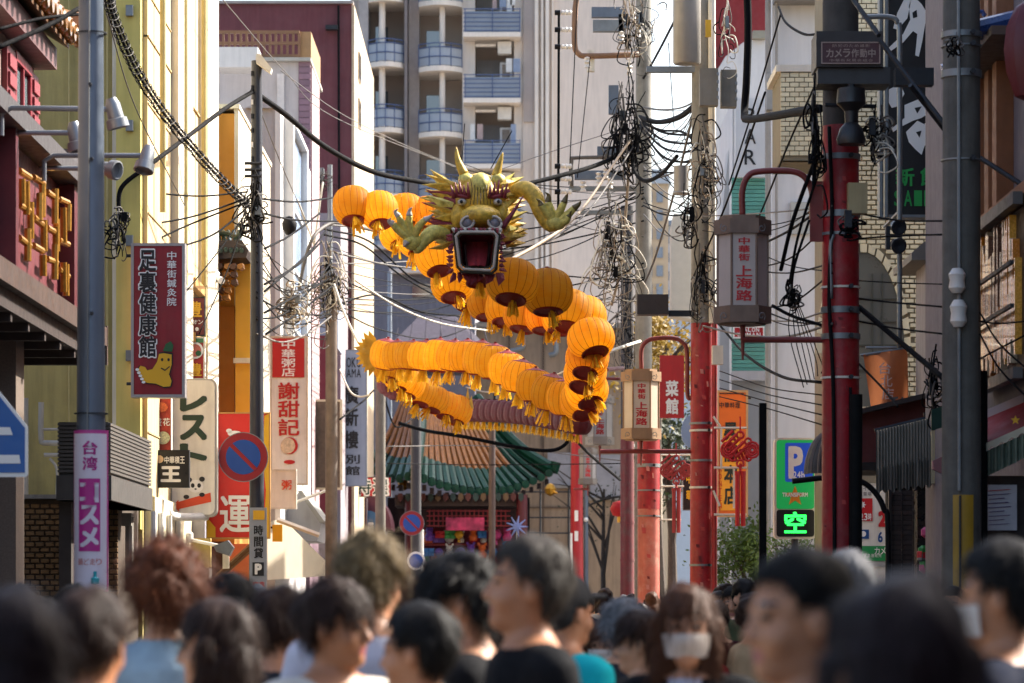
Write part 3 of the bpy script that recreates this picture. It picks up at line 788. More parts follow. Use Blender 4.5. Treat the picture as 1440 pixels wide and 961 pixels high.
# dark shop interiors along the left, filling the street line further down
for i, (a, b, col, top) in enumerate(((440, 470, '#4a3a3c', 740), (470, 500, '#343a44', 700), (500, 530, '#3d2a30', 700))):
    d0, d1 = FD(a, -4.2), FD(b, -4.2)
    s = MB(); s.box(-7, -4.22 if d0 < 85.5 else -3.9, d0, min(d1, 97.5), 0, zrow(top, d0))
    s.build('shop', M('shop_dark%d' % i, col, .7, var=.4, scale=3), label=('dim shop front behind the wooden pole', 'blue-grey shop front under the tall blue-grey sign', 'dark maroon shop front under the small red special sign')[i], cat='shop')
# crossing sign at the left edge
d = 23.5
S = thing('crossing_sign', 'blue pentagon pedestrian crossing sign cut by the left picture edge', 'road sign', P(-20, 860, d))
s = MB(); s.pprism([(-21, 525), (39, 600), (39, 668), (36, 671), (-78, 671), (-81, 668), (-81, 600)], d, .02); s.build('rim', MATS['ink_white'], S)
s = MB(); s.pprism([(-21, 532), (35, 602), (35, 665), (-77, 665), (-77, 602)], d - .006, .006); s.build('plate', M('road_blue', '#1d5aa0', .4, var=.05), S)
emblem([[(-50, 601), (14, 601), (18, 612), (-52, 612)], [(-60, 640), (27, 640), (29, 652), (-62, 652)]], d - .01, S, MATS['ink_white'], 'stripes')
s = MB(); s.tube([(xcol(-21, d), d + .06, 0), P(-21, 520, d + .06)], .04, 10); s.build('post', MATS['galv'], S)
# ================================================================ apartment block closing the street
AP = thing('apartment_block', 'tall beige apartment block with stacked curved balconies and blue railings', 'building', (0, 158, 0))
m_ap = M('apt_wall', '#dccdbe', .8, var=.07, scale=.6, streak=.15)
m_apl = M('apt_light', '#e6dbcd', .75, var=.06, scale=.8, streak=.12)
m_aps = M('apt_recess', '#b9aca0', .85, var=.1, scale=.6)  # wall, recess and trim colours lightened in place of distance haze
m_blue = M('rail_blue', '#4c5f86', .5, var=.1)
m_frost = M('frost_panel', '#a4adb8', .35, var=.12, scale=1, transl=.2)
D = 150.0
TOPZ = 36.0
s = MB(); s.box(xcol(735, D), xcol(897, D), D, D + 14, 0, TOPZ); s.build('wall', m_ap, AP)
s = MB(); s.box(xcol(490, D), xcol(735, D) - .003, D + 2.2, D + 14, 0, TOPZ); s.build('recess_wall', m_aps, AP)
s = MB(); s.box(xcol(650, D), xcol(668, D), D + .25, D + 2.19, 0, TOPZ); s.box(xcol(723, D), xcol(735, D) - .006, D + .1, D + 2.19, 0, TOPZ); s.build('loggia_wall', m_apl, AP)
for a, b, o in ((752, 757, .25), (761, 764, .3), (767, 772, .35), (776, 778, .2)):
    s = MB(); s.box(xcol(a, D), xcol(b, D), D - o, D - .002, 0, TOPZ); s.build('rib', m_apl, AP)
s = MB(); s.box(xcol(736, D), xcol(752, D), D - .12, D - .003, zrow(172, D), TOPZ); s.build('panel', M('apt_panel', '#a89d96', .8, var=.05), AP)
s = MB(); s.box(xcol(569, D), xcol(573, D), D - .4, D + 2.19, 0, TOPZ); s.build('divider', M('divider_dark', '#7c7472', .7), AP)
s = MB(); s.box(xcol(574, D), xcol(589, D), D + .8, D + 2.19, 0, TOPZ); s.build('shade_strip', M('shade_strip_grey', '#aaa09a', .8, var=.15), AP)  # darker strip stands for the slanting shade beside the divider
s = MB(); s.box(xcol(505, D), xcol(518, D), D - .2, D + 2.19, 0, TOPZ); s.build('end_wall', M('apt_end', '#a8a3a0', .8), AP)
for (x0, x1) in ((533, 542), (618, 626)):
    s = MB(); s.tube([(xcol((x0 + x1) / 2, D), D - .05, 0), (xcol((x0 + x1) / 2, D), D - .05, TOPZ)], PXS((x1 - x0) / 2, D), 10); s.build('column', m_apl, AP, smooth='auto')
def curved_balcony(x0, x1, yb):
    xa, xb = xcol(x0, D), xcol(x1, D); zb = zrow(yb, D); w = xb - xa
    def arc(t, o=0): return (xa + w * t, D + .2 - 1.0 * math.sin(math.pi * (0.12 + .76 * t)) - o)
    n = 12
    pts = [arc(i / n) for i in range(n + 1)] + [(xb, D + 2.18), (xa, D + 2.18)]
    s = MB(); s.prism([(x, y, zb) for x, y in pts], (0, 0, .22)); bal = s.build('balcony', m_apl, AP)
    s = MB()
    for i in range(n):
        (ax, ay), (bx, by) = arc(i / n, .01), arc((i + 1) / n, .01)
        s.add([(ax, ay, zb + .25), (bx, by, zb + .25), (bx, by, zb + 1.0), (ax, ay, zb + 1.0)], [(0, 1, 2, 3)])
    s.build('railing_panel', m_frost, bal, fixn=False)
    for zz in (zb + .62, zb + 1.03, zb + 1.2):
        s = MB(); s.tube([(*arc(i / n, .04), zz) for i in range(n + 1)], .025, 4); s.build('rail', m_blue, bal)
    for i in range(0, n + 1, 3):
        s = MB(); s.tube([(*arc(i / n, .03), zb + .2), (*arc(i / n, .03), zb + 1.2)], .02, 4); s.build('rail_post', m_blue, bal)
    # door and window behind
    s = MB(); s.box(xa + w * .15, xa + w * .5, D + 2.14, D + 2.19, zb + .25, zb + 2.2); s.build('balcony_door', glass('apt_glass', '#5d666e'), bal)
    s = MB(); s.box(xa + w * .55, xa + w * .85, D + 1.2, D + 1.6, zb + .23, zb + .85); s.build('air_conditioner', MATS['off_white'], bal)
    return bal
for k in range(-1, 6):
    curved_balcony(518, 568, 97 + 92 * k)
    curved_balcony(589, 650, 103 + 92 * k)
    # flat balcony with bar railing
    yb = 57 + 92 * k; xa, xb = xcol(652, D), xcol(732, D); zb = zrow(yb, D)
    s = MB(); s.box(xa, xb, D - 1.0, D + 2.18, zb, zb + .2); bal = s.build('balcony', m_apl, AP)
    s = MB(); s.box(xa + .05, xb - .05, D - .9, D - .86, zb + .22, zb + 1.12); s.build('railing_panel', m_frost, bal)
    for q in range(6):
        s = MB(); z = zb + .25 + q * .19; s.box(xa, xb, D - .97, D - .94, z, z + .035); s.build('rail', m_blue, bal)
    for q in range(3):
        s = MB(); x = xa + (xb - xa) * (.02 + .48 * q); s.box(x, x + .04, D - .99, D - .95, zb + .2, zb + 1.25); s.build('rail_post', m_blue, bal)
    s = MB()
    for q in range(12): x = xcol(670, D) + q * .1; s.box(x, x + .07, D + 1.9 + .03 * (q % 2), D + 2.0, zb + .25, zb + 2.3)
    s.build('curtain', M('curtain', '#b4b5b8', .8, var=.1), bal)
    s = MB(); s.box(xcol(703, D), xcol(720, D), D + .6, D + .7, zrow(yb + 54, D), zrow(yb + 28, D)); w = s.build('window_frame', M('frame_white', '#d4d2cf', .6), bal)
    s = MB(); s.box(xcol(706, D), xcol(717, D), D + .58, D + .598, zrow(yb + 51, D), zrow(yb + 31, D)); s.build('pane', M('pane_warm', '#8a7a6a', .3), w)
    s = MB(); s.box(xcol(700, D), xcol(719, D), D - .3, D + .2, zb - .63, zb - .1); s.build('air_conditioner', M('ac_white', '#d8d2c6', .6), bal)
    s = MB(); s.box(xcol(669, D), xcol(697, D), D - .2, D, zb - .3, zb - .2); s.build('duct', m_apl, bal)
    rq = random.Random(k + 50)
    for q in range(rq.randint(1, 4)):
        x = xcol(rq.uniform(658, 722), D); w_ = rq.uniform(.15, .35); h_ = rq.uniform(.5, .9)
        s = MB(); s.box(x, x + w_, D - .5, D - .46, zb + 2.0 - h_, zb + 2.0); s.build('laundry', M('laundry%d' % (q % 3), ('#d8d6d0', '#8a97ac', '#b09a94')[q % 3], .85), bal)

# buildings in front of the block, lower down
MBk = thing('grey_square_building', 'plain grey building with one dark window behind the dragon', 'building', (-3, 128, 0))
s = MB(); s.box(xcol(505, 124), xcol(668, 124), 124, 140, 0, zrow(352, 124)); s.build('wall', M('mid_grey', '#77757d', .85, var=.1, streak=.2), MBk)
s = MB(); s.box(xcol(500, 123.8), xcol(672, 123.8), 123.6, 140, zrow(352, 124) + .003, zrow(346, 124)); s.build('cornice', m_ap, MBk)
s = MB(); s.box(xcol(580, 124), xcol(612, 124), 123.9, 123.99, zrow(418, 124), zrow(400, 124)); s.build('window', glass('pane_dark2', '#2a2a2e'), MBk)
s = MB(); s.box(xcol(548, 124), xcol(640, 124), 123.4, 123.99, zrow(386, 124), zrow(380, 124)); s.build('ledge', m_ap, MBk)
TN = thing('purple_awning', 'mauve pitched awning coloured dark for shade behind the upper yellow row of dragon lanterns', 'awning', P(610, 520, 116))
a = [P(536, 520, 115), P(552, 482, 116), P(588, 446, 118), P(640, 444, 118), P(698, 500, 116), P(700, 520, 115)]
s = MB(); s.prism(a, (0, 3, 0)); s.build('cloth', M('mauve_cloth', '#3a3342', .85, var=.12, streak=.3), TN)  # cloth colour darkened to stand for the shade over it
for i in range(7):
    s = MB(); s.tube([P(560 + i * 20, 446 + (abs(i - 3) ** 1.5) * 3, 115.8), P(545 + i * 25, 520, 114.9)], .02, 4); s.build('seam', M('mauve_seam', '#37303f', .8), TN)
for px in (540, 696):
    s = MB(); s.tube([(xcol(px, 116.5), 116.5, 0), P(px, 520, 116.5)], .06, 6); s.build('post', MATS['steel_dark'], TN)
BR = thing('brown_building', 'brown building with drain pipes and wall panels right of the pavilion', 'building', (2, 132, 0))
m_br = M('tan_wall', '#93806a', .85, var=.14, scale=.5, streak=.3, dirt_shade=.2)
s = MB(); s.box(xcol(668, 128), xcol(905, 128), 128, 142, 0, zrow(462, 128)); s.build('wall', m_br, BR)
s = MB(); s.box(xcol(664, 128), xcol(907, 128), 127.7, 142, zrow(462, 128) + .003, zrow(455, 128)); s.build('parapet', MATS['concrete'], BR)
for py in (535, 590, 655, 715):
    s = MB(); s.box(xcol(690, 128), xcol(820, 128), 127.93, 127.995, zrow(py, 128), zrow(py - 2, 128)); s.build('joint', M('joint_dark', '#5a4a3c', .8), BR)
for px in (715, 763, 800):
    s = MB(); s.box(xcol(px, 128), xcol(px + 2, 128), 127.92, 127.996, 0, zrow(470, 128)); s.build('joint', M('joint_dark', '#5a4a3c', .8), BR)
for q in ([P(735, 470, 127.6), P(735, 488, 127.6), P(728, 492, 127.6), P(718, 494, 127.6)], [P(780, 470, 127.6), P(782, 495, 127.6), P(772, 500, 127.6)]):
    s = MB(); s.tube(spline(q, 5), .1, 8); s.build('drain_pipe', MATS['galv'], BR, smooth='auto')
for (x0, y0, x1, y1) in ((770, 637, 802, 683), (830, 640, 872, 700), (706, 660, 726, 690)):
    s = MB(); s.box(xcol(x0, 128), xcol(x1, 128), 127.9, 127.994, zrow(y1, 128), zrow(y0, 128)); w = s.build('window', M('curtain_pane', '#8f8f93', .35, var=.25, scale=1.5), BR)
    s = MB(); s.box(xcol(x0, 128) - .06, xcol(x1, 128) + .06, 127.8, 127.9, zrow(y1, 128) - .1, zrow(y1, 128)); s.build('sill', MATS['concrete'], w)
# scaffold in front of it
SC = thing('scaffold', 'thin grey scaffold frame against the brown building', 'scaffold', (xcol(750, 122), 122, 0))
for px in (700, 726, 760, 800):
    s = MB(); s.tube([(xcol(px, 122), 122, 0), P(px, 688, 122)], .035, 6); s.build('upright', MATS['steel_dark'], SC)
for py in (692, 728, 750):
    s = MB(); s.tube([P(694, py, 122), P(806, py, 122)], .03, 6); s.build('rail', MATS['steel_dark'], SC)

# distant light blue houses and sky gap on the right
DB = thing('distant_block', 'pale blue distant block seen between the two big utility poles', 'building', (6, 210, 0))
s = MB(); s.box(xcol(925, 205), xcol(992, 205), 205, 220, 0, zrow(318, 205)); s.build('wall', M('pale_blue', '#a9b4c0', .8, var=.06), DB)
s = MB(); s.box(xcol(922, 205), xcol(994, 205), 204.5, 220, zrow(318, 205) + .003, zrow(311, 205)); s.build('roof', M('roof_bluegrey', '#7c8894', .7), DB)
for r in range(4):
    for c in range(3):
        x = 936 + c * 18; y = 330 + r * 26
        s = MB(); s.box(xcol(x, 205), xcol(x + 11, 205), 204.9, 204.99, zrow(y + 13, 205), zrow(y, 205)); s.build('window', M('far_pane', '#6d7d8e', .3), DB)
DB2 = thing('distant_tower', 'far tan tower with pale roof behind the utility poles', 'building', (5, 185, 0))
s = MB(); s.box(xcol(900, 180), xcol(940, 180), 180, 192, 0, zrow(258, 180)); s.build('wall', M('far_tan', '#a59a86', .8, var=.08), DB2)
s = MB(); s.pprism([(897, 258), (944, 258), (938, 240), (905, 236)], 179.8, 12); s.build('roof', M('roof_blue2', '#8fa0b0', .6), DB2)
for r in range(6):
    for c in range(2):
        s = MB(); s.box(xcol(908 + c * 15, 180), xcol(917 + c * 15, 180), 179.9, 179.99, zrow(285 + r * 26, 180), zrow(270 + r * 26, 180)); s.build('window', M('far_pane', '#6d7d8e', .3), DB2)

# ================================================================ pavilion with gold and green tiles
PV = thing('pavilion', 'open Chinese pavilion with gold and green glazed tile roof and maroon columns', 'pavilion', (xcol(640, 101), 101, 0))
m_gold_t = M('tile_gold', '#a5682a', .6, var=.35, scale=6, objvar=.12)
m_green_t = M('tile_green', '#0d4630', .5, var=.45, scale=7, spec=.3, objvar=.15)
apex = P(596, 545, 104)
rtop = P(668, 566, 105.5)
def eaveR(u):
    x = 585 + 187 * u; y = 664 + 58 * math.sin(math.pi * min(1, u * .93 + .02)) ** .8 * .45 + (-6 * max(0, u - .72) / .28 if u > .72 else 0)
    return P(x, y, 97.6 + 5.6 * u)
def topR(u): return apex.lerp(rtop, u)
def slope(f0, f1, u, t):
    a, b = f0(u), f1(u); p = a.lerp(b, t); p.z -= .28 * math.sin(math.pi * t); return p
def eaveL(u): return P(585 - 68 * u, 664 - 12 * u + 14 * math.sin(math.pi * u), 97.6 + 5.2 * u)
def topL(u): return apex.lerp(P(570, 555, 105.5), u)
s = MB()
s.grid(lambda u, v: slope(topR, eaveR, u, v) + Vector((0, 0, -.08)), 24, 10)
s.grid(lambda u, v: slope(topL, eaveL, u, v) + Vector((0, 0, -.08)), 12, 10)
rfp = s.build('roof', M('tile_bed2', '#2c1e12', .6, var=.2), PV)
for f0, f1, n, rev in ((topR, eaveR, 17, 0), (topL, eaveL, 6, 1)):
    for i in range(n + 1):
        u = i / n
        hip = (u > .84 and not rev) or (rev and u > 2)
        s = MB(); s.tube([slope(f0, f1, u, t / 10 * (.74 if not hip else 1)) for t in range(11)], .085, 6)
        s.build('roof_tile', m_green_t if hip else m_gold_t, rfp, smooth='auto')
        if not hip:
            s = MB(); s.tube([slope(f0, f1, u, .73 + .27 * t / 5) for t in range(6)], .12, 7); s.build('eave_tile', m_green_t, rfp, smooth='auto')
        e = slope(f0, f1, u, 1.0)
        s = MB(); s.lathe([(.0, -.12), (.12, -.11), (.13, .02), (.02, .05)], 8, e + Vector((0, -.02, -.04)), axis='Y'); s.build('tile_end', m_green_t, rfp)
        # small dark rafter end under the eave
        q = slope(f0, f1, u, .97) + Vector((0, .15, -.3)); s = MB(); s.box(q.x - .06, q.x + .06, q.y, q.y + .5, q.z - .12, q.z + .05); s.build('rafter', M('rafter_dark', '#2a1714', .6), rfp)
for f, pts in (('hip', [slope(topR, eaveR, 0, t / 8) + Vector((0, -.1, .12)) for t in range(9)]), ('hip', [slope(topR, eaveR, 1, t / 8) + Vector((.05, 0, .15)) for t in range(9)] + [P(779, 662, 103.2), P(782, 650, 103.2)])):
    s = MB(); s.tube(pts, .17, 8); s.build('hip_ridge', m_green_t, rfp, smooth='auto')
for (px, py) in ((774, 690), (568, 682)):
    s = MB(); s.lathe([(.0, -.18), (.14, -.1), (.18, .05), (.1, .18), (0, .22)], 8, P(px, py, 101)); s.tube([P(px, py, 101), P(px + (10 if px > 600 else -10), py + 4, 100.8)], .09, 6, r1=.02); s.build('gilded_finial', MATS['gold'], rfp, smooth='auto')
s = MB(); s.box(xcol(555, 99.5), xcol(742, 99.5), 99.5, 104, zrow(712, 99.5), zrow(696, 99.5)); s.build('frieze', M('frieze', '#3f2b22', .6, var=.3, scale=5), PV)
for i in range(17):
    s = MB(); x = 560 + i * 10.6; s.pprism([(x, 694), (x + 6, 694), (x + 7, 701), (x + 3, 706), (x - 1, 701)], 99.2, .3); s.build('bracket', M('frieze_paint%d' % (i % 3), ('#5b2a20', '#2c4038', '#6a5030')[i % 3], .6), PV)
s = MB(); s.box(xcol(560, 99.8), xcol(735, 99.8), 99.8, 100.0, zrow(742, 99.8), zrow(716, 99.8)); s.build('lattice_back', M('lattice_dark', '#2b1210', .7), PV)
for i in range(18):
    s = MB(); x = 603 + i * 6.3; s.box(xcol(x, 99.7), xcol(x + 1.8, 99.7), 99.7, 99.78, zrow(741, 99.7), zrow(717, 99.7)); s.build('lattice', M('lattice_red', '#8a1e22', .6), PV)
for i in range(4):
    s = MB(); y = 718 + i * 7; s.box(xcol(600, 99.65), xcol(718, 99.65), 99.62, 99.68, zrow(y + 1.6, 99.65), zrow(y, 99.65)); s.build('lattice', M('lattice_red', '#8a1e22', .6), PV)
for px in (577, 734):
    s = MB(); s.tube([(xcol(px, 99.4), 99.4, 0), P(px, 696, 99.4)], .16, 12); s.build('column', M('column_maroon', '#5c1a20', .45, var=.15), PV, smooth='auto')
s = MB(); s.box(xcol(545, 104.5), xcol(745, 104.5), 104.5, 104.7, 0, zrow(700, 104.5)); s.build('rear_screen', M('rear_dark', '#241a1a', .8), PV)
# souvenirs in the stall under the roof
SD = thing('souvenir_stall', 'stall of tiered shelves under the pavilion roof', 'stall', (xcol(660, 100.6), 100.6, 0))
for py in (765, 790, 815):
    s = MB(); s.box(xcol(596, 100.4), xcol(722, 100.4), 100.4, 101.4, zrow(py, 100.4) - .05, zrow(py, 100.4)); s.build('shelf', M('shelf_red', '#8c2a24', .6), SD)
s = MB(); s.box(xcol(594, 101.5), xcol(724, 101.5), 101.5, 101.6, 0, zrow(742, 101.5)); s.build('back_cloth', M('stall_cloth', '#7c1f2a', .7, var=.6, scale=4), SD)
gcol = ['#c0262c', '#d8a22a', '#2f8a3c', '#c8457c', '#6a3f96', '#d9d2c4', '#d3601f', '#2a6fa8']
rg = random.Random(5)
gm = [M('toy%d' % i, c, .45, var=.25, scale=25) for i, c in enumerate(gcol)]
pnames = ['red', 'yellow', 'green', 'pink', 'purple', 'white', 'orange', 'blue']
proto = {}
def toy(kind, ci):
    k = (kind, ci)
    if k in proto: return proto[k]
    s = MB()
    if kind == 0: s.lathe([(.03, -.13), (.1, -.1), (.15, 0), (.1, .1), (.03, .13)], 10); s.tube([(0, 0, -.13), (0, 0, -.24)], .03, 5, r1=.05)
    elif kind == 1: s.lathe([(.09, -.16), (.12, -.05), (.07, .04), (.1, .1), (.06, .18), (0, .2)], 9); s.tube([(-.05, 0, .14), (-.1, 0, .24)], .03, 5); s.tube([(.05, 0, .14), (.1, 0, .24)], .03, 5)
    else:
        s.box(-.16, .16, -.06, .06, -.12, .12); s.tube([(-.16, -.07, 0), (.16, -.07, 0)], .02, 4); s.tube([(0, -.07, -.12), (0, -.07, .12)], .02, 4)
    proto[k] = s.data('souvenir', [gm[ci]], smooth='auto'); return proto[k]
TN_ = ['small paper lantern', 'little figurine', 'boxed toy']
for r, py in enumerate((752, 757, 777, 784, 803, 809)):
    for c in range(8):
        ci = rg.randrange(8); kd = (r + c + rg.randrange(2)) % 3
        px = 602 + c * 15.5 + rg.uniform(-3, 3)
        o = bpy.data.objects.new('souvenir', toy(kd, ci)); C.objects.link(o)
        o.location = P(px, py, 100.15 + .3 * (r % 2)); o.rotation_euler.z = rg.uniform(-.5, .5)
        sz = rg.uniform(.85, 1.25); o.scale = (sz, sz, sz)
        tag(o, '%s %s, %s from left in %s of pavilion stall' % (pnames[ci], TN_[kd], ('first', 'second', 'third', 'fourth', 'fifth', 'sixth', 'seventh', 'eighth')[c], ('top row', 'second row', 'third row', 'fourth row', 'fifth row', 'bottom row')[r]), 'souvenir', 'souvenirs on the pavilion stall')
S = board('stall_banner', 'pink and red printed banner over the souvenir shelves', (627, 728, 681, 746), 99.3, M('banner_pink', '#c2355c', .6, var=.9, scale=3), None, t=.03)
# clenched pinwheel toy by the pavilion column
PW = thing('pinwheel_toy', 'blue and white star shaped pinwheel toy by the pavilion column', 'toy', P(727, 755, 98))
s = MB()
for i in range(9):
    a = i * 2 * math.pi / 9; c = P(727, 741, 98); u = Vector((math.cos(a), 0, math.sin(a)))
    s.tube([c, c + u * .32], .05, 5, r1=.012)
s.build('blades', M('toy_blue', '#7d8fc4', .5, var=.3, scale=12), PW)
s = MB(); s.tube([(P(727, 741, 98).x, 98.03, 0), P(727, 741, 98.03)], .02, 5); s.build('stick', MATS['off_white'], PW)
# ================================================================ trees
def leaf_mesh(n, rx, ry, rz, size, seed, mat, clumps=14, hollow=.5):
    rg = random.Random(seed); s = MB()
    cs = []
    for i in range(clumps):
        v = Vector((rg.gauss(0, 1), rg.gauss(0, 1), rg.gauss(0, 1))).normalized() * rg.uniform(hollow, 1)
        cs.append((Vector((v.x * rx, v.y * ry, v.z * rz)), rg.uniform(.18, .38)))
    for i in range(n):
        c, r = rg.choice(cs)
        p = c + Vector((rg.gauss(0, 1) * rx * r, rg.gauss(0, 1) * ry * r, rg.gauss(0, 1) * rz * r))
        a = Vector((rg.uniform(-1, 1), rg.uniform(-1, 1), rg.uniform(-1, 1))).normalized()
        b = a.orthogonal().normalized(); l = size * rg.uniform(.6, 1.4)
        s.add([p, p + a * l * .5 + b * l * .28, p + a * l, p + a * l * .5 - b * l * .28], [(0, 1, 2, 3)])
    return s
def tree(name, label, base, top_z, rx, ry, rz, n, size, seed, leafmat, trunk_r=.12, limbs=7, limb_len=1.0, cat='tree'):
    T = thing(name, label, cat, base)
    rg = random.Random(seed + 1)
    cc = Vector((base[0], base[1], top_z - rz))
    m_bark = M('bark', '#4c4238', .9, var=.3, scale=14, bump=.4)
    s = MB(); b = Vector(base)
    top = cc + Vector((rg.uniform(-.2, .2), 0, rz * .3))
    mid = b.lerp(top, .5) + Vector((rg.uniform(-.15, .15), rg.uniform(-.1, .1), 0))
    tr = spline([b, mid, top], 8); s.tube(tr, trunk_r, 8, r1=trunk_r * .3)
    tk = s.build('trunk', m_bark, T, smooth='auto')
    for i in range(limbs):
        p = tr[int(len(tr) * rg.uniform(.4, .95))]
        e = cc + Vector((rg.uniform(-1, 1) * rx * limb_len, rg.uniform(-1, 1) * ry, rg.uniform(-.5, 1) * rz))
        s = MB(); s.tube(spline([p, p.lerp(e, .5) + Vector((0, 0, .12)), e], 5), trunk_r * .4, 5, r1=trunk_r * .08); s.build('limb', m_bark, tk)
    if n:
        s = leaf_mesh(n, rx, ry, rz, size, seed, leafmat)
        s.v = [tuple(Vector(v) + cc) for v in s.v]
        s.build('crown', leafmat, T, fixn=False)
    return T
m_lf_y = M('leaf_yellow', '#9c7f2c', .6, var=.35, scale=9, transl=.4)
m_lf_g = M('leaf_green', '#5c7128', .55, var=.4, scale=8, transl=.35)
m_lf_d = M('leaf_dark', '#2c3a1c', .6, var=.4, scale=8, transl=.25)
tree('street_tree', 'yellow-leaved street tree behind the second lantern arch', (xcol(935, 78), 78, 0), zrow(425, 78), 1.0, .8, 1.25, 2600, .13, 3, m_lf_y, .16)
tree('small_tree', 'green bushy small tree below the orange sign', (xcol(1052, 62), 62, 0), zrow(728, 62), .62, .6, .75, 3400, .085, 5, m_lf_g, .06)
tree('bare_tree', 'bare winter tree with thin branches behind the dark red pole', (xcol(850, 112), 112, 0), zrow(640, 112), 1.6, .6, 1.6, 160, .1, 8, m_lf_d, .12, limbs=16, limb_len=1.2)
tree('green_street_tree', 'dark green tree between the white lantern and the red pole', (xcol(945, 88), 88, 0), zrow(570, 88), .85, .7, 1.1, 1800, .15, 12, m_lf_d, .17)
tree('hedge_shrub', 'low olive green shrub beneath the parking sign', (xcol(1105, 55), 55, 0), zrow(752, 55), .55, .4, .5, 1800, .07, 21, m_lf_g, .04, cat='shrub')

# ================================================================ right side, far to near
RD = thing('dark_red_house', 'windowless dark red house wall above the white gabled roof, right', 'building', (7, 84, 0))
s = MB(); s.box(xcol(1000, 82), xcol(1078, 82), 82, 84.5, 0, zrow(-60, 82)); s.build('wall', M('darkred_wall', '#7b2426', .8, var=.1, streak=.15), RD)
s = MB(); s.pprism([(1003, 850), (1003, 108), (1020, 80), (1045, 60), (1095, 45), (1095, 850)], 80.5, 1.4); s.build('gable', M('gable_white', '#c9c8c6', .8, var=.05, streak=.1), RD)
s = MB(); s.box(xcol(1058, 80.4), xcol(1076, 80.4), 80.2, 80.49, zrow(56, 80.4), zrow(45, 80.4)); s.build('gable_vent', M('vent_grey', '#8b8878', .7), RD)

s = MB(); s.box(6.3, 15, 100, 118, 0, 17.5); s.build('building', M('far_side', '#8d8a88', .8, var=.1, streak=.2), label='grey building added far back to shade the pavilion, behind the dark red house', cat='building')  # block added to keep the sun off the pavilion roof
BARB = thing('bar_building', 'pale grey building with BAR lettering and green-tiled wall, right of centre', 'building', (6, 66, 0))
s = MB(); s.box(xcol(1030, 65), xcol(1110, 65), 65, 69, 0, zrow(140, 65)); s.build('wall', M('bar_wall', '#b7b9bb', .75, var=.05, streak=.12), BARB)
s = MB(); s.box(xcol(1034, 64.7), xcol(1075, 64.7), 64.7, 64.99, zrow(249, 64.7), zrow(138, 64.7)); bp = s.build('sign_panel', M('bar_panel', '#c4c6c6', .6, var=.04, streak=.1), BARB)
vtext('BAR', 1047, 148, 1063, 236, 64.69, bp, MATS['ink_black'], off=.01, gap=.14)
m_teal = M('teal_tile', '#4f8f82', .5, var=.15, scale=6, objvar=.1)
for r in range(48):
    y = 250 + r * 5.7
    s = MB(); s.box(xcol(1029, 64.9), xcol(1076, 64.9), 64.9, 64.99, zrow(y + 4.9, 64.9), zrow(y, 64.9)); s.build('tile_course', m_teal, BARB)
s = MB(); s.box(xcol(1028, 64.6), xcol(1078, 64.6), 64.55, 64.9, zrow(535, 64.6), zrow(522, 64.6)); s.build('ledge', M('bar_wall', '#b7b9bb'), BARB)
s = MB(); s.box(xcol(1029, 64.8), xcol(1076, 64.8), 64.8, 64.99, .1, zrow(536, 64.8)); s.build('lower_wall', M('bar_low', '#8e9396', .75, var=.06), BARB)
s = MB(); s.pprism([(1012, 850), (1012, 330), (1029, 175), (1029, 850)], 66, 1); s.build('side_wing', M('wing_grey', '#a2a6a8', .8, var=.06), BARB)

WB = thing('white_building', 'plain white rendered building with thin drainpipes behind the red lantern pole', 'building', (6, 58, 0))
m_wr = M('white_render', '#c8c6c6', .8, var=.04, scale=.8, streak=.12)
s = MB(); s.box(xcol(1086, 57), 12, 57, 58.2, 0, zrow(-30, 57)); s.box(5.6, 12, 58.2, 64.4, 0, zrow(-30, 57)); s.build('wall', m_wr, WB)
for px, w_ in ((1080, 4), (1092, 2)):
    s = MB(); s.tube([(xcol(px, 56.8), 56.8, 0), P(px, -30, 56.8)], PXS(w_, 56.8), 8); s.build('drainpipe', M('pipe_tan', '#8d8882', .6), WB, smooth='auto')
s = MB(); s.box(xcol(1078, 56.7), xcol(1091, 56.7), 56.6, 56.9, zrow(155, 56.7), zrow(105, 56.7)); s.build('pipe_box', M('pipe_box', '#8a8a88', .6), WB)
s = MB(); s.box(xcol(1090, 56.9), xcol(1160, 56.9), 56.9, 56.99, zrow(232, 57), zrow(228, 57)); s.build('string_course', M('course_grey', '#b4b2b2', .8), WB)  # slightly greyer band across the white render
s = MB(); s.box(xcol(1090, 56.5), 9, 56.5, 56.99, zrow(8, 57), zrow(-2, 57)); s.build('eave', M('eave_grey', '#7a7672', .8), WB)
s = MB(); s.box(xcol(1112, 56.9), xcol(1140, 56.9), 56.92, 56.99, zrow(330, 57), zrow(285, 57)); s.build('window', glass('pane_pale', '#8c939a'), WB)

# white brick building with arched window
EB = thing('white_brick_building', 'cream glazed brick building with arched window and jutting brick bay', 'building', (7, 47, 0))
m_mort = M('mortar_light', '#7f7764', .9, var=.1)
m_wb = M('brick_white', '#d8cfae', .5, var=.1, scale=5, objvar=.1, streak=.12)
dE = 45.0
xr0, xr1 = xcol(1158, dE), xcol(1345, dE)
s = MB(); s.box(xr0, 13, dE + .003, 46.3, 0, zrow(-60, dE)); s.build('wall', m_mort, EB)
acx, acz, arx, arz = xcol(1214, dE), zrow(500, dE), PXS(58, dE), PXS(145, dE)
def inarch(x, z):
    if z < acz: return abs(x - acx) < arx and z > zrow(572, dE)
    return ((x - acx) / (arx * 1.16)) ** 2 + ((z - acz) / (arz * 1.09)) ** 2 < 1
bw, bh = PXS(13.5, dE), PXS(6.9, dE)
red_x0, red_x1 = xcol(1160, dE), xcol(1208, dE)
con_x0 = xcol(1312, dE)
hid = lambda c: (red_x0 < (c[0] + c[1]) / 2 < red_x1) + ((c[0] + c[1]) / 2 > con_x0) + (c[2] < zrow(572, dE)) + (c[3] > zrow(176, dE)) * .5
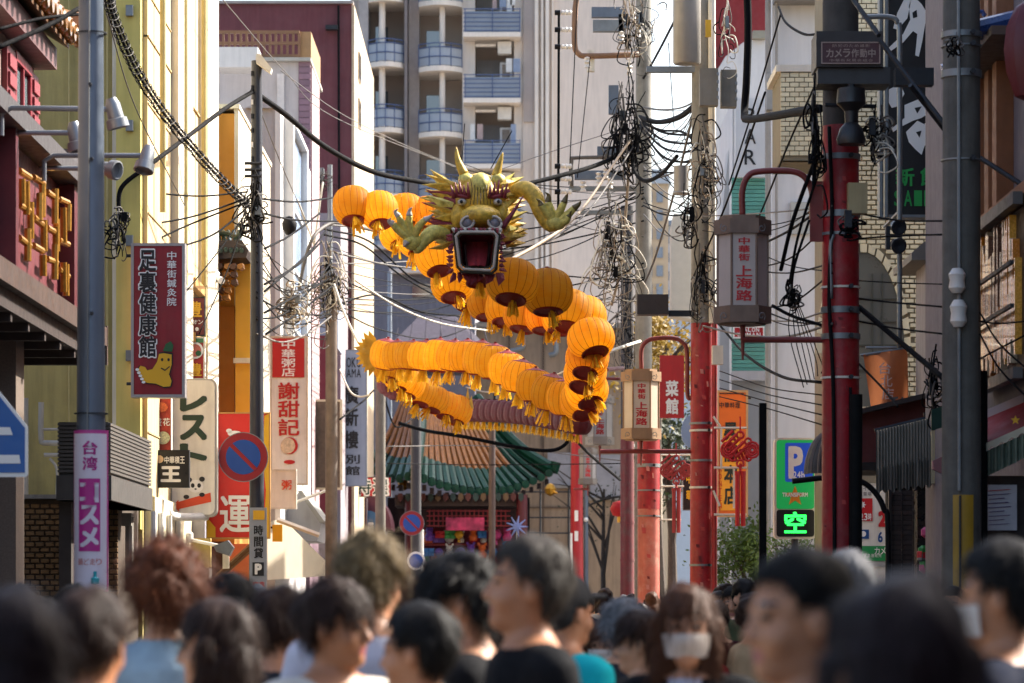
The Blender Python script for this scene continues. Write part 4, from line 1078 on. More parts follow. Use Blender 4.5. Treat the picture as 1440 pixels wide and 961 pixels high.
bricks(EB, dE, xr0, xr1, zrow(640, dE), zrow(-4, dE), bw, bh, .012, m_wb, depth=.03, hole=inarch, limit=300, score=hid)
# arch: voussoirs, pane
for i in range(17):
    a0, a1 = R(180 * i / 17 + 1), R(180 * (i + 1) / 17 - 1)
    q = [(acx + arx * k * math.cos(a), dE - .05, acz + arz * kk * math.sin(a)) for k, kk, a in ((1, 1, a0), (1.15, 1.08, a0), (1.15, 1.08, a1), (1, 1, a1))]
    s = MB(); s.prism(q, (0, .052, 0)); s.build('voussoir', m_wb, EB)
pts = [(acx + arx * math.cos(R(a)), dE - .012, acz + arz * math.sin(R(a))) for a in range(0, 181, 12)] + [(acx - arx, dE - .012, zrow(575, dE)), (acx + arx, dE - .012, zrow(575, dE))]
s = MB(); s.prism(pts, (0, .01, 0)); aw = s.build('arched_window', M('arch_pane', '#5f6058', .35, var=.15, scale=1.5), EB)
for px in (1226, 1240):
    s = MB(); s.box(xcol(px, dE), xcol(px + 1.5, dE), dE - .04, dE - .014, zrow(570, dE), zrow(385, dE)); s.build('mullion', M('mullion', '#46483f', .6), aw)
for py in (420, 452, 485, 520):
    s = MB(); s.box(xcol(1205, dE), xcol(1271, dE), dE - .045, dE - .016, zrow(py + 1.5, dE), zrow(py, dE)); s.build('mullion', M('mullion', '#46483f', .6), aw)
# jutting bay
dB = 43.6
s = MB(); s.box(xcol(1098, dB), xcol(1160, dB), dB + .003, 45.0, zrow(226, dB), zrow(102, dB)); by = s.build('bay', m_mort, EB)
s = MB(); s.add([P(1092, 228, dB - .2), P(1160, 228, dB - .2), P(1160, 228, dB + 1.4), P(1098, 228, dB + 1.4)], [(0, 1, 2, 3)]); s.build('bay_soffit', M('soffit_tan', '#9a7d58', .7), EB, fixn=False)
s = MB(); rows = int(124 / 6.9)
for r in range(rows):
    x = 1098 - (6 if r % 2 else 0)
    while x < 1159:
        a, b = max(x, 1098), min(x + 12, 1159)
        if b - a > 3:
            y = 102 + r * 6.9
            q = MB(); q.pbox(a, y + .6, b, y + 6.2, dB - .025, .025); q.build('brick', m_wb, by)
        x += 13.2
s = MB(); s.box(xcol(1092, dB) - .01, xcol(1160, dB), dB - .05, 45.1, zrow(102, dB) + .003, zrow(92, dB)); s.build('bay_coping', M('off_white'  , '#d9d3c4'), EB)
# sign board with big brush strokes
SG = board('black_brush_sign', 'tall black sign with huge white brush strokes and green characters, upper right', (1237, -40, 1330, 306), 37.5, M('sign_black2', '#131214', .4, var=.1), MATS['galv'], t=.2, fw=4)
e = 37.48
def brush(polys, nm='brush_stroke'): emblem(polys, e, SG, MATS['ink_white'], nm)
brush([[(1262, -36), (1275, -8), (1262, 18), (1256, 40), (1262, 42), (1276, 26), (1281, 2), (1290, -22)],
       [(1284, -6), (1296, 6), (1306, 22), (1301, 34), (1297, 58), (1292, 80), (1287, 78), (1290, 48), (1284, 44), (1270, 60), (1250, 74), (1247, 70), (1270, 48), (1280, 28), (1278, 8)],
       [(1306, -30), (1318, -14), (1322, 12), (1312, 16), (1306, 4)],
       [(1312, 26), (1322, 24), (1324, 34), (1316, 38)],
       [(1250, 126), (1266, 118), (1272, 132), (1262, 150), (1254, 152), (1248, 142)],
       [(1272, 148), (1296, 138), (1310, 142), (1312, 156), (1296, 166), (1284, 170), (1268, 178), (1256, 186), (1254, 181), (1272, 166)],
       [(1274, 186), (1290, 170), (1302, 176), (1310, 196), (1300, 206), (1296, 218), (1287, 210), (1278, 200)],
       [(1300, 174), (1318, 168), (1322, 182), (1310, 188)]])
emblem([[(1283, 18), (1289, 14), (1290, 24), (1284, 26)], [(1286, 152), (1296, 150), (1290, 160)], [(1288, 186), (1296, 184), (1293, 194)]], e - .004, SG, M('sign_black2', '#131214'), 'brush_stroke')
m_gr = M('neon_green', '#1f9a44', .5, var=0)
htext('新館', 1255, 236, 1325, 262, e, SG, m_gr, off=.03, gap=.12)
htext('SAIKO', 1256, 268, 1326, 290, e, SG, m_gr, off=.02, gap=.1)
emblem([[(1305, 22), (1317, 22), (1317, 52), (1305, 52)]], e - .008, SG, M('tag_orange', '#c4561e', .6, var=.2, scale=30), 'orange_tag')
s = MB(); s.tube([P(1246, -40, 37.3), P(1246, 306, 37.3)], .03, 6); s.tube([P(1309, 52, 37.35), P(1309, 304, 37.35)], .022, 6); s.build('conduit', MATS['galv'], SG)
s = MB(); s.box(xcol(1330, 37.6), 4.6, 37.6, 37.9, zrow(40, 37.6), zrow(36, 37.6)); s.box(xcol(1330, 37.6), 4.6, 37.6, 37.9, zrow(280, 37.6), zrow(276, 37.6)); s.build('bracket', MATS['steel_dark'], SG)

# orange banner on the brick wall
BN = thing('orange_banner', 'slanted orange cloth banner with pale brush writing under the arched window', 'banner', P(1248, 575, 41))
def ban(u, v):
    x = 1214 + 4 * v + (62 - 2 * v) * u + 8 * v * (1 - u); y = 499 - 8 * u + 82 * v
    return P(x, y, 41 + .12 * math.sin(u * 7 + v * 2) * (.3 + v))
s = MB(); s.grid(lambda u, v: ban(u, v), 16, 12); s.build('cloth', M('orange_cloth', '#a0623e', .8, var=.1, transl=.2), BN, fixn=False, smooth=True)
mbt = MB()
for i, ch in enumerate('台北店'):
    x0, y0 = 1236 + i * 2, 510 + i * 18
    a, b = P(x0, y0 + 16, 40.82), P(x0 + 17, y0, 40.82); glyph_into(mbt, ch, a.x, a.z, b.x, b.z, 40.82, .0)
mbt.build('lettering', M('ink_lilac', '#b9a7a4', .6, var=0), BN, fixn=False)
mbt = MB(); a, b = P(1250, 575, 40.8), P(1276, 558, 40.8); glyph_into(mbt, 'て', a.x, a.z, (a.x + b.x) / 2, b.z, 40.8, .04); mbt.build('lettering', M('ink_steel', '#4c4a4c', .5, var=0), BN, fixn=False)
mbt = MB(); glyph_into(mbt, 'ん', (a.x + b.x) / 2, a.z, b.x, b.z, 40.8, .04); mbt.build('lettering', M('ink_steel', '#4c4a4c'), BN, fixn=False)
s = MB(); s.tube([P(1210, 500, 41.03), P(1282, 489, 41.03)], .02, 6); s.tube([P(1281, 489, 41.03), (4.25, 41.03, zrow(489, 41))], .02, 6); s.build('pole', MATS['galv'], BN)

# near right house F
F_ = thing('tea_house', 'timber fronted shop house with glass case and blue-tiled eave at right edge', 'building', (6, 31, 0))
m_tim = M('timber_orange', '#8c5a3a', .7, var=.2, scale=6, streak=.2)
m_lilac = M('render_lilac', '#6f666a', .8, var=.08, streak=.2)
s = MB(); s.box(4.3, 11, 24, 35.5, 0, 12); s.build('wall', m_lilac, F_)  # wall raised above view to shade the near street
s = MB(); s.box(5.45, 11, 35.55, 41.5, 0, 10.7); s.build('shade_wing', m_lilac, F_)  # hidden wing added to shade the front lanterns but not the head
for k, (y0, y1) in enumerate(((-14, 9.4), (15.6, 23.6))):  # unseen street buildings added for shade, gap left to let sun through
    s = MB(); s.box(4.6, 11, y0, y1, 0, 9); s.build('building', m_lilac, label=('unseen grey building added for shade beside the camera, outside the picture on the right', 'unseen grey building added for shade just outside the right picture edge')[k], cat='building')
for k, (d0, d1) in enumerate(((29.25, 29.5), (29.75, 30.0), (30.25, 30.45))):
    s = MB(); s.box(4.15, 4.298, d0, d1, zrow(330, d0), 7.4); s.build('timber_post', m_tim, F_)
s = MB(); s.box(4.12, 4.298, 26, 30.6, zrow(316, 29.8), zrow(300, 29.8)); s.build('timber_rail', m_tim, F_)
# glass case with amber pieces
CS = thing('glass_case', 'lit looking glass case of amber coloured strips beside the concrete pole', 'display case', (4.1, 29.6, 3.6))
z0, z1 = zrow(535, 29.5), zrow(330, 29.5)
s = MB(); s.box(4.14, 4.29, 27.5, 30.55, z0 - .03, z1 + .03); s.build('back', M('case_back', '#3a2416', .6, var=.3, scale=8), CS)
rg = random.Random(9)
am = [M('amber%d' % i, c, .25, .2, var=.3, scale=30, coat=.4) for i, c in enumerate(('#c4761c', '#d99a34', '#8d4f1c', '#b9a68c', '#7c5a48'))]
for i in range(46):
    dd = 27.7 + i * .062; h = rg.uniform(.3, 1); b = z0 + rg.uniform(0, .25)
    s = MB(); s.box(4.08, 4.138, dd, dd + .05, b, min(z1, b + h * (z1 - z0))); s.build('amber_strip', rg.choice(am), CS)
s = MB(); s.box(4.02, 4.1, 27.4, 30.62, z1 + .02, z1 + .12); s.box(4.02, 4.1, 27.4, 30.62, z0 - .12, z0 - .03); s.box(4.02, 4.1, 30.56, 30.64, z0 - .1, z1 + .1); s.build('frame', M('case_frame', '#4e4a48', .5, .2, var=.15), CS)
for zz in (z0 + .45, z0 + .8):
    s = MB(); s.box(4.0, 4.03, 27.4, 30.6, zz, zz + .03); s.build('rod', MATS['steel_dark'], CS)
# blue tiled eave, top right
BT = thing('blue_tiled_eave', 'blue glazed tile eave with white scrolls at the top right corner', 'roof eave', (4.0, 29.5, zrow(110, 29.5)))
m_bt = M('tile_blue', '#2d4a86', .3, var=.3, scale=12, coat=.5)
for i in range(10):
    dd = 28.2 + i * .26; s = MB(); s.tube([(3.85, dd, zrow(75, 29.5)), (4.6, dd, zrow(45, 29.5))], .07, 8); s.build('roof_tile', m_bt, BT, smooth='auto')
s = MB(); s.box(3.92, 4.4, 27.9, 30.8, zrow(92, 29.5), zrow(80, 29.5)); s.build('eave_board', M('eave_brown', '#4e3a30', .6, var=.3), BT)
rg = random.Random(2)
for i in range(14):
    c = Vector((3.9 + rg.uniform(0, .25), 29 + rg.uniform(0, 1.6), zrow(40, 29.5) + rg.uniform(-.05, .2)))
    pts = [c + Vector((math.cos(a * .8) * .02 * a, 0, math.sin(a * .8) * .02 * a)) for a in range(8)]
    s = MB(); s.tube(pts, .02, 5); s.build('scroll', MATS['white_paint'] if i % 2 else m_bt, BT)
# dark red corner lantern at the picture edge
RL = thing('dark_red_lantern', 'dark red painted lantern hanging at the top right picture edge', 'lantern', P(1438, 125, 27.6))
s = MB(); s.lathe([(.03, -.42), (.12, -.38), (.19, -.18), (.21, .0), (.19, .18), (.12, .34), (.03, .4)], 8, P(1448, 70, 27.6)); s.build('body', M('lantern_darkred', '#5a1016', .5, var=.2), RL, smooth='auto')
s = MB(); s.tube([P(1448, 0, 27.6), (P(1448, 0, 27.6).x, 27.6, 8.3)], .012, 5); s.build('cord', MATS['black_rubber'], RL)

# grey stone ledge house between brick and concrete pole
GH = thing('grey_pier', 'grey stone pier with small pitched cap left of the concrete pole', 'pier', (xcol(1314, 40), 40, 0))
s = MB(); s.box(xcol(1302, 40), xcol(1326, 40), 40, 41, 0, zrow(368, 40)); s.build('shaft', M('pier_grey', '#8a8688', .8, var=.1, streak=.25), GH)
s = MB(); s.pprism([(1282, 366), (1282, 356), (1300, 340), (1330, 334), (1330, 366)], 39.6, 1.9); s.build('cap', M('cap_grey', '#77736c', .8, var=.15), GH)

# awning buildings at street level right
RA = thing('red_fascia_shop', 'dark red shop fascia with sloping brown roof edge right of the big red pole', 'shop', (xcol(1270, 38), 38, 0))
s = MB(); s.pprism([(1204, 650), (1204, 584), (1332, 552), (1332, 650)], 38, 1.6); s.build('fascia', M('fascia_red', '#5e1e1a', .6, var=.15, streak=.2), RA)
s = MB(); s.pprism([(1202, 584), (1202, 577), (1334, 545), (1334, 552)], 37.7, 2.2); s.build('roof_edge', M('roof_brown', '#352a26', .6), RA)
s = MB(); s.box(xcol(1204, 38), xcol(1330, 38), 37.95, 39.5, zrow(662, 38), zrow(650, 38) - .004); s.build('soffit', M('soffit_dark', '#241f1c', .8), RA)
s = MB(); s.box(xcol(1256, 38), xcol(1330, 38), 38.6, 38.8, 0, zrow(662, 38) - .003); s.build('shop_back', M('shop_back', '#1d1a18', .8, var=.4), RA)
CA = thing('corrugated_awning', 'grey corrugated hanging awning with ragged lower edge left of concrete pole', 'awning', P(1280, 690, 35.5))
def ca(u, v):
    y0 = 606 - 22 * u; y1 = 690 - 12 * u
    return P(1232 + 92 * u, y0 + (y1 - y0) * v, 35.2 - .35 * v) + Vector((0, .03 * math.sin(u * 2 * math.pi * 22), 0))
s = MB(); s.grid(ca, 133, 6); s.build('sheet', M('corrugate', '#8a8374', .65, var=.2, streak=.35), CA, fixn=False)
s = MB(); s.grid(lambda u, v: ca(u, .62 + .42 * v) + Vector((0, -.05 - .02 * math.sin(u * 31), -.02 * math.sin(u * 57))), 133, 4); s.build('valance', M('corrugate2', '#6f695d', .7, var=.25, streak=.3), CA, fixn=False)
s = MB(); s.pbox(1310, 585, 1324, 680, 34.7, .05); s.build('cream_panel', M('panel_cream', '#b5aa88', .7, var=.1), CA)
s = MB(); s.tube([P(1230, 606, 35.65), P(1326, 583, 35.65)], .025, 6); s.tube([P(1326, 583, 35.65), (4.3, 35.65, zrow(583, 35.65))], .025, 6); s.build('rail', MATS['steel_dark'], CA)
RS = thing('roller_shutter', 'dark brown slatted roller shutter under the corrugated awning', 'shutter', (xcol(1272, 37), 37, 0))
for r in range(22):
    y = 690 + r * 7.0
    for (x0, x1) in ((1254, 1268.5), (1270, 1284)):
        s = MB(); s.pbox(x0, y, x1, y + 6, 37 + .01 * (r % 2), .04); s.build('slat', M('slat_brown', '#4a3c36', .6, var=.25, scale=8, objvar=.2), RS)
s = MB(); s.pbox(1250, 686, 1254, 860, 36.95, .1); s.pbox(1284.5, 686, 1290, 860, 36.95, .1); s.pbox(1268.6, 690, 1269.9, 860, 36.99, .06); s.build('guide', M('guide_dark', '#2a2220', .6), RS)
SB = board('parking_price_board', 'white price board with red and blue panels seen past the black arch', (1204, 680, 1256, 832), 44.0, MATS['sign_white'], MATS['off_white'], t=.1, fw=1)
e = 43.98
emblem([[(1207, 701), (1227, 701), (1227, 733), (1207, 733)]], e, SB, MATS['ink_red'], 'red_panel')
emblem([[(1212 + (6 if i % 2 == 0 else 3.4) * math.cos(i * math.pi / 8), 710 + (6 if i % 2 == 0 else 3.4) * math.sin(i * math.pi / 8)) for i in range(16)]], e - .004, SB, MATS['ink_white'], 'sun_mark')
htext('23時', 1209, 722, 1226, 732, e - .004, SB, MATS['ink_white'], off=.02)
htext('2', 1234, 719, 1248, 741, e, SB, MATS['ink_red'], off=.06)
emblem([[(1207, 745), (1222, 745), (1222, 758), (1207, 758)]], e, SB, M('ink_blue', '#1c4a86', .5, var=0), 'blue_panel')
emblem([ell(1214, 751, 4, 4)], e - .004, SB, MATS['ink_white'], 'moon_mark')
htext('6', 1234, 748, 1242, 763, e, SB, M('ink_blue', '#1c4a86'), off=.03)
htext('スイス', 1207, 684, 1226, 690, e, SB, MATS['ink_black'], off=0); htext('駐車場', 1207, 692, 1226, 698, e, SB, MATS['ink_black'], off=0)
emblem([[(1206, 768), (1254, 768), (1254, 789), (1206, 789)]], e, SB, M('ink_pgreen', '#1f8a4a', .5, var=0), 'green_panel')
htext('カメラ', 1229, 770, 1255, 780, e - .004, SB, MATS['ink_white'], off=.01); htext('緊急連絡先', 1214, 779, 1240, 784, e - .004, SB, MATS['ink_white'], off=0)
emblem([[(1246, 684), (1254, 684), (1254, 720), (1248, 712)]], e - .002, SB, m_yellow_ink, 'yellow_strip')
emblem([[(1206, 790), (1254, 790), (1254, 797), (1206, 797)]], e, SB, M('ink_gray', '#9a9a96', .5, var=0), 'grey_band')
for px in (1210, 1250):
    s = MB(); s.tube([(xcol(px, 44.05), 44.06, 0), P(px, 832, 44.06)], .03, 6); s.build('leg', MATS['galv'], SB)
# red striped shop awning at the right edge
RW = thing('red_shop_awning', 'red shop awning with pale edge and hanging green-grey cloth at right edge', 'awning', P(1410, 670, 27))
def rw(u, v): return P(1384 + 90 * u, 640 - 42 * u + (0 - 25 + 10 * u) * (1 - v), 28.6 - 1.6 * u - .8 * v * 0)
s = MB(); s.grid(lambda u, v: P(1383 + 90 * u, (590 - 38 * u) + (35 - 2 * u) * v, 28.9 - .6 * v - .4 * u), 10, 4); s.build('canopy', M('awning_red', '#86121a', .7, var=.15), RW, fixn=False)
s = MB(); s.grid(lambda u, v: P(1383 + 90 * u, (578 - 38 * u) + 12 * v, 28.95 - .4 * u), 10, 3); s.build('upper_band', M('awning_pale', '#a89ca0', .7, var=.1), RW, fixn=False)
s = MB(); s.grid(lambda u, v: P(1383 + 90 * u, (625 - 40 * u) + 10 * v + 2 * math.sin(u * 40) * v, 28.28 - .4 * u), 40, 3); s.build('valance', M('awning_edge', '#b7b09c', .7, var=.2), RW, fixn=False)
s = MB(); s.grid(lambda u, v: P(1384 + 90 * u, (636 - 40 * u) + (36 - 4 * u) * v, 28.3 - .4 * u + .03 * math.sin(u * 60)), 60, 4); s.build('hanging_cloth', M('cloth_greygreen', '#6d7a6a', .8, var=.35, scale=6, streak=.3), RW, fixn=False)
emblem([[(1428 + (7 if i % 2 == 0 else 3) * math.cos(i * math.pi / 5 - 1.57), 591 + (7 if i % 2 == 0 else 3) * math.sin(i * math.pi / 5 - 1.57)) for i in range(10)]], 28.0, RW, m_yellow_ink, 'star')
GA = thing('striped_awning', 'dark green and cream striped awning strip behind the concrete pole', 'awning', P(1350, 590, 31))
for i in range(9):
    s = MB(); x = 1310 + i * 20; y = 576 - i * 6
    s.pprism([(x, y), (x + 19.6, y - 6), (x + 19.6, y + 24), (x, y + 30)], 31.5 - i * .12, .03); s.build('stripe', (M('stripe_green', '#153c30', .7, var=.15), M('stripe_cream', '#b3ab90', .7, var=.15))[i % 2], GA)
s = MB(); s.pprism([(1312, 648), (1330, 640), (1384, 625), (1384, 655), (1330, 668), (1312, 660)], 31.6, .1); s.build('pink_band', M('pink_band', '#9c6f72', .7, var=.2), GA)
NT = board('paper_notice', 'white handwritten paper notice on the shop front right of the concrete pole', (1385, 682, 1430, 746), 28.4, M('paper', '#b9b4b8', .8, var=.12, scale=12), None, t=.01)
rg = random.Random(4)
for i in range(9):
    y = 690 + i * 6; q = [(1389 + rg.uniform(0, 3), y), (1424 - rg.uniform(0, 14), y - 2), (1424 - rg.uniform(0, 14), y - .8), (1389, y + 1.1)]
    emblem([q], 28.39, NT, M('ink_purple', '#55406a', .6, var=0) if i != 0 else MATS['ink_red'], 'handwriting')
s = MB(); s.box(xcol(1384, 28.6), 6, 28.5, 28.7, 0, zrow(670, 28.6)); s.build('timber_partition', M('shop_brown', '#2b201c', .7, var=.3, scale=4), label='dark brown timber partition behind the white notice', cat='partition')
s = MB(); s.box(xcol(1290, 36.3), xcol(1330, 36.3), 36.3, 36.6, 0, zrow(690, 36.3)); s.build('shop_window', M('dark_window', '#1a1a1a', .3, var=.6, scale=6), label='dark shop window full of small goods left of the yellow pole guard', cat='window')
# goods visible in the dark window
rg = random.Random(14)
for i in range(14):
    s = MB(); c = P(rg.uniform(1294, 1324), rg.uniform(745, 800), 36.15); s.lathe([(.02, -.06), (.06, -.03), (.06, .03), (.02, .06)], 7, c); s.build('jar', rg.choice(gm[:4] + [MATS['galv']]), label='small jar in the dark shop window beside the shutter', cat='jar', group='jars in the dark shop window')
# ================================================================ poles
def pole(name, label, px, d, r0, r1, ytop, mats, ysplit=None, group=None, cat='utility pole', n=18):
    # r in pixels at ground row 850 / at top; mats: (lower, upper)
    T = thing(name, label, cat, (xcol(px, d), d, 0), group)
    zt = zrow(ytop, d)
    if ysplit is None:
        s = MB(); s.tube([(xcol(px, d), d, 0), (xcol(px, d), d, zt)], PXS(r0, d), n, r1=PXS(r1, d)); s.build('shaft', mats[0], T, smooth='auto')
    else:
        zs = zrow(ysplit, d); f = zs / zt; rm = r0 + (r1 - r0) * f
        s = MB(); s.tube([(xcol(px, d), d, 0), (xcol(px, d), d, zs)], PXS(r0, d), n, r1=PXS(rm, d)); s.build('painted_shaft', mats[0], T, smooth='auto')
        s = MB(); s.tube([(xcol(px, d), d, zs + .002), (xcol(px, d), d, zt)], PXS(rm * .97, d), n, r1=PXS(r1, d)); s.build('shaft', mats[1], T, smooth='auto')
    return T
def band(T, px, d, py, r, h=6, mat=None, name='band', bolt=True):
    c = P(px, py, d); rr = PXS(r, d)
    s = MB(); s.lathe([(rr, -PXS(h / 2, d)), (rr + .012, -PXS(h / 2, d)), (rr + .012, PXS(h / 2, d)), (rr, PXS(h / 2, d))], 18, c, cap=False); o = s.build(name, mat or MATS['galv'], T, smooth='auto')
    if bolt:
        s = MB(); s.lathe([(.0, -.05), (.022, -.05), (.022, 0)], 6, c + Vector((rr * .45, -rr * .9 - .02, 0)), axis='Y'); s.build('bolt', MATS['steel_dark'], o)
# left steel pole
L1 = pole('steel_pole', 'smooth blue-grey steel pole with pink cosmetics banner, far left', 128, 24, 23, 17, -60, (MATS['steel_grey'],), cat='pole')
for py in (47, 582): band(L1, 128, 24, py, 20 if py < 100 else 21.6, 1.6, MATS['steel_dark'], 'seam', bolt=False)
for px, py in ((127, 119), (129, 224), (129, 441)):
    s = MB(); s.lathe([(0, -.03), (.012, -.03), (.014, 0)], 6, P(px, py, 23.9), axis='Y'); s.build('bolt', MATS['steel_dark'], L1)
s = MB(); s.tube([P(126, -60, 23.89), P(123, 606, 23.885)], .006, 5); s.build('conduit', MATS['galv'], L1)
PB = thing('pole_banner', 'pink and white vertical cosmetics banner wrapped round the left steel pole', 'banner', P(129, 832, 24))
def wrap(x0, x1, y0, y1, rr):
    s = MB(); c = xcol(128.5, 24)
    s.grid(lambda u, v: Vector((c + rr * math.sin((x0 + (x1 - x0) * u)), 24 - rr * math.cos(x0 + (x1 - x0) * u), zrow(y0 + (y1 - y0) * v, 24))), 20, 2); return s
rb = PXS(24.5, 24)
wrap(-1.45, 1.45, 606, 832, rb).build('sheet', M('pink_print', '#b23a86', .5, var=.06), PB, smooth=True, fixn=False)
wrap(-1.15, 1.15, 611, 830, rb + .003).build('white_field', M('lilac_white', '#cfc6d2', .5, var=.05), PB, smooth=True, fixn=False)
wrap(-.62, .62, 674, 776, rb + .006).build('pink_field', M('pink_deep', '#a81f7c', .5, var=.05), PB, smooth=True, fixn=False)
def wrap_text(st, x0, y0, x1, y1, mat, off, rr, vertical=True):
    mb = MB(); n = len(st); c = xcol(128.5, 24)
    for i, ch in enumerate(st):
        if vertical: a, b = P(x0, y0 + (y1 - y0) * (i + .94) / n, 24), P(x1, y0 + (y1 - y0) * (i + .06) / n, 24)
        else: a, b = P(x0 + (x1 - x0) * (i + .06) / n, y1, 24), P(x0 + (x1 - x0) * (i + .94) / n, y0, 24)
        q = MB(); glyph_into(q, ch, a.x, a.z, b.x, b.z, 0, off)
        q.v = [(x, 24 - math.sqrt(max(.0001, rr * rr - (x - c) ** 2)), z) for x, y, z in q.v]; mb.add(q.v, q.f)
    mb.build('lettering', mat, PB, fixn=False)
wrap_text('台湾', 119, 620, 140, 664, M('pink_deep', '#a81f7c'), .03, rb + .007)
wrap_text('コスメ', 115, 678, 142, 772, M('lilac_white', '#cfc6d2'), .045, rb + .01)
wrap_text('最ど走り', 112, 786, 146, 795, M('ink_coral', '#b85a4a', .5, var=0), .0, rb + .007, False)
s = MB(); c = Vector((xcol(134, 23.85), 23.84, zrow(814, 24))); s.lathe([(0, -.04), (.028, -.035), (.03, .0), (.012, .012), (.012, .05), (0, .05)], 12, c); s.build('polish_bottle_print', M('toy_teal', '#1f97a4', .5, var=.1), PB, smooth='auto')

# perforated steel pole with the no-parking sign
m_ps = M('steel_slate', '#383b43', .5, .4, var=.15, scale=4, streak=.2)
L2 = pole('sign_pole', 'dark slate steel pole carrying the nearer no-parking sign', 361, 42, 12, 7.5, 86, (m_ps,), cat='pole')
for i in range(9):
    s = MB(); y = 100 + i * 20; s.pbox(353, y, 356, y + 7, 42 - PXS(8.3, 42), .02); s.build('slot', MATS['ink_white'] if i in (2, 5) else M('slot_dark', '#1b1c20', .6), L2)
for i in range(3): s = MB(); s.tube([P(344, 230 + i * 9, 41.9), P(368, 230 + i * 9, 41.9)], .02, 5); s.build('clamp', MATS['steel_dark'], L2)
s = MB(); s.pprism([(360, 76), (366, 76), (382, 96), (380, 102), (360, 88)], 41.8, .2); s.build('head_lamp', MATS['off_white'], L2)
NP = thing('no_parking_sign', 'large round blue and red no-parking sign on slate pole, left', 'road sign', P(342, 680, 41.7), 'no-parking signs')
def nopark(root, cx, cy, r, d):
    s = MB(); s.pprism(ell(cx, cy, r, r, 32), d, .015); s.build('disc', M('np_red', '#8f1a22', .4, var=.08), root)
    s = MB(); s.pprism(ell(cx, cy, r * .72, r * .72, 32), d - .004, .004); s.build('blue_field', M('np_blue', '#1c4a9a', .4, var=.06), root)
    q = r * .72; a = .13 * r
    s = MB(); s.pprism([(cx - q * .78, cy - q * .62), (cx - q * .62, cy - q * .78), (cx + q * .78, cy + q * .62), (cx + q * .62, cy + q * .78)], d - .008, .004); s.build('slash', M('np_red', '#8f1a22'), root)
    s = MB(); s.lathe([(PXS(r, d), 0), (PXS(r * 1.035, d), 0), (PXS(r * 1.035, d), .02), (PXS(r, d), .02)], 32, P(cx, cy, d), axis='Y', cap=False); s.build('rim', MATS['galv'], root, smooth='auto')
nopark(NP, 342, 643, 34, 41.6)
s = MB()
for py in (632, 655): s.tube([P(350, py, 41.63), P(361, py, 41.85)], .02, 5)
s.build('clamp', MATS['galv'], NP)
SV = thing('parking_sleeve', 'grey sleeve sign on slate pole advertising hourly parking with arrow', 'sign', P(363, 866, 42))
d = 41.68
s = MB(); s.pbox(351, 714, 375, 868, d, .04); s.build('panel', M('sleeve_grey', '#8f949c', .5, var=.08), SV)
s = MB(); s.pbox(356, 718, 372, 731, d - .008, .006); s.build('yellow_label', m_yellow_ink, SV)
vtext('時間貸', 357, 738, 370, 786, d - .006, SV, MATS['ink_black'], off=.03, gap=.05)
s = MB(); s.pbox(355, 791, 371, 810, d - .008, .006); s.build('p_panel', MATS['ink_black'], SV)
htext('P', 357.5, 793, 369, 808, d - .012, SV, MATS['ink_white'], off=.06)
htext('空車', 355, 818, 373, 826, d - .006, SV, MATS['ink_red'], off=.0)
s = MB(); s.pbox(357, 831, 370, 845, d - .008, .006); s.build('arrow_panel', M('panel_dred', '#6a1520', .5), SV)
htext('→', 359, 834, 369, 842, d - .012, SV, MATS['ink_white'], off=.02)

# wooden pole and thin steel poles further down
L3 = pole('wooden_pole', 'weathered brown pole wound with wire tangles, left of the dragon tail', 466, 55, 9, 8, 395, (M('wood_pole', '#75675a', .85, var=.3, scale=6, streak=.35, bump=.3),))
L3b = pole('galvanised_pole', 'thin galvanised slotted pole behind the leftmost dragon lantern', 464, 74, 3.5, 3.5, 232, (MATS['galv'],), cat='pole')
s = MB(); s.pbox(438, 236, 455, 252, 73.9, .3); s.build('junction_box', MATS['galv'], L3b)
L4 = pole('grey_pole', 'grey-brown pole standing under the dragon tail fin', 535, 72, 7.5, 7, 505, (M('grey_pole', '#6b655c', .8, var=.2, streak=.3),))
L4b = pole('thin_pole', 'thin pale steel pole against the grey building behind the dragon', 548, 112, 3.2, 3, 382, (M('pale_steel', '#98a2ac', .5, .3),), cat='pole')
L5 = pole('dark_pole', 'dark pole carrying the far no-parking sign in front of the pavilion', 585, 86, 7.5, 7, 556, (M('dark_pole', '#3f3f42', .6, .2, var=.2),))
NP2 = thing('no_parking_sign', 'small distant no-parking sign in front of the pavilion stall', 'road sign', P(579, 754, 85), 'no-parking signs')
nopark(NP2, 579, 736, 17, 84.9)
s = MB(); s.tube([P(579, 736, 84.95), P(585, 736, 85.8)], .02, 5); s.build('clamp', MATS['galv'], NP2)
s = MB(); s.tube([(xcol(593, 87), 87, 0), P(593, 745, 87)], .05, 8); wp = s.build('white_post', MATS['white_paint'], label='slim white post behind the far no-parking sign', cat='post')
RS2 = thing('round_road_sign', 'small round blue and white road sign below the far no-parking sign', 'road sign', P(585, 803, 85.2))
s = MB(); s.pprism(ell(585, 789, 13, 13, 24), 85.2, .02); s.build('rim', MATS['ink_white'], RS2)
s = MB(); s.pprism(ell(585, 789, 10, 10, 24), 85.19, .008); s.build('disc', M('np_blue', '#1c4a9a'), RS2)
L6 = pole('brown_post', 'brown post standing right of the souvenir stall', 692, 93, 5, 4.6, 596, (M('brown_post', '#4a3a34', .6, var=.2),), cat='post')
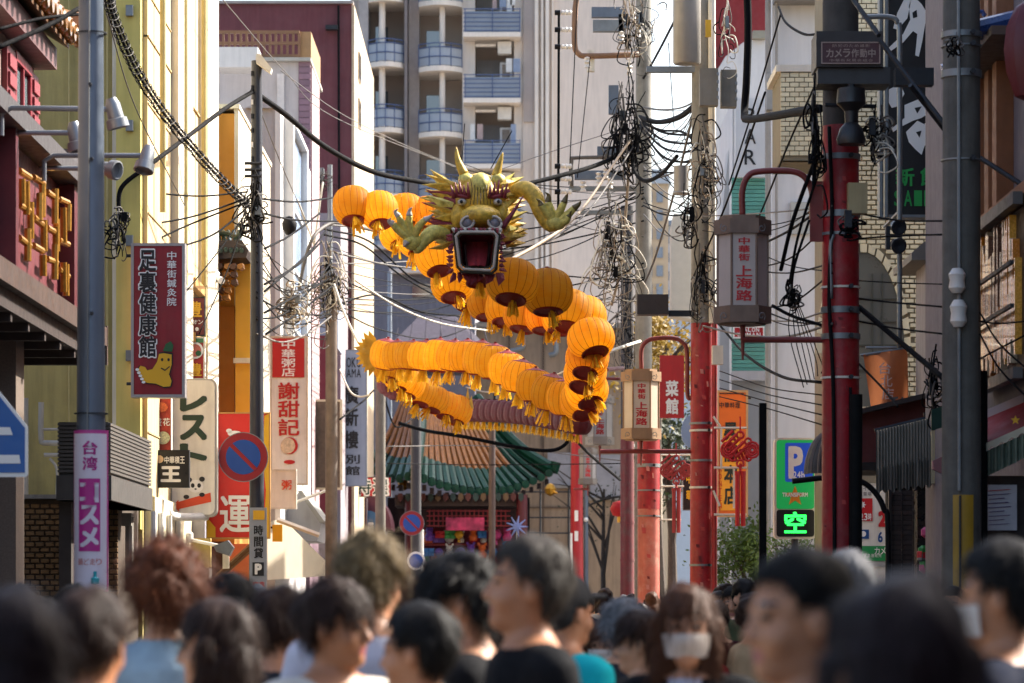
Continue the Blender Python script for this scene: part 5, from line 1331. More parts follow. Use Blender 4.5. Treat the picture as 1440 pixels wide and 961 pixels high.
# right side poles
R1 = pole('utility_pole', 'concrete utility pole crowded with cables, left of the transformer pole', 905, 54, 13, 10.5, -60, (MATS['pole_concrete'],))
R1b = pole('red_pole', 'faded salmon-red pole below the middle lantern', 912, 51, 16, 15, 618, (MATS['pole_pale_red'],), group='red poles along the right kerb')
band(R1b, 912, 51, 655, 15.5, 5); band(R1b, 912, 51, 690, 15.6, 2); band(R1b, 912, 51, 726, 15.7, 2)
s = MB(); s.tube([(xcol(912, 51), 51, zrow(716, 51)), (xcol(912, 51), 51, zrow(618, 51))], PXS(15.8, 51), 18); s.build('fresh_paint', MATS['pole_red'], R1b, smooth='auto')
R2 = pole('transformer_pole', 'concrete pole with grey transformer drum and red painted lower half', 988, 46, 18.5, 15, -60, (MATS['pole_red'], MATS['pole_concrete']), 455)
for py in (596, 606, 648, 686, 795): band(R2, 988, 46, py, 17.6, 3, MATS['off_white'] if py in (606, 686) else MATS['galv'], bolt=py != 648)
s = MB(); s.tube([P(1001, 0, 45.85), P(1002, 455, 45.85)], .05, 8); s.build('riser_pipe', MATS['off_white'], R2, smooth='auto')
s = MB(); s.tube([P(1005, 455, 45.8), P(1005, 900, 45.8)], .035, 8); s.build('red_riser', MATS['pole_red'], R2, smooth='auto')
s = MB(); c = P(966, 45, 45.4)
s.lathe([(.0, -.43), (.17, -.43), (.185, -.41), (.185, .6), (.0, .62)], 20, c); s.build('transformer', M('drum_grey', '#8a8680', .5, .2, var=.1, streak=.2), R2, smooth='auto')
for (x0, y0, x1, y1, dd) in ((984, 96, 1010, 148, 45.3), (1014, 98, 1036, 150, 45.5)):
    s = MB(); s.pbox(x0, y0, x1, y1, dd, .22); bx_ = s.build('switch_box', M('box_taupe', '#787266', .6, .1, var=.15, streak=.3), R2)
    for k in range(4): s = MB(); s.pbox(x1 - 2, y0 + 6 + k * 11, x1 + 1, y0 + 10 + k * 11, dd - .02, .06); s.build('hinge', MATS['galv'], bx_)
s = MB(); s.lathe([(.0, -.18), (.115, -.18), (.12, -.16), (.1, -.14), (.1, .2), (0, .2)], 16, P(958, 255, 45.6)); s.build('small_drum', M('drum_grey', '#8a8680'), R2, smooth='auto')
s = MB(); s.box(xcol(905, 47), xcol(985, 46), 45.9, 46.02, zrow(103, 46), zrow(95, 46)); s.build('crossarm', MATS['galv'], R2)
s = MB(); s.pbox(992, 28, 1000, 52, 45.5, .05); s.build('yellow_plate', m_yellow_ink, R2)
s = MB(); s.pbox(1002, 486, 1017, 512, 45.4, .2); s.build('meter_box', MATS['off_white'], R2)
s = MB(); s.pbox(896, 414, 940, 442, 45.7, .3); db = s.build('dark_box', M('box_brown', '#2e2622', .6), R2)
s = MB(); s.box(xcol(940, 45.9), xcol(975, 45.9), 45.85, 45.95, zrow(446, 46), zrow(438, 46)); s.build('box_arm', MATS['steel_dark'], R2)
s = MB(); s.pprism([(948, 300), (978, 306), (978, 450), (944, 444), (944, 320)], 70, .8); s.build('chimney_hood', M('hood_cream', '#b4ac9c', .7, var=.1), label='cream roof housing seen between the two big poles', cat='roof housing')
R3 = pole('dark_red_pole', 'deep crimson pole right of the distant small lantern', 882, 72, 10, 9, 290, (MATS['pole_darkred'], M('pole_black', '#26262a', .6, var=.2)), 612, group='red poles along the right kerb')
for py in (735, 788): band(R3, 882, 72, py, 9.6, 3, MATS['pole_darkred'], bolt=False)
s = MB(); s.lathe([(PXS(11, 72), 0), (PXS(11, 72), .5)], 14, (xcol(882, 72), 72, .9)); s.build('base_sleeve', MATS['steel_grey'], R3)
R4 = pole('far_red_pole', 'farthest bright red pole with white stickers, right of the pavilion', 811, 96, 10.5, 7.5, 600, (M('bright_red', '#a81620', .5, var=.15, streak=.2),), group='red poles along the right kerb')
for (x0, y0, x1, y1) in ((808, 718, 813, 733), (808, 747, 813, 761), (802, 750, 805, 810)):
    s = MB(); s.pbox(x0, y0, x1, y1, 96 - PXS(10.6, 96), .01); s.build('sticker', MATS['ink_white'], R4)
R4b = pole('ball_top_post', 'grey post with white ball top beside the farthest red pole', 824, 100, 3.5, 3.2, 690, (MATS['steel_grey'],), cat='post')
s = MB(); s.lathe([(0, -.07), (.06, -.04), (.07, 0), (.05, .05), (0, .07)], 10, P(824, 731, 99.8)); s.build('ball', MATS['ink_white'], R4b, smooth=True)
# nearest red pole
R5 = pole('big_red_pole', 'nearest thick red pole holding the big hexagonal lantern', 1182, 30.5, 27, 25.5, -60, (MATS['pole_red'], M('pole_grey_dark', '#433f3a', .8, var=.25, streak=.35, dirt_shade=.3)), 178, group='red poles along the right kerb')  # dark grey concrete above the red paint
for py, h in ((222, 8), (302, 9), (330, 4), (405, 3), (437, 9), (474, 8), (532, 3)): band(R5, 1182, 30.5, py, 26.3, h, MATS['galv'] if h > 3 else MATS['off_white'])
for pts, r in (([(1166, 178), (1170, 300), (1166, 420), (1172, 560), (1174, 900)], .018), ([(1172, 330), (1168, 350), (1169, 420)], .02), ([(1196, 545), (1196, 900)], .014)):
    s = MB(); s.tube(spline([P(x, y, 30.32) for x, y in pts], 6), r, 6); s.build('riser_cable', MATS['black_rubber'] if r < .02 else MATS['galv'], R5, smooth=True)
s = MB(); s.pbox(1193, 257, 1220, 300, 30.2, .16); s.build('cream_box', M('box_cream', '#a89a72', .6, var=.12, streak=.3), R5)
s = MB(); s.tube([(xcol(1204, 30.2), 30.3, 0), P(1204, 555, 30.3)], PXS(9, 30), 10); s.build('black_conduit', M('conduit_black', '#101314', .8, spec=.15), R5, smooth='auto')
for k in range(22):                                       # torn stickers and paint scabs
    rr = random.Random(k); y = rr.uniform(190, 760); x = rr.uniform(1162, 1198); w, h = rr.uniform(2, 8), rr.uniform(1.5, 7)
    yy = 30.5 - math.sqrt(max(.0001, PXS(26.9, 30.5) ** 2 - PXS(abs(x - 1182) + w / 2, 30.5) ** 2)) - .004
    s = MB(); s.pprism([(x - w / 2, y - h / 2), (x + w / 2 - 1, y - h / 2 + .6), (x + w / 2, y + h / 2), (x - w / 3, y + h / 2 - .4)], yy, .004); s.build('paint_scab', M('scab%d' % (k % 2), ('#b0403c', '#6b1d20')[k % 2], .7), R5)
for T_, cx_, dd_, r_, ya, yb, n_ in ((R2, 988, 46, 17, 470, 830, 22), (R1b, 912, 51, 15.4, 630, 830, 14)):
    for k in range(n_):
        rr = random.Random(k + 90); y = rr.uniform(ya, yb); x = cx_ + rr.uniform(-.7, .7) * r_; w, h = rr.uniform(1.5, 6), rr.uniform(1.5, 9)
        yy = dd_ - math.sqrt(max(.0001, PXS(r_ * 1.07, dd_) ** 2 - PXS(abs(x - cx_) + w / 2, dd_) ** 2)) - .02
        s = MB(); s.pprism([(x - w / 2, y - h / 2), (x + w / 2 - .6, y - h / 2 + .6), (x + w / 2, y + h / 2), (x - w / 3, y + h / 2 - .4)], yy, .012); s.build('paint_scab', M('scab%d' % (k % 3 + 1), ('#6b1d20', '#c07a70', '#b0403c')[k % 3], .7), T_)
CB_ = thing('camera_box', 'dark camera box with maroon notice on top of the big red pole', 'camera box', P(1196, 115, 30))
s = MB(); s.pbox(1148, 44, 1242, 94, 29.9, .5); s.build('casing', M('casing_brown', '#2c2624', .5, var=.15), CB_)
s = MB(); s.pbox(1155, 59, 1238, 90, 29.88, .018); s.build('notice', M('notice_maroon', '#4c2a2c', .5, var=.1), CB_)
s = MB()
for r in ((1155, 59, 1238, 60.5), (1155, 88.5, 1238, 90), (1155, 60.5, 1156.5, 88.5), (1236.5, 60.5, 1238, 88.5)): s.pbox(*r, 29.872, .007)
s.build('notice_border', M('border_tan', '#9a8478', .5, var=0), CB_)
htext('カメラ作動中', 1161, 69, 1232, 81, 29.87, CB_, M('border_tan', '#9a8478'), off=.02, gap=.06)
htext('防犯のため撮影', 1170, 62.5, 1224, 66.5, 29.87, CB_, M('border_tan', '#9a8478'), off=.0); htext('中華街発展会組合', 1166, 83, 1228, 87, 29.87, CB_, M('border_tan', '#9a8478'), off=.0)
s = MB(); s.pbox(1150, 94.2, 1252, 118, 29.95, .4); s.build('shelf', M('shelf_dark', '#39393a', .5, .3), CB_)
SI = thing('siren_horn', 'black double cone loudspeaker under the camera box', 'loudspeaker', P(1198, 206, 29.9))
s = MB(); c = P(1197, 165, 29.9)
s.lathe([(.0, .25), (.12, .25), (.13, .12), (.06, .05), (.055, -.05), (.1, -.1), (.13, -.2), (.12, -.24), (.0, -.24)], 18, c); s.build('horn', M('horn_black', '#1a1a1b', .45, var=.15), SI, smooth='auto')
s = MB(); s.tube([P(1160, 148, 30.1), P(1230, 150, 30.1)], .02, 6); s.tube([P(1197, 118.5, 29.9), P(1197, 132, 29.9)], .03, 6); s.build('mount', MATS['steel_dark'], SI)
# nearest concrete pole
R6 = pole('concrete_pole', 'nearest grey concrete pole with white insulators and yellow guard, right', 1352, 28, 29, 26, -60, (M('pole_concrete_dark', '#5a5852', .8, 0, var=.25, scale=5, streak=.4, dirt_shade=.4, dscale=3, bump=.3, bscale=60),))
for py, h in ((50, 8), (66, 2), (105, 10), (226, 2)): band(R6, 1352, 28, py, 26.8, h)
s = MB(); s.tube([P(1348, -60, 27.83), P(1349, 690, 27.815)], .014, 6); s.build('conduit', MATS['galv'], R6)
for px, py, sx in ((1346, 395, 1.0), (1348, 441, 1.1)):
    s = MB(); c = P(px, py, 27.79); s.lathe([(0, -.1 * sx), (.04, -.1 * sx), (.07, -.06 * sx), (.06, 0), (.072, .05 * sx), (.04, .1 * sx), (0, .1 * sx)], 14, c); s.build('insulator', M('ceramic', '#c9c4bc', .3, var=.1), R6, smooth='auto')
s = MB(); c = xcol(1351, 28); rr = PXS(30, 28)
s.grid(lambda u, v: Vector((c + rr * math.sin(-.5 + 1.0 * u), 28 - rr * math.cos(-.5 + u), zrow(697 + 240 * v, 28))), 10, 2); s.build('yellow_guard', M('guard_yellow', '#a8821e', .5, var=.2, streak=.3), R6, smooth=True, fixn=False)
s = MB(); s.tube([P(1350, 697, 27.8), P(1350, 930, 27.8)], .01, 5); s.build('guard_seam', MATS['ink_black'], R6)
s = MB(); s.tube([(xcol(1380, 28.3), 28.3, 0), P(1380, 522, 28.3)], PXS(9, 28), 10); s.build('black_conduit', M('conduit_black', '#14191a'), R6, smooth='auto')
s = MB(); s.box(xcol(1252, 29.6), xcol(1330, 28.4), 29.2, 29.35, zrow(122, 29.3), zrow(98, 29.3)); s.build('beam', MATS['steel_dark'], R6)
for a, b in (((1238, 58), (1330, 178)), ((1200, 0), (1236, 50)), ((1330, 185), (1280, 120)), ((1378, 222), (1440, 262))):
    s = MB(); s.tube([P(*a, 29.1), P(*b, 28.7)], .022, 6); s.build('stay_rod', MATS['steel_dark'], R6)
# goose neck pipe with twin lamps right of the red pole
GN = thing('bent_conduit', 'grey bent steel conduit rising beside the black brush sign', 'conduit', P(1265, 490, 36))
s = MB(); s.tube(spline([P(1265, 490, 36), P(1265, 300, 36), P(1265, 60, 36), P(1262, 32, 36), P(1250, 24, 36), P(1212, 24, 36)], 5), .028, 8); s.build('pipe', MATS['galv'], GN, smooth=True)
s = MB(); s.box(xcol(1262, 36), xcol(1268, 36), 36.03, 37.4, zrow(300, 36), zrow(297, 36)); s.build('tie', MATS['galv'], GN)
TL = thing('twin_spotlights', 'pair of dark spotlights one above the other on a thin pipe by the arched window', 'lamp', P(1262, 360, 35.7))
for py in (319, 345):
    s = MB(); q = MB(); q.lathe([(.0, -.1), (.05, -.09), (.075, .0), (.085, .05), (.07, .055), (.0, .03)], 14, cap=False)
    rot = Vector((.25, -1, -.3)).normalized().to_track_quat('Z', 'Y').to_matrix(); c = P(1262, py, 35.7)
    s.v = [tuple(c + rot @ Vector(p)) for p in q.v]; s.f, s.m = q.f, q.m; s.build('spotlight', M('spot_dark', '#23282f', .4, .3), TL, smooth='auto')
s = MB(); s.pbox(1246, 318, 1252, 350, 35.75, .1); s.tube([P(1249, 332, 35.8), P(1265, 332, 35.95)], .02, 6); s.build('mount', MATS['steel_dark'], TL)

# ================================================================ hexagonal street lanterns
m_lc = M('lantern_case', '#7d6656', .5, .2, var=.18, scale=8, streak=.25)
m_lw = M('lantern_glass', '#c8bab0', .45, var=.08, scale=4, streak=.15, transl=.15)
def lantern(label, x0, x1, y0, y1, d, text=True, mats=None, arch=None, bar=None, dim=1):
    cx = (x0 + x1) / 2; H = y1 - y0; W = x1 - x0
    T = thing('street_lantern', label, 'lantern', P(cx, y1, d), 'hexagonal street lanterns')
    mc, mw = mats or (m_lc, m_lw)
    def hexr(w, yt, yb, mat, nm, rot=0):
        rr = PXS(w / 2, d); c = P(cx, (yt + yb) / 2, d); h = PXS((yb - yt) / 2, d)
        vs = []
        for z in (-h, h):
            for k in range(6):
                a = R(60 * k); vs.append((c.x + rr * math.cos(a), c.y + rr * math.sin(a) * .95, c.z + z))
        s = MB(); s.add(vs, [(0, 1, 2, 3, 4, 5)[::-1], (6, 7, 8, 9, 10, 11)] + [(k, (k + 1) % 6, 6 + (k + 1) % 6, 6 + k) for k in range(6)]); return s.build(nm, mat, T)
    ch = H * .17
    hexr(W, y0 + ch * .2, y0 + ch, mc, 'cap'); hexr(W * .8, y0, y0 + ch * .2 - .05, mc, 'cap_top')
    hexr(W * .86, y0 + ch + .05, y1 - ch - .05, mw, 'glass_body'); hexr(W, y1 - ch, y1 - ch * .1, mc, 'base'); hexr(W * .8, y1 - ch * .1 + .05, y1, mc, 'base_plate')
    rr = PXS(W * .86 / 2, d)
    for k in range(6):
        a = R(60 * k); p = P(cx, y0 + ch, d); q = P(cx, y1 - ch, d)
        s = MB(); o = Vector((rr * math.cos(a), rr * math.sin(a) * .95, 0)); s.tube([p + o, q + o], PXS(W * .022, d), 6); s.build('corner_bar', mc, T)
    fy = d - rr * .95 * math.sin(R(60)) - .004
    e = (fy) / d
    def adj(x, y): return 720 + (x - 720) / e, HOR + (y - HOR) / e
    for st, a, b, w in (('中華街', y0 + ch * 1.2, y0 + ch + (H - 2 * ch) * .39, .13), ('上海路', y0 + ch + (H - 2 * ch) * .44, y1 - ch * 1.2, .19)):
        xa, ya = adj(cx - W * w / 2 * 1.5, a); xb, yb = adj(cx + W * w / 2 * 1.5, b)
        vtext(st, xa, ya, xb, yb, fy, T, MATS['ink_red'], off=.03, gap=.05)
    for sg in (-1, 1):                                    # wire scrolls at cap and base
        for yy, u in ((y0 + ch * .6, 1), (y1 - ch * .5, -1)):
            c = P(cx + sg * W * .33, yy, d - rr * .98)
            pts = [c + Vector((sg * PXS(W, d) * (.02 + .006 * k) * math.cos(k * .9), -.01, u * PXS(W, d) * (.02 + .008 * k) * math.sin(k * .9))) for k in range(9)]
            s = MB(); s.tube(pts, PXS(W * .008, d), 4); s.build('scroll', MATS['galv'], T)
    m_arm = M('arm_red', '#7d2f28', .5, var=.2, streak=.2)
    if arch:
        s = MB(); s.tube(spline([P(x, y, d) for x, y in arch], 6), PXS(W * .055, d), 10); s.build('arch', m_arm, T, smooth=True)
    if bar:
        by, bx0, bx1 = bar
        s = MB(); s.tube([P(bx0, by, d), P(bx1, by, d)], PXS(W * .055, d), 8); s.tube([P(cx, y1, d), P(cx, by + W * .35, d)], PXS(W * .05, d), 8, r1=.01); s.build('support_arm', m_arm, T, smooth='auto')
    return T
lantern('big hexagonal lantern with red road name, nearest, on the big red pole', 1004, 1085, 305, 458, 30.5, arch=[(1044, 305), (1044, 268), (1053, 247), (1072, 241), (1112, 241), (1132, 250), (1142, 272), (1143, 312), (1158, 314)], bar=(478, 1042, 1158))
s = MB(); s.pbox(1139, 255, 1157, 340, 30.45, .03); s.build('bracket_plate', M('arm_red', '#7d2f28'), bpy.data.objects['big_red_pole'])
m_lc2 = M('lantern_case_tan', '#9c7a58', .5, .1, var=.15, streak=.2); m_lw2 = M('lantern_glass_cream', '#d2c3ae', .45, var=.06, streak=.12, transl=.2)
lantern('cream hexagonal lantern with red road name, second from the front', 873, 930, 520, 620, 46, mats=(m_lc2, m_lw2), arch=[(902, 520), (902, 492), (910, 480), (925, 476), (948, 476), (960, 482), (966, 496), (967, 556), (975, 558)], bar=(635, 844, 974))
lantern('pale grey hexagonal lantern, third from the front, beside the dragon loop', 823, 864, 555, 627, 64, mats=(M('lantern_case_pale', '#9d958a', .5, .1, var=.15), M('lantern_glass_pale', '#b4b0aa', .45, var=.06)), arch=[(843, 555), (843, 537), (850, 533), (872, 533)], bar=(636, 843, 880))
lantern('small shaded hexagonal lantern, farthest, hung on the far red pole', 813, 840, 630, 682, 95, mats=(M('lantern_case_dim', '#6f6862', .5, .1, var=.15), M('lantern_glass_dim', '#8c8886', .45, var=.06)), bar=(688, 806, 828))

# ================================================================ right hand small signs
d = 46.5
PK = thing('parking_sign', 'green parking sign with white P, orange star and green lit character', 'sign', P(1118, 757, d))
s = MB(); s.pprism(rrect(1089, 616, 1148, 758, 6), d, .25); s.build('casing', M('casing_white', '#cfcabc', .5, var=.08), PK)
s = MB(); s.pprism(rrect(1092, 619, 1145, 716, 4), d - .006, .006); s.build('green_panel', M('sign_pgreen', '#0f7a3a', .4, var=.05, emit=.35), PK)
s = MB(); s.pprism(rrect(1104, 623, 1143, 678, 3), d - .012, .006); s.build('blue_panel', M('sign_pblue', '#15368c', .4, var=.05, emit=.3), PK)
htext('P', 1107, 628, 1131, 673, d - .016, PK, MATS['ink_white'], off=.05)
htext('24h', 1115, 663, 1132, 673, d - .02, PK, MATS['ink_white'], off=.03)
star = [(1118 + (15 if i % 2 == 0 else 6.2) * math.cos(i * math.pi / 5 - math.pi / 2), 698 + (15 if i % 2 == 0 else 6.2) * math.sin(i * math.pi / 5 - math.pi / 2)) for i in range(10)]
emblem([star], d - .014, PK, M('ink_star', '#e08a1e', .5, var=.15, scale=20), 'star')
htext('TRANSFORM', 1100, 693, 1136, 699, d - .02, PK, MATS['ink_white'], off=.05, gap=.02)
s = MB(); s.pprism(rrect(1092, 717, 1145, 755, 4), d - .006, .006); s.build('lamp_panel', M('led_black', '#0c0a0c', .4, var=.1), PK)
led = M('led_green', (.02, .9, .08), .5, var=0, emit=1.1)
vtext('空', 1103, 720, 1134, 750, d - .014, PK, led, off=.03, gap=0, name='lit_character')
s = MB(); s.tube([(xcol(1118, d), d + .12, 0), P(1118, 758, d + .12)], .05, 8); s.build('post', MATS['steel_dark'], PK)
s = MB(); s.box(xcol(1068, 40), xcol(1078, 40), 40, 40.09, 0, zrow(567, 40)); s.build('black_post', M('post_black', '#0e0f10', .8, spec=.15), label='square black post left of the green parking sign', cat='post')
BA = thing('black_arch_pipe', 'black bent pipe arch passing behind the big red pole', 'pipe arch', (xcol(1250, 34), 34, 0))
s = MB(); s.tube(spline([P(1114, 677, 34), P(1165, 672, 34), P(1206, 676, 34), P(1228, 690, 34), P(1243, 716, 34), P(1249, 760, 34), (xcol(1250, 34), 34, 0)], 7), PXS(4, 34), 8); s.build('pipe', MATS['black_gloss'], BA, smooth=True)
SA = thing('shell_awning', 'small ribbed dome awning peeking left of the big red pole', 'awning', P(1160, 668, 35))
def dome(u, v):
    a = R(110 * u - 10); b = R(90 * v); k = 1 + .05 * abs(math.sin(u * math.pi * 5)); c = P(1168, 667, 35)
    return c + Vector((-math.cos(a) * math.cos(b) * PXS(36, 35) * k, -math.sin(a) * math.cos(b) * PXS(36, 35) * k, math.sin(b) * PXS(60, 35)))
s = MB(); s.grid(dome, 24, 10); s.build('cloth', M('shell_cloth', '#4b4440', .6, var=.45, scale=9), SA, fixn=False, smooth=True)
for k in range(6):
    s = MB(); s.tube([dome(k / 5, v / 8) + Vector((0, -.02, 0)) for v in range(9)], .015, 4); s.build('rib', M('shell_rib', '#7a6a60', .6), SA)
s = MB(); s.box(xcol(1160, 35.1), xcol(1200, 35.1), 35.05, 35.2, 0, zrow(600, 35.1)); s.build('wall_post', M('shop_brown', '#2b201c'), SA)

d = 50.0
OS = board('orange_sign', 'orange vertical restaurant sign with black-green characters behind the red pole', (1008, 549, 1052, 727), d, M('sign_orange', '#d8661a', .5, var=.08), M('frame_tan', '#b58f66', .5, var=.1), t=.2, fw=3, bracket=(1056, (560, 715)))
e = d - .016
htext('中華料理', 1011, 566, 1041, 574, e, OS, MATS['ink_black'], off=.02)
emblem([[(1013, 602), (1040, 602), (1040, 718), (1013, 718)]], e, OS, M('ink_amber', '#e39a24', .5, var=.1), 'amber_field')
vtext('昇龍本店', 1018, 592, 1037, 712, e - .004, OS, M('ink_dkgreen', '#0c1f18', .5, var=0), off=.04, gap=.07)
vtext('HONTEN', 1010.5, 655, 1015, 716, e - .006, OS, MATS['ink_red'], off=.01, gap=.12)
emblem([[(1012, 553), (1046, 553), (1046, 554.4), (1012, 554.4)]], e, OS, MATS['ink_black'], 'border_line')
def knot(label, cx, cy, sc, d, mat):
    K = thing('chinese_knot', label, 'ornament', P(cx, cy + 108 * sc, d), 'red knot ornaments')
    s = MB(); w = 9 * sc
    for k in range(-2, 3):
        o = k * 5.2 * sc
        s.tube([P(cx - 16 * sc + o, cy + o, d - .02 * (k % 2)), P(cx + o, cy - 16 * sc + o, d - .02 * (k % 2))], PXS(2.6 * sc, d), 6)
        s.tube([P(cx - 16 * sc - o * 0 + (k + 2) * 5.2 * sc - 0, cy - (k + 2) * 0 + (k) * 0 + 0, d + .03), P(cx + o, cy + 16 * sc + o * 0, d + .03)], PXS(2.2 * sc, d), 6)
    s.build('woven_body', mat, K, smooth='auto')
    for sx in (-1, 1):
        for r in (11, 7, 3.5):
            pts = [P(cx + sx * (17 * sc + r * sc * .9 * math.cos(R(a))), cy + 1 * sc + r * sc * math.sin(R(a)), d) for a in range(0, 361, 30)]
            s = MB(); s.tube(pts, PXS(2.0 * sc, d), 6); s.build('loop', mat, K, smooth='auto')
    for (ox, oy, r) in ((0, -20, 5), (0, 20, 5), (-11, -11, 4.5), (11, -11, 4.5), (-11, 12, 4.5), (11, 12, 4.5)):
        pts = [P(cx + ox * sc + r * sc * math.cos(R(a)), cy + oy * sc + r * sc * math.sin(R(a)), d) for a in range(0, 361, 45)]
        s = MB(); s.tube(pts, PXS(1.9 * sc, d), 6); s.build('loop', mat, K, smooth='auto')
    s = MB(); s.tube([P(cx, cy - 22 * sc, d), P(cx, cy - 46 * sc, d)], .012, 5); s.tube([P(cx, cy + 20 * sc, d), P(cx, cy + 34 * sc, d)], .02, 5); s.build('cord', mat, K)
    for sx in (-1, 1):
        s = MB(); s.tube([P(cx + sx * 4 * sc, cy + 32 * sc, d), P(cx + sx * 4 * sc, cy + 108 * sc, d)], PXS(3.4 * sc, d), 9); s.tube([P(cx + sx * 4 * sc, cy + 31 * sc, d), P(cx + sx * 4 * sc, cy + 37 * sc, d)], PXS(4 * sc, d), 9); s.build('tassel', mat, K, smooth='auto')
m_kn = M('knot_red', '#c2161c', .5, var=.15, scale=20, transl=.15)
m_kn2 = M('knot_red_shaded', '#92262a', .6, var=.15, scale=20)  # shaded copy of the knot red, the shade put into the colour
knot('bright red Chinese knot with twin tassels in front of the orange sign', 1041, 632, 1.0, 45.0, m_kn)
knot('red Chinese knot coloured darker for shade left of the transformer pole', 951, 661, .82, 50.2, m_kn2)
WF = thing('knot_stand', 'white scroll-cornered wire frame round the shade-coloured red knot', 'stand', P(948, 686, 50.5))
s = MB()
for a, b in (((930, 640), (960, 640)), ((930, 640), (930, 684)), ((928, 684), (962, 684)), ((927, 731), (958, 731))): s.tube([P(*a, 50.5), P(*b, 50.5)], .014, 5)
s.tube([P(930, 684, 50.5), P(930, 732, 50.5)], .014, 5); s.tube([P(958, 640, 50.5), P(975, 640, 46.4)], .014, 5)
s.build('bars', MATS['off_white'], WF)
WF2 = thing('knot_stand', 'white wire frame with scrolls holding the bright red knot', 'stand', P(1030, 740, 45.2))
s = MB()
for a, b in (((1004, 602), (1050, 602)), ((1004, 658), (1050, 658)), ((1014, 602), (1014, 660)), ((1032, 658), (1032, 715)), ((1004, 724), (1050, 724)), ((1003, 586), (1013, 600)), ((1003, 690), (1012, 712))): s.tube([P(*a, 45.2), P(*b, 45.2)], .016, 5)
s.build('bars', MATS['off_white'], WF2)
S = board('red_shop_sign', 'red square sign with white characters seen under the second lantern arch', (928, 500, 962, 588), 60, MATS['sign_red'], None, t=.1, bracket=(986, (510,)))
vtext('菜館', 936, 534, 954, 584, 59.98, S, MATS['ink_white'], off=.04, gap=.05)
S = thing('blue_oval_sign', 'pale blue oval sign beside the red shop sign', 'sign', P(972, 630, 62))
s = MB(); s.pprism(ell(972, 607, 14, 23, 20), 62, .08); s.build('disc', M('oval_blue', '#8ea3c0', .5, var=.1), S)
S = board('black_yellow_sign', 'narrow black sign with yellow characters beside the shade-coloured red knot', (960, 648, 974, 718), 52, MATS['ink_black'], MATS['galv'], t=.08, fw=1, bracket=(985, (660,)))
vtext('中華', 965, 662, 973, 708, 51.98, S, m_yellow_ink, off=.04, gap=.2)
S = board('salon_sign', 'small red sign reading SALON WOMAN under the big lantern', (1031, 459, 1075, 476), 64.0, MATS['sign_red'], MATS['ink_white'], t=.05, fw=2)
htext('WOMAN', 1036, 468, 1070, 474.5, 63.98, S, MATS['ink_white'], off=.03); htext('SALON', 1040, 461, 1068, 467, 63.98, S, MATS['ink_white'], off=.03)
# round red paper lantern behind dark red pole
PL = thing('round_red_lantern', 'round red paper lantern behind the deep crimson pole', 'lantern', P(872, 732, 85))
s = MB(); s.lathe([(.06, -.2), (.2, -.16), (.27, 0), (.2, .16), (.06, .2)], 14, P(873, 716, 85)); s.build('paper_body', M('paper_red', '#b01c20', .6, var=.1, transl=.35), PL, smooth=True)
s = MB(); s.tube([P(873, 727, 85), P(873, 735, 85)], .09, 8); s.build('tassel', m_yellow_ink, PL)
s = MB(); s.tube([P(873, 705, 85), P(873, 640, 85)], .01, 4); s.build('cord', MATS['black_rubber'], PL)
# red stay bar and small fixtures near the third lantern
s = MB(); s.tube([P(853, 520, 64), P(876, 518, 66)], .04, 8); s.build('stay_bar', M('arm_red', '#7d2f28'), bpy.data.objects['dark_red_pole'])
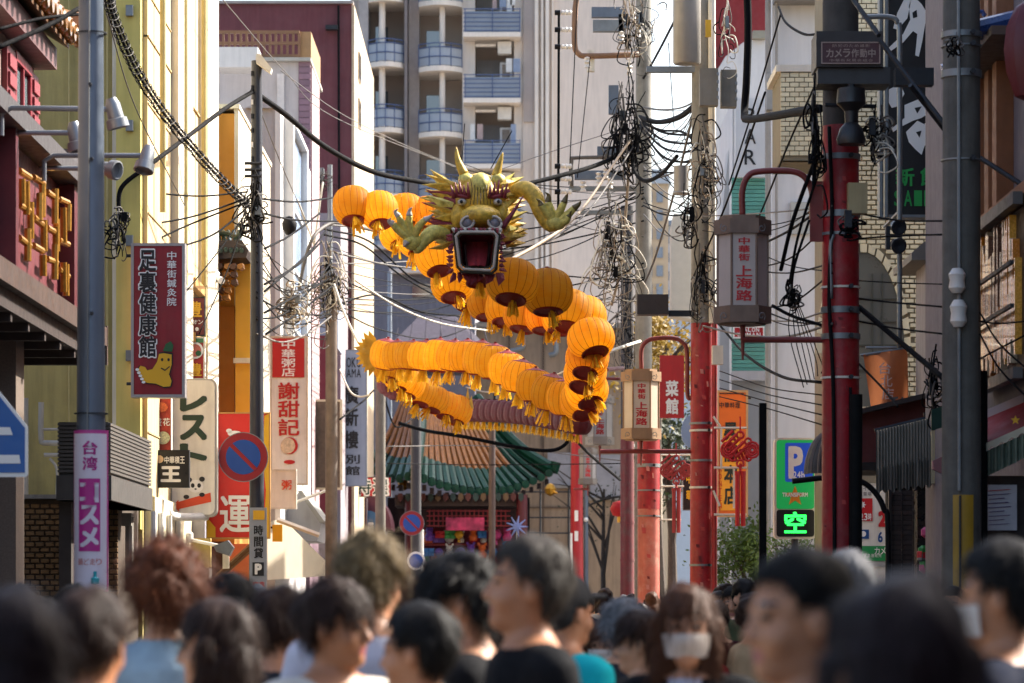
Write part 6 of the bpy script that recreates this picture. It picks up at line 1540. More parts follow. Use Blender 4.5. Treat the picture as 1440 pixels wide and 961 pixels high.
# ================================================================ the hanging dragon
DR = thing('lantern_dragon', 'hanging dragon with gilded roaring head and body of orange paper lanterns', 'dragon decoration', P(690, 400, 36))
def lantern_paper(name, col, col2):
    m = bpy.data.materials.new(name); m.use_nodes = True
    N, L = m.node_tree.nodes, m.node_tree.links; b = N['Principled BSDF']
    tc = N.new('ShaderNodeTexCoord'); oi = N.new('ShaderNodeObjectInfo')
    mp = N.new('ShaderNodeMapping'); mp.inputs['Scale'].default_value = (3, 3, 26); L.new(tc.outputs['Object'], mp.inputs['Vector'])
    n = N.new('ShaderNodeTexNoise'); n.inputs['Scale'].default_value = 2.2; n.inputs['Detail'].default_value = 4; L.new(mp.outputs[0], n.inputs['Vector'])
    ad = N.new('ShaderNodeVectorMath'); ad.operation = 'ADD'; L.new(tc.outputs['Object'], ad.inputs[0])
    cx = N.new('ShaderNodeCombineXYZ'); 
    ml = N.new('ShaderNodeMath'); ml.operation = 'MULTIPLY'; ml.inputs[1].default_value = 40; L.new(oi.outputs['Random'], ml.inputs[0])
    for i in range(3): L.new(ml.outputs[0], cx.inputs[i])
    L.new(cx.outputs[0], ad.inputs[1])
    n2 = N.new('ShaderNodeTexNoise'); n2.inputs['Scale'].default_value = 5; n2.inputs['Detail'].default_value = 6; L.new(ad.outputs[0], n2.inputs['Vector'])
    a = N.new('ShaderNodeMath'); a.operation = 'MULTIPLY_ADD'; a.inputs[1].default_value = .55; L.new(n.outputs['Fac'], a.inputs[0]); L.new(n2.outputs['Fac'], a.inputs[2])
    r = N.new('ShaderNodeMapRange'); r.inputs[1].default_value = .5; r.inputs[2].default_value = 1.05; L.new(a.outputs[0], r.inputs[0])
    mx = N.new('ShaderNodeMix'); mx.data_type = 'RGBA'; L.new(r.outputs[0], mx.inputs[0]); mx.inputs[6].default_value = (*lin(col), 1); mx.inputs[7].default_value = (*lin(col2), 1)
    hv = N.new('ShaderNodeHueSaturation'); L.new(mx.outputs[2], hv.inputs['Color'])
    rv = N.new('ShaderNodeMapRange'); rv.inputs[3].default_value = .72; rv.inputs[4].default_value = 1.12; L.new(oi.outputs['Random'], rv.inputs[0]); L.new(rv.outputs[0], hv.inputs['Value'])
    L.new(hv.outputs[0], b.inputs['Base Color']); b.inputs['Roughness'].default_value = .55
    bp = N.new('ShaderNodeBump'); bp.inputs['Strength'].default_value = .25; bp.inputs['Distance'].default_value = .01; L.new(n.outputs['Fac'], bp.inputs['Height']); L.new(bp.outputs[0], b.inputs['Normal'])
    tr = N.new('ShaderNodeBsdfTranslucent'); L.new(hv.outputs[0], tr.inputs[0])
    ms = N.new('ShaderNodeMixShader'); ms.inputs[0].default_value = .85; L.new(b.outputs[0], ms.inputs[1]); L.new(tr.outputs[0], ms.inputs[2]); L.new(ms.outputs[0], N['Material Output'].inputs[0])
    MATS[name] = m; return m
m_pap = lantern_paper('lantern_paper', '#ffbe3a', '#ffd860')
m_dred = M('lantern_cap_red', '#8e1f14', .5, var=.25, scale=20, transl=.25)
m_tas = M('tassel_yellow', '#f0bc20', .7, var=.25, scale=30, transl=.4)
m_rib = M('lantern_rib', '#b0660f', .6, var=.1, transl=.2)
# unit lantern, radius 0.275
RL_ = .262
s = MB(); NP_ = 18
prof = [(-.2, .52), (-.195, .62), (-.165, .79), (-.115, .92), (-.05, .99), (.02, 1.0), (.09, .955), (.15, .84), (.19, .66), (.2, .5)]
def lan(u, v):
    k = v * (len(prof) - 1); i = min(int(k), len(prof) - 2); f = k - i
    z = prof[i][0] + (prof[i + 1][0] - prof[i][0]) * f; r = prof[i][1] + (prof[i + 1][1] - prof[i][1]) * f
    a = 2 * math.pi * u; r *= 1 - .03 * (abs(math.cos(a * NP_ / 2)) ** 6)
    return Vector((RL_ * r * math.cos(a), RL_ * r * math.sin(a), z * 1.05))
s.grid(lan, NP_ * 4, 15, closed_u=True)
lan_me = s.data('paper_lantern', m_pap, smooth=True)
s = MB()
for k in range(NP_):
    a = (k + 0) / NP_
    s.tube([lan(a, v / 14) * 1.002 for v in range(15)], .0028, 4)
rib_me = s.data('lantern_ribs', m_rib)
s = MB(); s.lathe([(0, .215), (.04, .25), (.06, .235), (.1, .225), (.145, .212), (.14, .2), (.05, .205)], 14); s.tube([(0, 0, .23), (0, 0, .27)], .02, 6)
cap_me = s.data('lantern_cap', m_dred, smooth='auto')
s = MB(); s.lathe([(.15, -.2), (.155, -.212), (.14, -.222), (.125, -.21), (.1, -.195), (0, -.19)], 16)
base_me = s.data('lantern_base', m_dred, smooth='auto')
s = MB(); rg = random.Random(1)
for k in range(26):
    a = k * 2.4; r = .012 + .03 * rg.random(); l = rg.uniform(.1, .17)
    p = Vector((r * math.cos(a), r * math.sin(a), -.22)); q = p + Vector((p.x * .9 + rg.uniform(-.01, .01), p.y * .9 + rg.uniform(-.01, .01), -l))
    t = Vector((-math.sin(a), math.cos(a), 0)) * .006
    s.add([p - t, p + t, q + t * 1.6, q - t * 1.6], [(0, 1, 2, 3)])
s.tube([(0, 0, -.12), (0, 0, -.23)], .018, 6)
tas_me = s.data('tassel', m_tas, fixn=False)
def lan_at(px, py, w, d=None, tilt=18, roll=0, yaw=None, tas=True, parent=DR, mats=None):
    d = d or .55 * FPX / w
    o = bpy.data.objects.new('paper_lantern', lan_me); C.objects.link(o); o.parent = parent
    o.location = P(px, py, d) - ORG[parent.name]
    rg = random.Random(int(px * 7 + py)); j = rg.uniform(.95, 1.05); o.scale = (j * rg.uniform(.97, 1.03), j, rg.uniform(.93, 1.06))
    o.rotation_euler = Euler((R(-tilt + rg.uniform(-3, 3)), R(roll + rg.uniform(-4, 4)), R(rg.uniform(0, 40))), 'ZYX') if False else Euler((R(-tilt * 1.25 + rg.uniform(-6, 6)), R(roll + rg.uniform(-7, 7)), R(rg.uniform(0, 20))), 'XYZ')
    for me, nm in ((rib_me, 'lantern_ribs'), (cap_me, 'lantern_cap'), (base_me, 'lantern_base')) + (((tas_me, 'tassel'),) if tas else ()):
        c = bpy.data.objects.new(nm, me); C.objects.link(c); c.parent = o
        if nm == 'tassel':
            if d > 42: c.scale = (1.5, 1.5, 1.25); c.location.z = .05
            c.rotation_euler = (R(tilt * .8), R(-roll * .8), rg.uniform(0, 6)); 
    return o
# upper left strand, behind the head
for (x, y, w) in ((496, 290, 61), (533, 296, 61), (570, 299, 60), (603, 303, 60)): lan_at(x, y, w, roll=-4)
for (x, y, w) in ((560, 327, 57), (585, 336, 59)): lan_at(x, y, w, tilt=22)
for (x, y, w) in ((613, 361, 66), (636, 399, 64)): lan_at(x, y, w, tilt=18)
# rear strand under the head
for (x, y, w, d) in ((660, 412, 62, 42.5), (685, 424, 62, 42.2), (711, 433, 62, 42), (738, 440, 63, 41.6), (766, 444, 63, 41.4), (790, 443, 62, 41.2)): lan_at(x, y, w, d, tilt=14, roll=6)
# front strand
for (x, y, w, d) in ((672, 372, 76, 34.6), (721, 397, 78, 33.8), (770, 411, 77, 34.3)): lan_at(x, y, w, d, tilt=14)
# right hand column
for (x, y, w, d, r) in ((801, 438, 64, 39.6, 6), (822, 447, 66, 40, 10), (831, 477, 68, 39.4, -8), (826, 503, 68, 39.6, 8), (823, 524, 68, 40.2, 14), (825, 547, 64, 41, -6), (818, 563, 64, 41.5, 6)): lan_at(x, y, w, d, tilt=24, roll=r)
# lower strand going left
for (x, y, w, d) in ((797, 560, 63, 42.5), (775, 553, 62, 43.2), (752, 543, 61, 44), (732, 531, 60, 44.8), (713, 519, 59, 45.6), (695, 510, 58, 46.4), (676, 505, 57, 47.2), (657, 502, 56, 48), (637, 501, 55, 48.8), (617, 501, 54, 49.6), (598, 501, 53.5, 50.4), (579, 501, 53, 51.2), (560, 500, 52, 52), (543, 499, 51, 52.8)): lan_at(x, y, w, d, tilt=-4, roll=3)
# lowest strand back to the right
for (x, y, w, d) in ((548, 518, 51, 54), (562, 529, 51, 54.8), (577, 540, 51, 55.4), (594, 552, 51, 56), (611, 562, 51, 56.4), (628, 571, 51, 56.8), (643, 577, 51, 57.2)): lan_at(x, y, w, d, tilt=14, roll=14)
# tail fins
m_fin = M('fin_cream', '#e2c25a', .6, var=.2, scale=10, transl=.5)
rg = random.Random(6)
for k in range(11):
    a = R(200 - k * 16); c = P(530, 497, 53.4)
    l = .28 + .06 * rg.random(); u = Vector((math.cos(a), rg.uniform(-.2, .2), -math.sin(a))) if False else Vector((-abs(math.cos(R(-70 + k * 14))), rg.uniform(-.25, .25), math.sin(R(-75 + k * 15))))
    b = u.cross(Vector((0, 1, 0))).normalized()
    s = MB(); s.add([c - b * .05, c + b * .05, c + u * l * .7 + b * .06, c + u * l * 1.15, c + u * l * .7 - b * .06], [(0, 1, 2, 3, 4)])
    s.prism([c - b * .05, c + b * .05, c + u * l * .7 + b * .06, c + u * l * 1.15, c + u * l * .7 - b * .06], (0, .012, 0)); s.build('tail_fin', m_fin, DR)
for (x, tip, bx) in ((657, 545, 5), (651, 556, 4), (662, 556, 4)):
    s = MB(); s.pprism([(x - bx, 572), (x + bx, 575), (x + 1, tip)], 57 + bx * .02, .05); s.build('tail_fin', m_fin, DR)

# ---------------------------------------------------------------- head
HD = 33.0
def Hp(x, y, z=0): return P(x, y, HD) + Vector((0, z, 0))
pxm = HD / FPX
m_gold = M('dragon_gold', '#deb640', .5, .05, var=.5, scale=26, streak=.2, dirt_shade=.5, dscale=7, dirt_shade_col=(.13, .08, .012), bump=.25, bscale=60)  # dark mottling put into the gold to suggest shaded crevices
m_green = M('dragon_green', '#dccc68', .5, .1, var=.5, scale=26, dirt_shade=.5, dscale=8, dirt_shade_col=(.14, .1, .015), bump=.2, bscale=60)  # same crevice shading mottled into the green
m_pink = M('dragon_pink', '#8a3540', .55, var=.35, scale=30)
m_bone = M('dragon_bone', '#bdb5a6', .5, var=.2, scale=25)
m_mouth = M('mouth_red', '#6e1420', .45, var=.25, scale=12)
m_tongue = M('tongue_red', '#a03a40', .35, var=.2, scale=14, coat=.3)
m_line = M('dragon_line', '#2a2410', .6)
def blob(c, rx, ry, rz, n=24, mname='part', mat=None, parent=None, ridge=0, rfreq=7, tilt=0):
    s = MB()
    def f(u, v):
        a = 2 * math.pi * u; b = math.pi * (v * .98 + .01)
        k = 1 + ridge * abs(math.sin(rfreq * math.cos(a) * math.sin(b) * 1.6))
        x, y, z = rx * math.cos(a) * math.sin(b) * k, ry * math.sin(a) * math.sin(b) * k, rz * math.cos(b)
        if tilt: x, z = x * math.cos(tilt) - z * math.sin(tilt), x * math.sin(tilt) + z * math.cos(tilt)
        return c + Vector((x, y, z))
    s.grid(f, n, n // 2 + 2, closed_u=True); return s.build(mname, mat, parent, smooth=True)
skull = blob(Hp(674, 280, .22), 36 * pxm, .3, 40 * pxm, 40, 'head', m_gold, DR, ridge=.05, rfreq=6)
blob(Hp(676, 307, -.06), 29 * pxm, .3, 17 * pxm, 36, 'snout', m_gold, skull, ridge=.04, rfreq=6)
blob(Hp(676, 262, .05), 15 * pxm, .14, 20 * pxm, 28, 'forehead', m_green, skull, ridge=.08, rfreq=5)
for k in range(7):                                         # painted forehead lines
    x = 664 + k * 4
    s = MB(); s.tube(spline([Hp(x + (x - 676) * .3, 246, .02), Hp(x, 268, -.1), Hp(x + (x - 676) * .2, 290, -.13)], 5), .0035, 4); s.build('forehead_line', m_line, skull)
for sx, cx in ((-1, 658), (1, 696)):
    s = MB(); pts = [Hp(cx + 9 * math.cos(R(a)) + sx * 2 * math.sin(R(a)), 318 + 8.5 * math.sin(R(a)), -.3) for a in range(0, 361, 24)]
    s.tube(pts, .014, 6); s.build('nostril_rim', m_bone, skull, smooth=True)
    blob(Hp(cx, 318, -.27), 8 * pxm, .04, 7.5 * pxm, 16, 'nostril', M('nostril_grey', '#7d7a80', .5, var=.3, scale=30), skull)
    # eye, brow
    ex = 650 if sx < 0 else 700
    blob(Hp(ex, 285, -.04), 6.5 * pxm, .06, 5 * pxm, 16, 'eye', M('eye_white', '#cfcac0', .25), skull)
    blob(Hp(ex + sx * 1, 285.5, -.095), 2.4 * pxm, .02, 2.6 * pxm, 12, 'pupil', MATS['ink_black'], skull)
    for q in range(5):
        s = MB(); b0 = Hp(ex - 11 + q * 5, 279 - (q % 2), -.06); tip = Hp(ex - 13 + q * 6 + sx * 3, 262 - 4 * (q % 3), -.08)
        s.tube([b0, b0.lerp(tip, .4) + Vector((0, -.03, 0)), tip], .026, 6, r1=.004); s.build('brow', m_pink, skull, smooth=True)
    blob(Hp(ex, 277, -.05), 13 * pxm, .05, 3.4 * pxm, 16, 'brow_ridge', m_pink, skull, tilt=sx * .2)
    blob(Hp(676 + sx * 30, 303, .1), 12 * pxm, .16, 20 * pxm, 20, 'cheek', m_gold, skull, ridge=.08)
# horns with knobbed bases
for base, knob, tip in (((655, 252), (652, 243), (641, 204)), ((700, 253), (697, 246), (707, 212))):
    blob(Hp(*base, .12), 11 * pxm, .08, 11 * pxm, 20, 'horn_base', m_green, skull, ridge=.12, rfreq=4)
    k = Hp(*knob, .12); t = Hp(*tip, .14); mid = k.lerp(t, .5) + Vector((-.02 if tip[0] < 660 else .0, 0, 0))
    s = MB(); s.tube(spline([k, mid, t], 8), lambda f: .045 * (1 - f) ** .7 + .004, 9); s.build('horn', m_gold, skull, smooth=True)
for a, b in (((648, 240), (653, 170)), ((690, 235), (720, 180))):
    s = MB(); s.tube([Hp(*a, .14), Hp(*b, .2)], .005, 4); s.build('hanging_wire', MATS['black_rubber'], skull)
# mane
rg = random.Random(22)
def spike(base, tip, w, mat):
    b, t = Vector(base), Vector(tip); u = (t - b); n = u.cross(Vector((0, 1, 0)))
    if n.length < 1e-4: n = Vector((1, 0, 0))
    n.normalize(); m_ = b.lerp(t, .45) + n * w * .4
    s = MB(); s.add([b - n * w * .6, b + n * w * .6, m_ + n * w, t, m_ - n * w, b.lerp(t, .4) + Vector((0, -w * .8, 0)), b.lerp(t, .4) + Vector((0, w * .8, 0))],
                    [(0, 1, 5), (1, 2, 5), (2, 3, 5), (3, 4, 5), (4, 0, 5), (1, 0, 6), (2, 1, 6), (3, 2, 6), (4, 3, 6), (0, 4, 6)])
    s.build('mane_spike', mat, skull)
for k in range(110):
    sx = -1 if k % 2 else 1
    r_ = rg.random()
    if sx < 0:
        bx, by = 640 + rg.uniform(-4, 8), 255 + r_ * 85
        tx, ty = bx - rg.uniform(22, 54), by - rg.uniform(-6, 20) + (r_ - .5) * 14
    else:
        bx, by = 710 + rg.uniform(-8, 2), 258 + r_ * 85
        tx, ty = bx + rg.uniform(16, 36), by - rg.uniform(4, 26) + (r_ - .4) * 10
    z = rg.uniform(.0, .35)
    spike(Hp(bx, by, z), Hp(tx, ty, z + rg.uniform(.0, .2)), rg.uniform(.024, .044), (m_gold, m_pink, m_green, m_gold)[rg.randrange(4)])
for k in range(12):                                       # beard
    x = 640 + k * 6; spike(Hp(x, 386, -.15), Hp(x + rg.uniform(-12, 12), 398 + rg.uniform(0, 8), -.2), .03, m_pink)
for k in range(13):                                       # upper lip frill
    x = 637 + k * 5.6; spike(Hp(x, 326, -.34), Hp(x + rg.uniform(-3, 3), 332 + rg.uniform(0, 3), -.36), .02, m_pink if k % 3 else m_bone)
for k in range(9):
    for sx, x0 in ((-1, 638), (1, 702)):
        y = 334 + k * 6; spike(Hp(x0, y, -.2), Hp(x0 + sx * rg.uniform(6, 12), y + rg.uniform(-6, 6), -.15), .022, m_pink)
# mouth: open box with rounded rim and tongue
o_ = [(638, 329), (703, 329), (697, 389), (645, 386)]
i_ = [(645, 335), (697, 335), (691, 381), (650, 379)]
mth = MB(); O = [Hp(x, y, -.34 + (.06 if y > 350 else 0)) for x, y in o_]; I = [Hp(x, y, -.34 + (.06 if y > 350 else 0)) for x, y in i_]
Bk = [Hp(x, y, .12) for x, y in ((652, 341), (690, 341), (686, 374), (655, 373))]
mth.add(I + Bk, [(0, 1, 5, 4), (1, 2, 6, 5), (2, 3, 7, 6), (3, 0, 4, 7), (4, 5, 6, 7)]); mth.build('mouth', m_mouth, skull, fixn=False)
s = MB(); OB = [Hp(x, y, .1) for x, y in o_]; s.add(O + OB, [(0, 1, 5, 4), (1, 2, 6, 5), (2, 3, 7, 6), (3, 0, 4, 7)]); s.build('jaw', m_mouth, skull)
def rim(pts, r, mat, nm):
    s = MB(); q = []
    for k in range(4):
        a, b = Vector(pts[k]), Vector(pts[(k + 1) % 4]); q += [a.lerp(b, .1), a.lerp(b, .5), a.lerp(b, .9)]
    q.append(q[0]); s.tube(q, r, 8, cap=False); s.build(nm, mat, skull, smooth=True)
rim([a.lerp(b, .5) + Vector((0, -.015, 0)) for a, b in zip(O, I)], .015, m_bone, 'gum')
rim(O, .014, m_line, 'lip_line'); rim(I, .009, m_line, 'lip_line')
def tng(u, v):
    x = 671 + (u - .5) * 30 * (1 - .25 * v ** 3); y = 338 + 40 * v - 6 * math.cos((u - .5) * 2) * v * 0
    return Hp(x, y, .08 - .36 * v ** 1.3 - .06 * math.cos((u - .5) * math.pi) + .03 * math.exp(-((u - .5) / .08) ** 2))
s = MB(); s.grid(tng, 16, 12); s.grid(lambda u, v: tng(u, v) + Vector((0, .05, -.01)), 16, 12); s.build('tongue', m_tongue, skull, smooth=True, fixn=False)
# whisker
s = MB(); s.tube(spline([Hp(706, 322, -.1), Hp(722, 300, -.12), Hp(736, 277, -.1)], 6), lambda f: .03 * (1 - f) + .004, 6); s.build('whisker', m_pink, skull, smooth=True)
# arms and claws
def limb(path, radii, mat, nm):
    p = spline([Hp(*q) for q in path], 6); n = len(p)
    s = MB(); s.tube(p, lambda f: float(np.interp(f, np.linspace(0, 1, len(radii)), radii)), 14); return s.build(nm, mat, DR, smooth=True)
ra = limb([(720, 268, .1), (738, 266, .02), (752, 278, -.02), (760, 300, -.05), (772, 318, -.06), (782, 316, -.1)], [.06, .085, .085, .07, .06, .07], m_gold, 'arm')
for k, (tx, ty, bx, by) in enumerate(((758, 283, 768, 300), (770, 274, 775, 300), (795, 276, 787, 300), (813, 286, 796, 306), (800, 300, 794, 314))):
    s = MB(); s.tube(spline([Hp(780, 314, -.1), Hp(bx, by, -.14), Hp((bx + tx) / 2 + (2 if k > 1 else -2), (by + ty) / 2, -.16)], 5), lambda f: .05 - .018 * f, 10); f = s.build('finger', m_green, ra, smooth=True)
    s = MB(); s.tube(spline([Hp((bx + tx) / 2 + (2 if k > 1 else -2), (by + ty) / 2, -.16), Hp(tx + 1, ty + 4, -.17), Hp(tx - (4 if k < 2 else -3), ty, -.2)], 5), lambda f: .032 * (1 - f) + .003, 8); s.build('claw', M('claw_dark', '#6b5a2a', .4, var=.2), ra, smooth=True)
la = limb([(628, 330, .05), (612, 328, -.05), (600, 336, -.1), (590, 350, -.12), (584, 352, -.14)], [.06, .075, .07, .05, .05], m_green, 'arm')
for k, (tx, ty, bx, by) in enumerate(((548, 311, 560, 326), (557, 298, 566, 318), (577, 296, 576, 318), (606, 305, 590, 322), (570, 345, 576, 342))):
    s = MB(); s.tube(spline([Hp(580, 340, -.16), Hp(bx, by, -.2), Hp((bx + tx) / 2, (by + ty) / 2, -.22)], 5), lambda f: .046 - .016 * f, 10); s.build('finger', m_green, la, smooth=True)
    s = MB(); s.tube(spline([Hp((bx + tx) / 2, (by + ty) / 2, -.22), Hp(tx, ty + 4, -.23), Hp(tx + 4, ty, -.27)], 5), lambda f: .03 * (1 - f) + .003, 8); s.build('claw', m_bone, la, smooth=True)
blob(Hp(580, 342, -.15), 13 * pxm, .07, 13 * pxm, 18, 'palm', m_green, la)
blob(Hp(782, 314, -.1), 15 * pxm, .07, 12 * pxm, 18, 'palm', m_green, ra)

# ================================================================ red dragon body further back
RD2 = thing('red_lantern_dragon', 'dark red lantern dragon body stretched behind the yellow one', 'dragon decoration', P(735, 600, 62))
lr = lan_me.copy(); lr.materials.clear(); lr.materials.append(M('lantern_paper_red', '#5a0610', .6, var=.25, scale=10, transl=.2))
for k in range(19):
    t = k / 18; x = 656 + 158 * t; y = 577 + 18 * t - 5 * math.sin(t * 3.1)
    o = bpy.data.objects.new('paper_lantern', lr); C.objects.link(o); o.parent = RD2; o.location = P(x, y, 66 - 3 * t) - ORG[RD2.name]; o.scale = (1.0, 1.0, 1.0); o.rotation_euler = (R(8), R(6), 0)
    c = bpy.data.objects.new('tassel', tas_me); C.objects.link(c); c.parent = o
for k in range(3):
    o = bpy.data.objects.new('paper_lantern', lr); C.objects.link(o); o.parent = RD2; o.location = P(548 + k * 6, 540 + k * 4, 68) - ORG[RD2.name]
# ================================================================ overhead cables
m_cb = M('cable_black', '#121214', .85, var=.25, scale=12, spec=.1)
m_cg = M('cable_grey_lit', '#5a5550', .7, var=.3, scale=10)  # grey for cables in the light, brightness put into the colour
m_cw = M('rope_white', '#cfc8b8', .7, var=.15, scale=20)
m_ct = M('cable_tan', '#8d7a62', .6, var=.3, scale=10)
def cable(label, pts, r, mat=None, d=None, group=None, name='cable', n=6, sub=8):
    # pts: (px, py, dist); plain list of pixel points with d=(d0, d1) spreads the distance evenly
    if d: pts = [(p[0], p[1], d[0] + (d[1] - d[0]) * i / (len(pts) - 1)) for i, p in enumerate(pts)]
    s = MB(); s.tube(spline([P(*p) for p in pts], sub), r, n)
    return s.build(name, mat or m_cb, label=label, cat='cable', group=group, smooth=True)
cable('thick black cable sweeping from the slate pole behind the dragon horns', [(355, 128, 42), (400, 160, 43), (455, 205, 44.5), (520, 240, 46), (580, 254, 47), (640, 262, 48), (720, 262, 50), (800, 244, 51), (850, 228, 52), (892, 205, 53.5)], .036)
cable('thick black cable dropping left from the slate pole to the yellow wall', [(357, 128, 42), (318, 152, 41), (272, 186, 40), (232, 216, 39), (205, 236, 38.6), (178, 256, 38.5), (168, 272, 38.5), (168, 300, 38.5), (176, 312, 38.5)], .026)
# spiral hung bundle
bd = [(150, -20, 33), (158, 20, 34), (180, 75, 35), (205, 122, 36), (240, 172, 37.5), (285, 225, 39), (320, 262, 40.5), (348, 288, 41.8)]
ax = spline([P(*p) for p in bd], 14)
SPB = thing('spiral_cable_bundle', 'cable bundle wrapped in wire spirals sloping from top left to slate pole', 'cable bundle', ax[-1])
s = MB(); s.tube(ax, .018, 6); s.build('core_cable', m_cb, SPB, smooth=True)
s = MB(); s.tube([p + Vector((.02, 0, .035)) for p in ax], .012, 6); s.build('cable_strand', m_cb, SPB, smooth=True)
s = MB(); s.tube([p + Vector((-.03, 0, -.03 + .012 * math.sin(i * .7))) for i, p in enumerate(ax)], .009, 5); s.build('cable_strand', m_cb, SPB, smooth=True)
for k, (ph, rr, mat) in enumerate(((0, .055, m_cg), (2.1, .06, m_cb))):
    q = []
    for i in range(len(ax) - 1):
        for j in range(4):
            p = ax[i].lerp(ax[i + 1], j / 4); a = (i * 4 + j) * .62 + ph
            q.append(p + Vector((math.cos(a) * rr, math.sin(a) * rr * .7, math.sin(a) * rr)))
    s = MB(); s.tube(q, .0045, 4); s.build('spiral_hanger', mat, SPB)
# tangles: loops round an anchor
def tangle(label, px, py, d, n, rx, ry, seed, mats=None, r=(.005, .011), bulge=.25, boxes=2):
    T = thing('wire_tangle', label, 'wire tangle', P(px, py + ry, d)); rg = random.Random(seed)
    for i in range(int(n * 1.25)):
        kind = rg.random(); c0 = P(px + rg.gauss(0, rx * .22), py + rg.gauss(0, ry * .45), d - rg.uniform(.1, .3)); W_, H_ = PXS(rx, d), PXS(ry, d)
        if kind < .48:                                   # drooping tail
            c0.x = P(px, py, d).x + rg.uniform(-.2, .2) * W_; o = Vector((rg.choice((-1, 1)) * W_ * rg.uniform(.25, .95), rg.uniform(-.3, .1), -rg.uniform(.0, .35) * H_)); e = c0 + Vector((rg.uniform(-.15, .15) * W_, .05, -rg.uniform(.2, 1.0) * H_))
            q = [c0, c0 + o * .6 + Vector((0, 0, H_ * .05)), c0.lerp(e, .6) + o, e + o * .4, e]
        elif kind < .84:                                # run along the pole
            q = [c0 + Vector((rg.uniform(-.12, .12) * W_ + .1 * W_ * math.sin(k * 1.7 + i), rg.uniform(-.05, .05), (1.5 - k) * H_ * rg.uniform(.3, .5))) for k in range(4)]
        else: q = None
        if q:
            s = MB(); s.tube(spline(q, 5), rg.uniform(*r), 5); s.build('wire_loop', rg.choice(mats or [m_cb, m_cb, m_cg]), T, smooth=True); continue
        c = P(px + rg.gauss(0, rx * .4), py + rg.gauss(0, ry * .4), d - .18)
        a0 = rg.uniform(0, 6.28); m = rg.randint(4, 7); R_ = PXS(rx, d) * rg.uniform(.15, .55); Rz = PXS(ry, d) * rg.uniform(.1, .4)
        span = rg.uniform(2.5, 6.5)
        q = [c + Vector((math.cos(a0 + span * k / m) * R_ * rg.uniform(.75, 1.2), rg.uniform(-bulge, bulge) * .5, math.sin(a0 + span * k / m) * Rz * rg.uniform(.75, 1.2))) for k in range(m + 1)]
        s = MB(); s.tube(spline(q, 5), rg.uniform(*r), 5); s.build('wire_loop', rg.choice(mats or [m_cb, m_cb, m_cg]), T, smooth=True)
    for i in range(boxes // 2):
        c = P(px + rg.uniform(-rx, rx) * .5, py + rg.uniform(-ry, ry) * .6, d - .25)
        s = MB(); w, h = rg.uniform(.02, .04), rg.uniform(.04, .11); s.box(c.x - w, c.x + w, c.y - .04, c.y + .04, c.z - h, c.z + h); s.build('splice_box', rg.choice([m_cb, MATS['steel_dark'], MATS['galv']]), T)
    return T
tangle('dense black wire tangle at the head of the slate pole', 356, 292, 42, 46, 24, 34, 1)
tangle('black wire tangle on the yellow wall beside the steel pole', 168, 325, 38.4, 26, 22, 34, 2)
tangle('grey wire tangle round the top of the wooden pole', 462, 395, 55, 56, 34, 52, 3, [m_cg, m_cw, m_cb, m_ct])
tangle('loose wires above the galvanised pole box', 452, 255, 74, 18, 22, 14, 4)
tangle('pale chain-like wire nest left of the wooden pole', 412, 425, 48, 40, 26, 26, 5, [m_cw, m_cg, m_ct], r=(.006, .011))
tangle('heavy cable coils high on the cable-crowded utility pole', 880, 190, 52.5, 58, 40, 62, 6, [m_cb, m_cb, m_cb, m_cg], r=(.006, .014), boxes=8)
tangle('nest of pale conduits in the middle of the cable-crowded pole', 862, 350, 53, 60, 44, 60, 7, [m_cg, m_cw, m_cb, m_ct], r=(.006, .012), boxes=8)
tangle('insulator hardware and jumpers at the top of the cable-crowded pole', 893, 35, 52.5, 40, 30, 44, 8, [m_cw, m_cg, m_ct, m_cb], boxes=10)
tangle('cables hooked round the transformer pole below the switch boxes', 990, 225, 45.5, 40, 26, 60, 9, [m_cb, m_cg, m_cw, m_ct])
tangle('hanging jumper wires under the small drum of the transformer pole', 968, 300, 45.2, 22, 16, 34, 10)
tangle('wires tied where the transformer pole turns red', 985, 400, 45.4, 26, 22, 50, 11, [m_cb, m_cg, m_ct])
tangle('black wire ball beside the big hexagonal lantern', 1112, 415, 31, 26, 16, 16, 12)
tangle('bird nest of grey wires right of the black loudspeaker', 1232, 190, 30.4, 36, 24, 32, 13, [m_cg, m_cw, m_cb])
tangle('dark wire bundle left of the top of the red paint on the big pole', 1144, 190, 30.3, 30, 12, 60, 14)
tangle('wires tied to the big red pole above its second band', 1192, 312, 30.1, 18, 22, 12, 15)
tangle('dark wires and plugs where the orange banner meets the shop roof', 1312, 530, 33.5, 26, 18, 34, 16)
tangle('wires behind the concrete pole near the blue eave', 1340, 66, 27.7, 12, 20, 12, 17, boxes=0)
tangle('jumble of small conduits on the dark pole behind the dragon loop', 880, 470, 70, 44, 34, 70, 18, [m_cg, m_cb, m_ct])
tangle('thin jumper wires beside the switch boxes', 1022, 40, 45.4, 12, 22, 46, 19, [m_cw, m_cg, m_cb])
# hanging plait of wires left of the big red pole
for i, (a, b) in enumerate((((1150, 215), (1098, 380)), ((1152, 240), (1110, 400)), ((1138, 310), (1112, 420)))):
    cable(('outer', 'middle', 'inner')[i] + ' dark wire plait hanging between the red arch and the wire ball', [(a[0], a[1], 30.3), ((a[0] + b[0]) / 2 - 8, (a[1] + b[1]) / 2 + 10, 30.6), (b[0], b[1], 31)], .014 if i else .02)
# black L shaped cable upper right
cable('thick black cable falling straight then turning to the camera box pole', [(1050, -30, 40), (1052, 40, 40), (1050, 110, 40), (1047, 160, 40), (1052, 168, 39), (1090, 163, 36), (1130, 156, 33), (1152, 153, 31)], .045)
cable('black drooping cable at the top of the big red pole', [(1095, 10, 36), (1105, 32, 34), (1130, 48, 32), (1152, 48, 31)], .013)
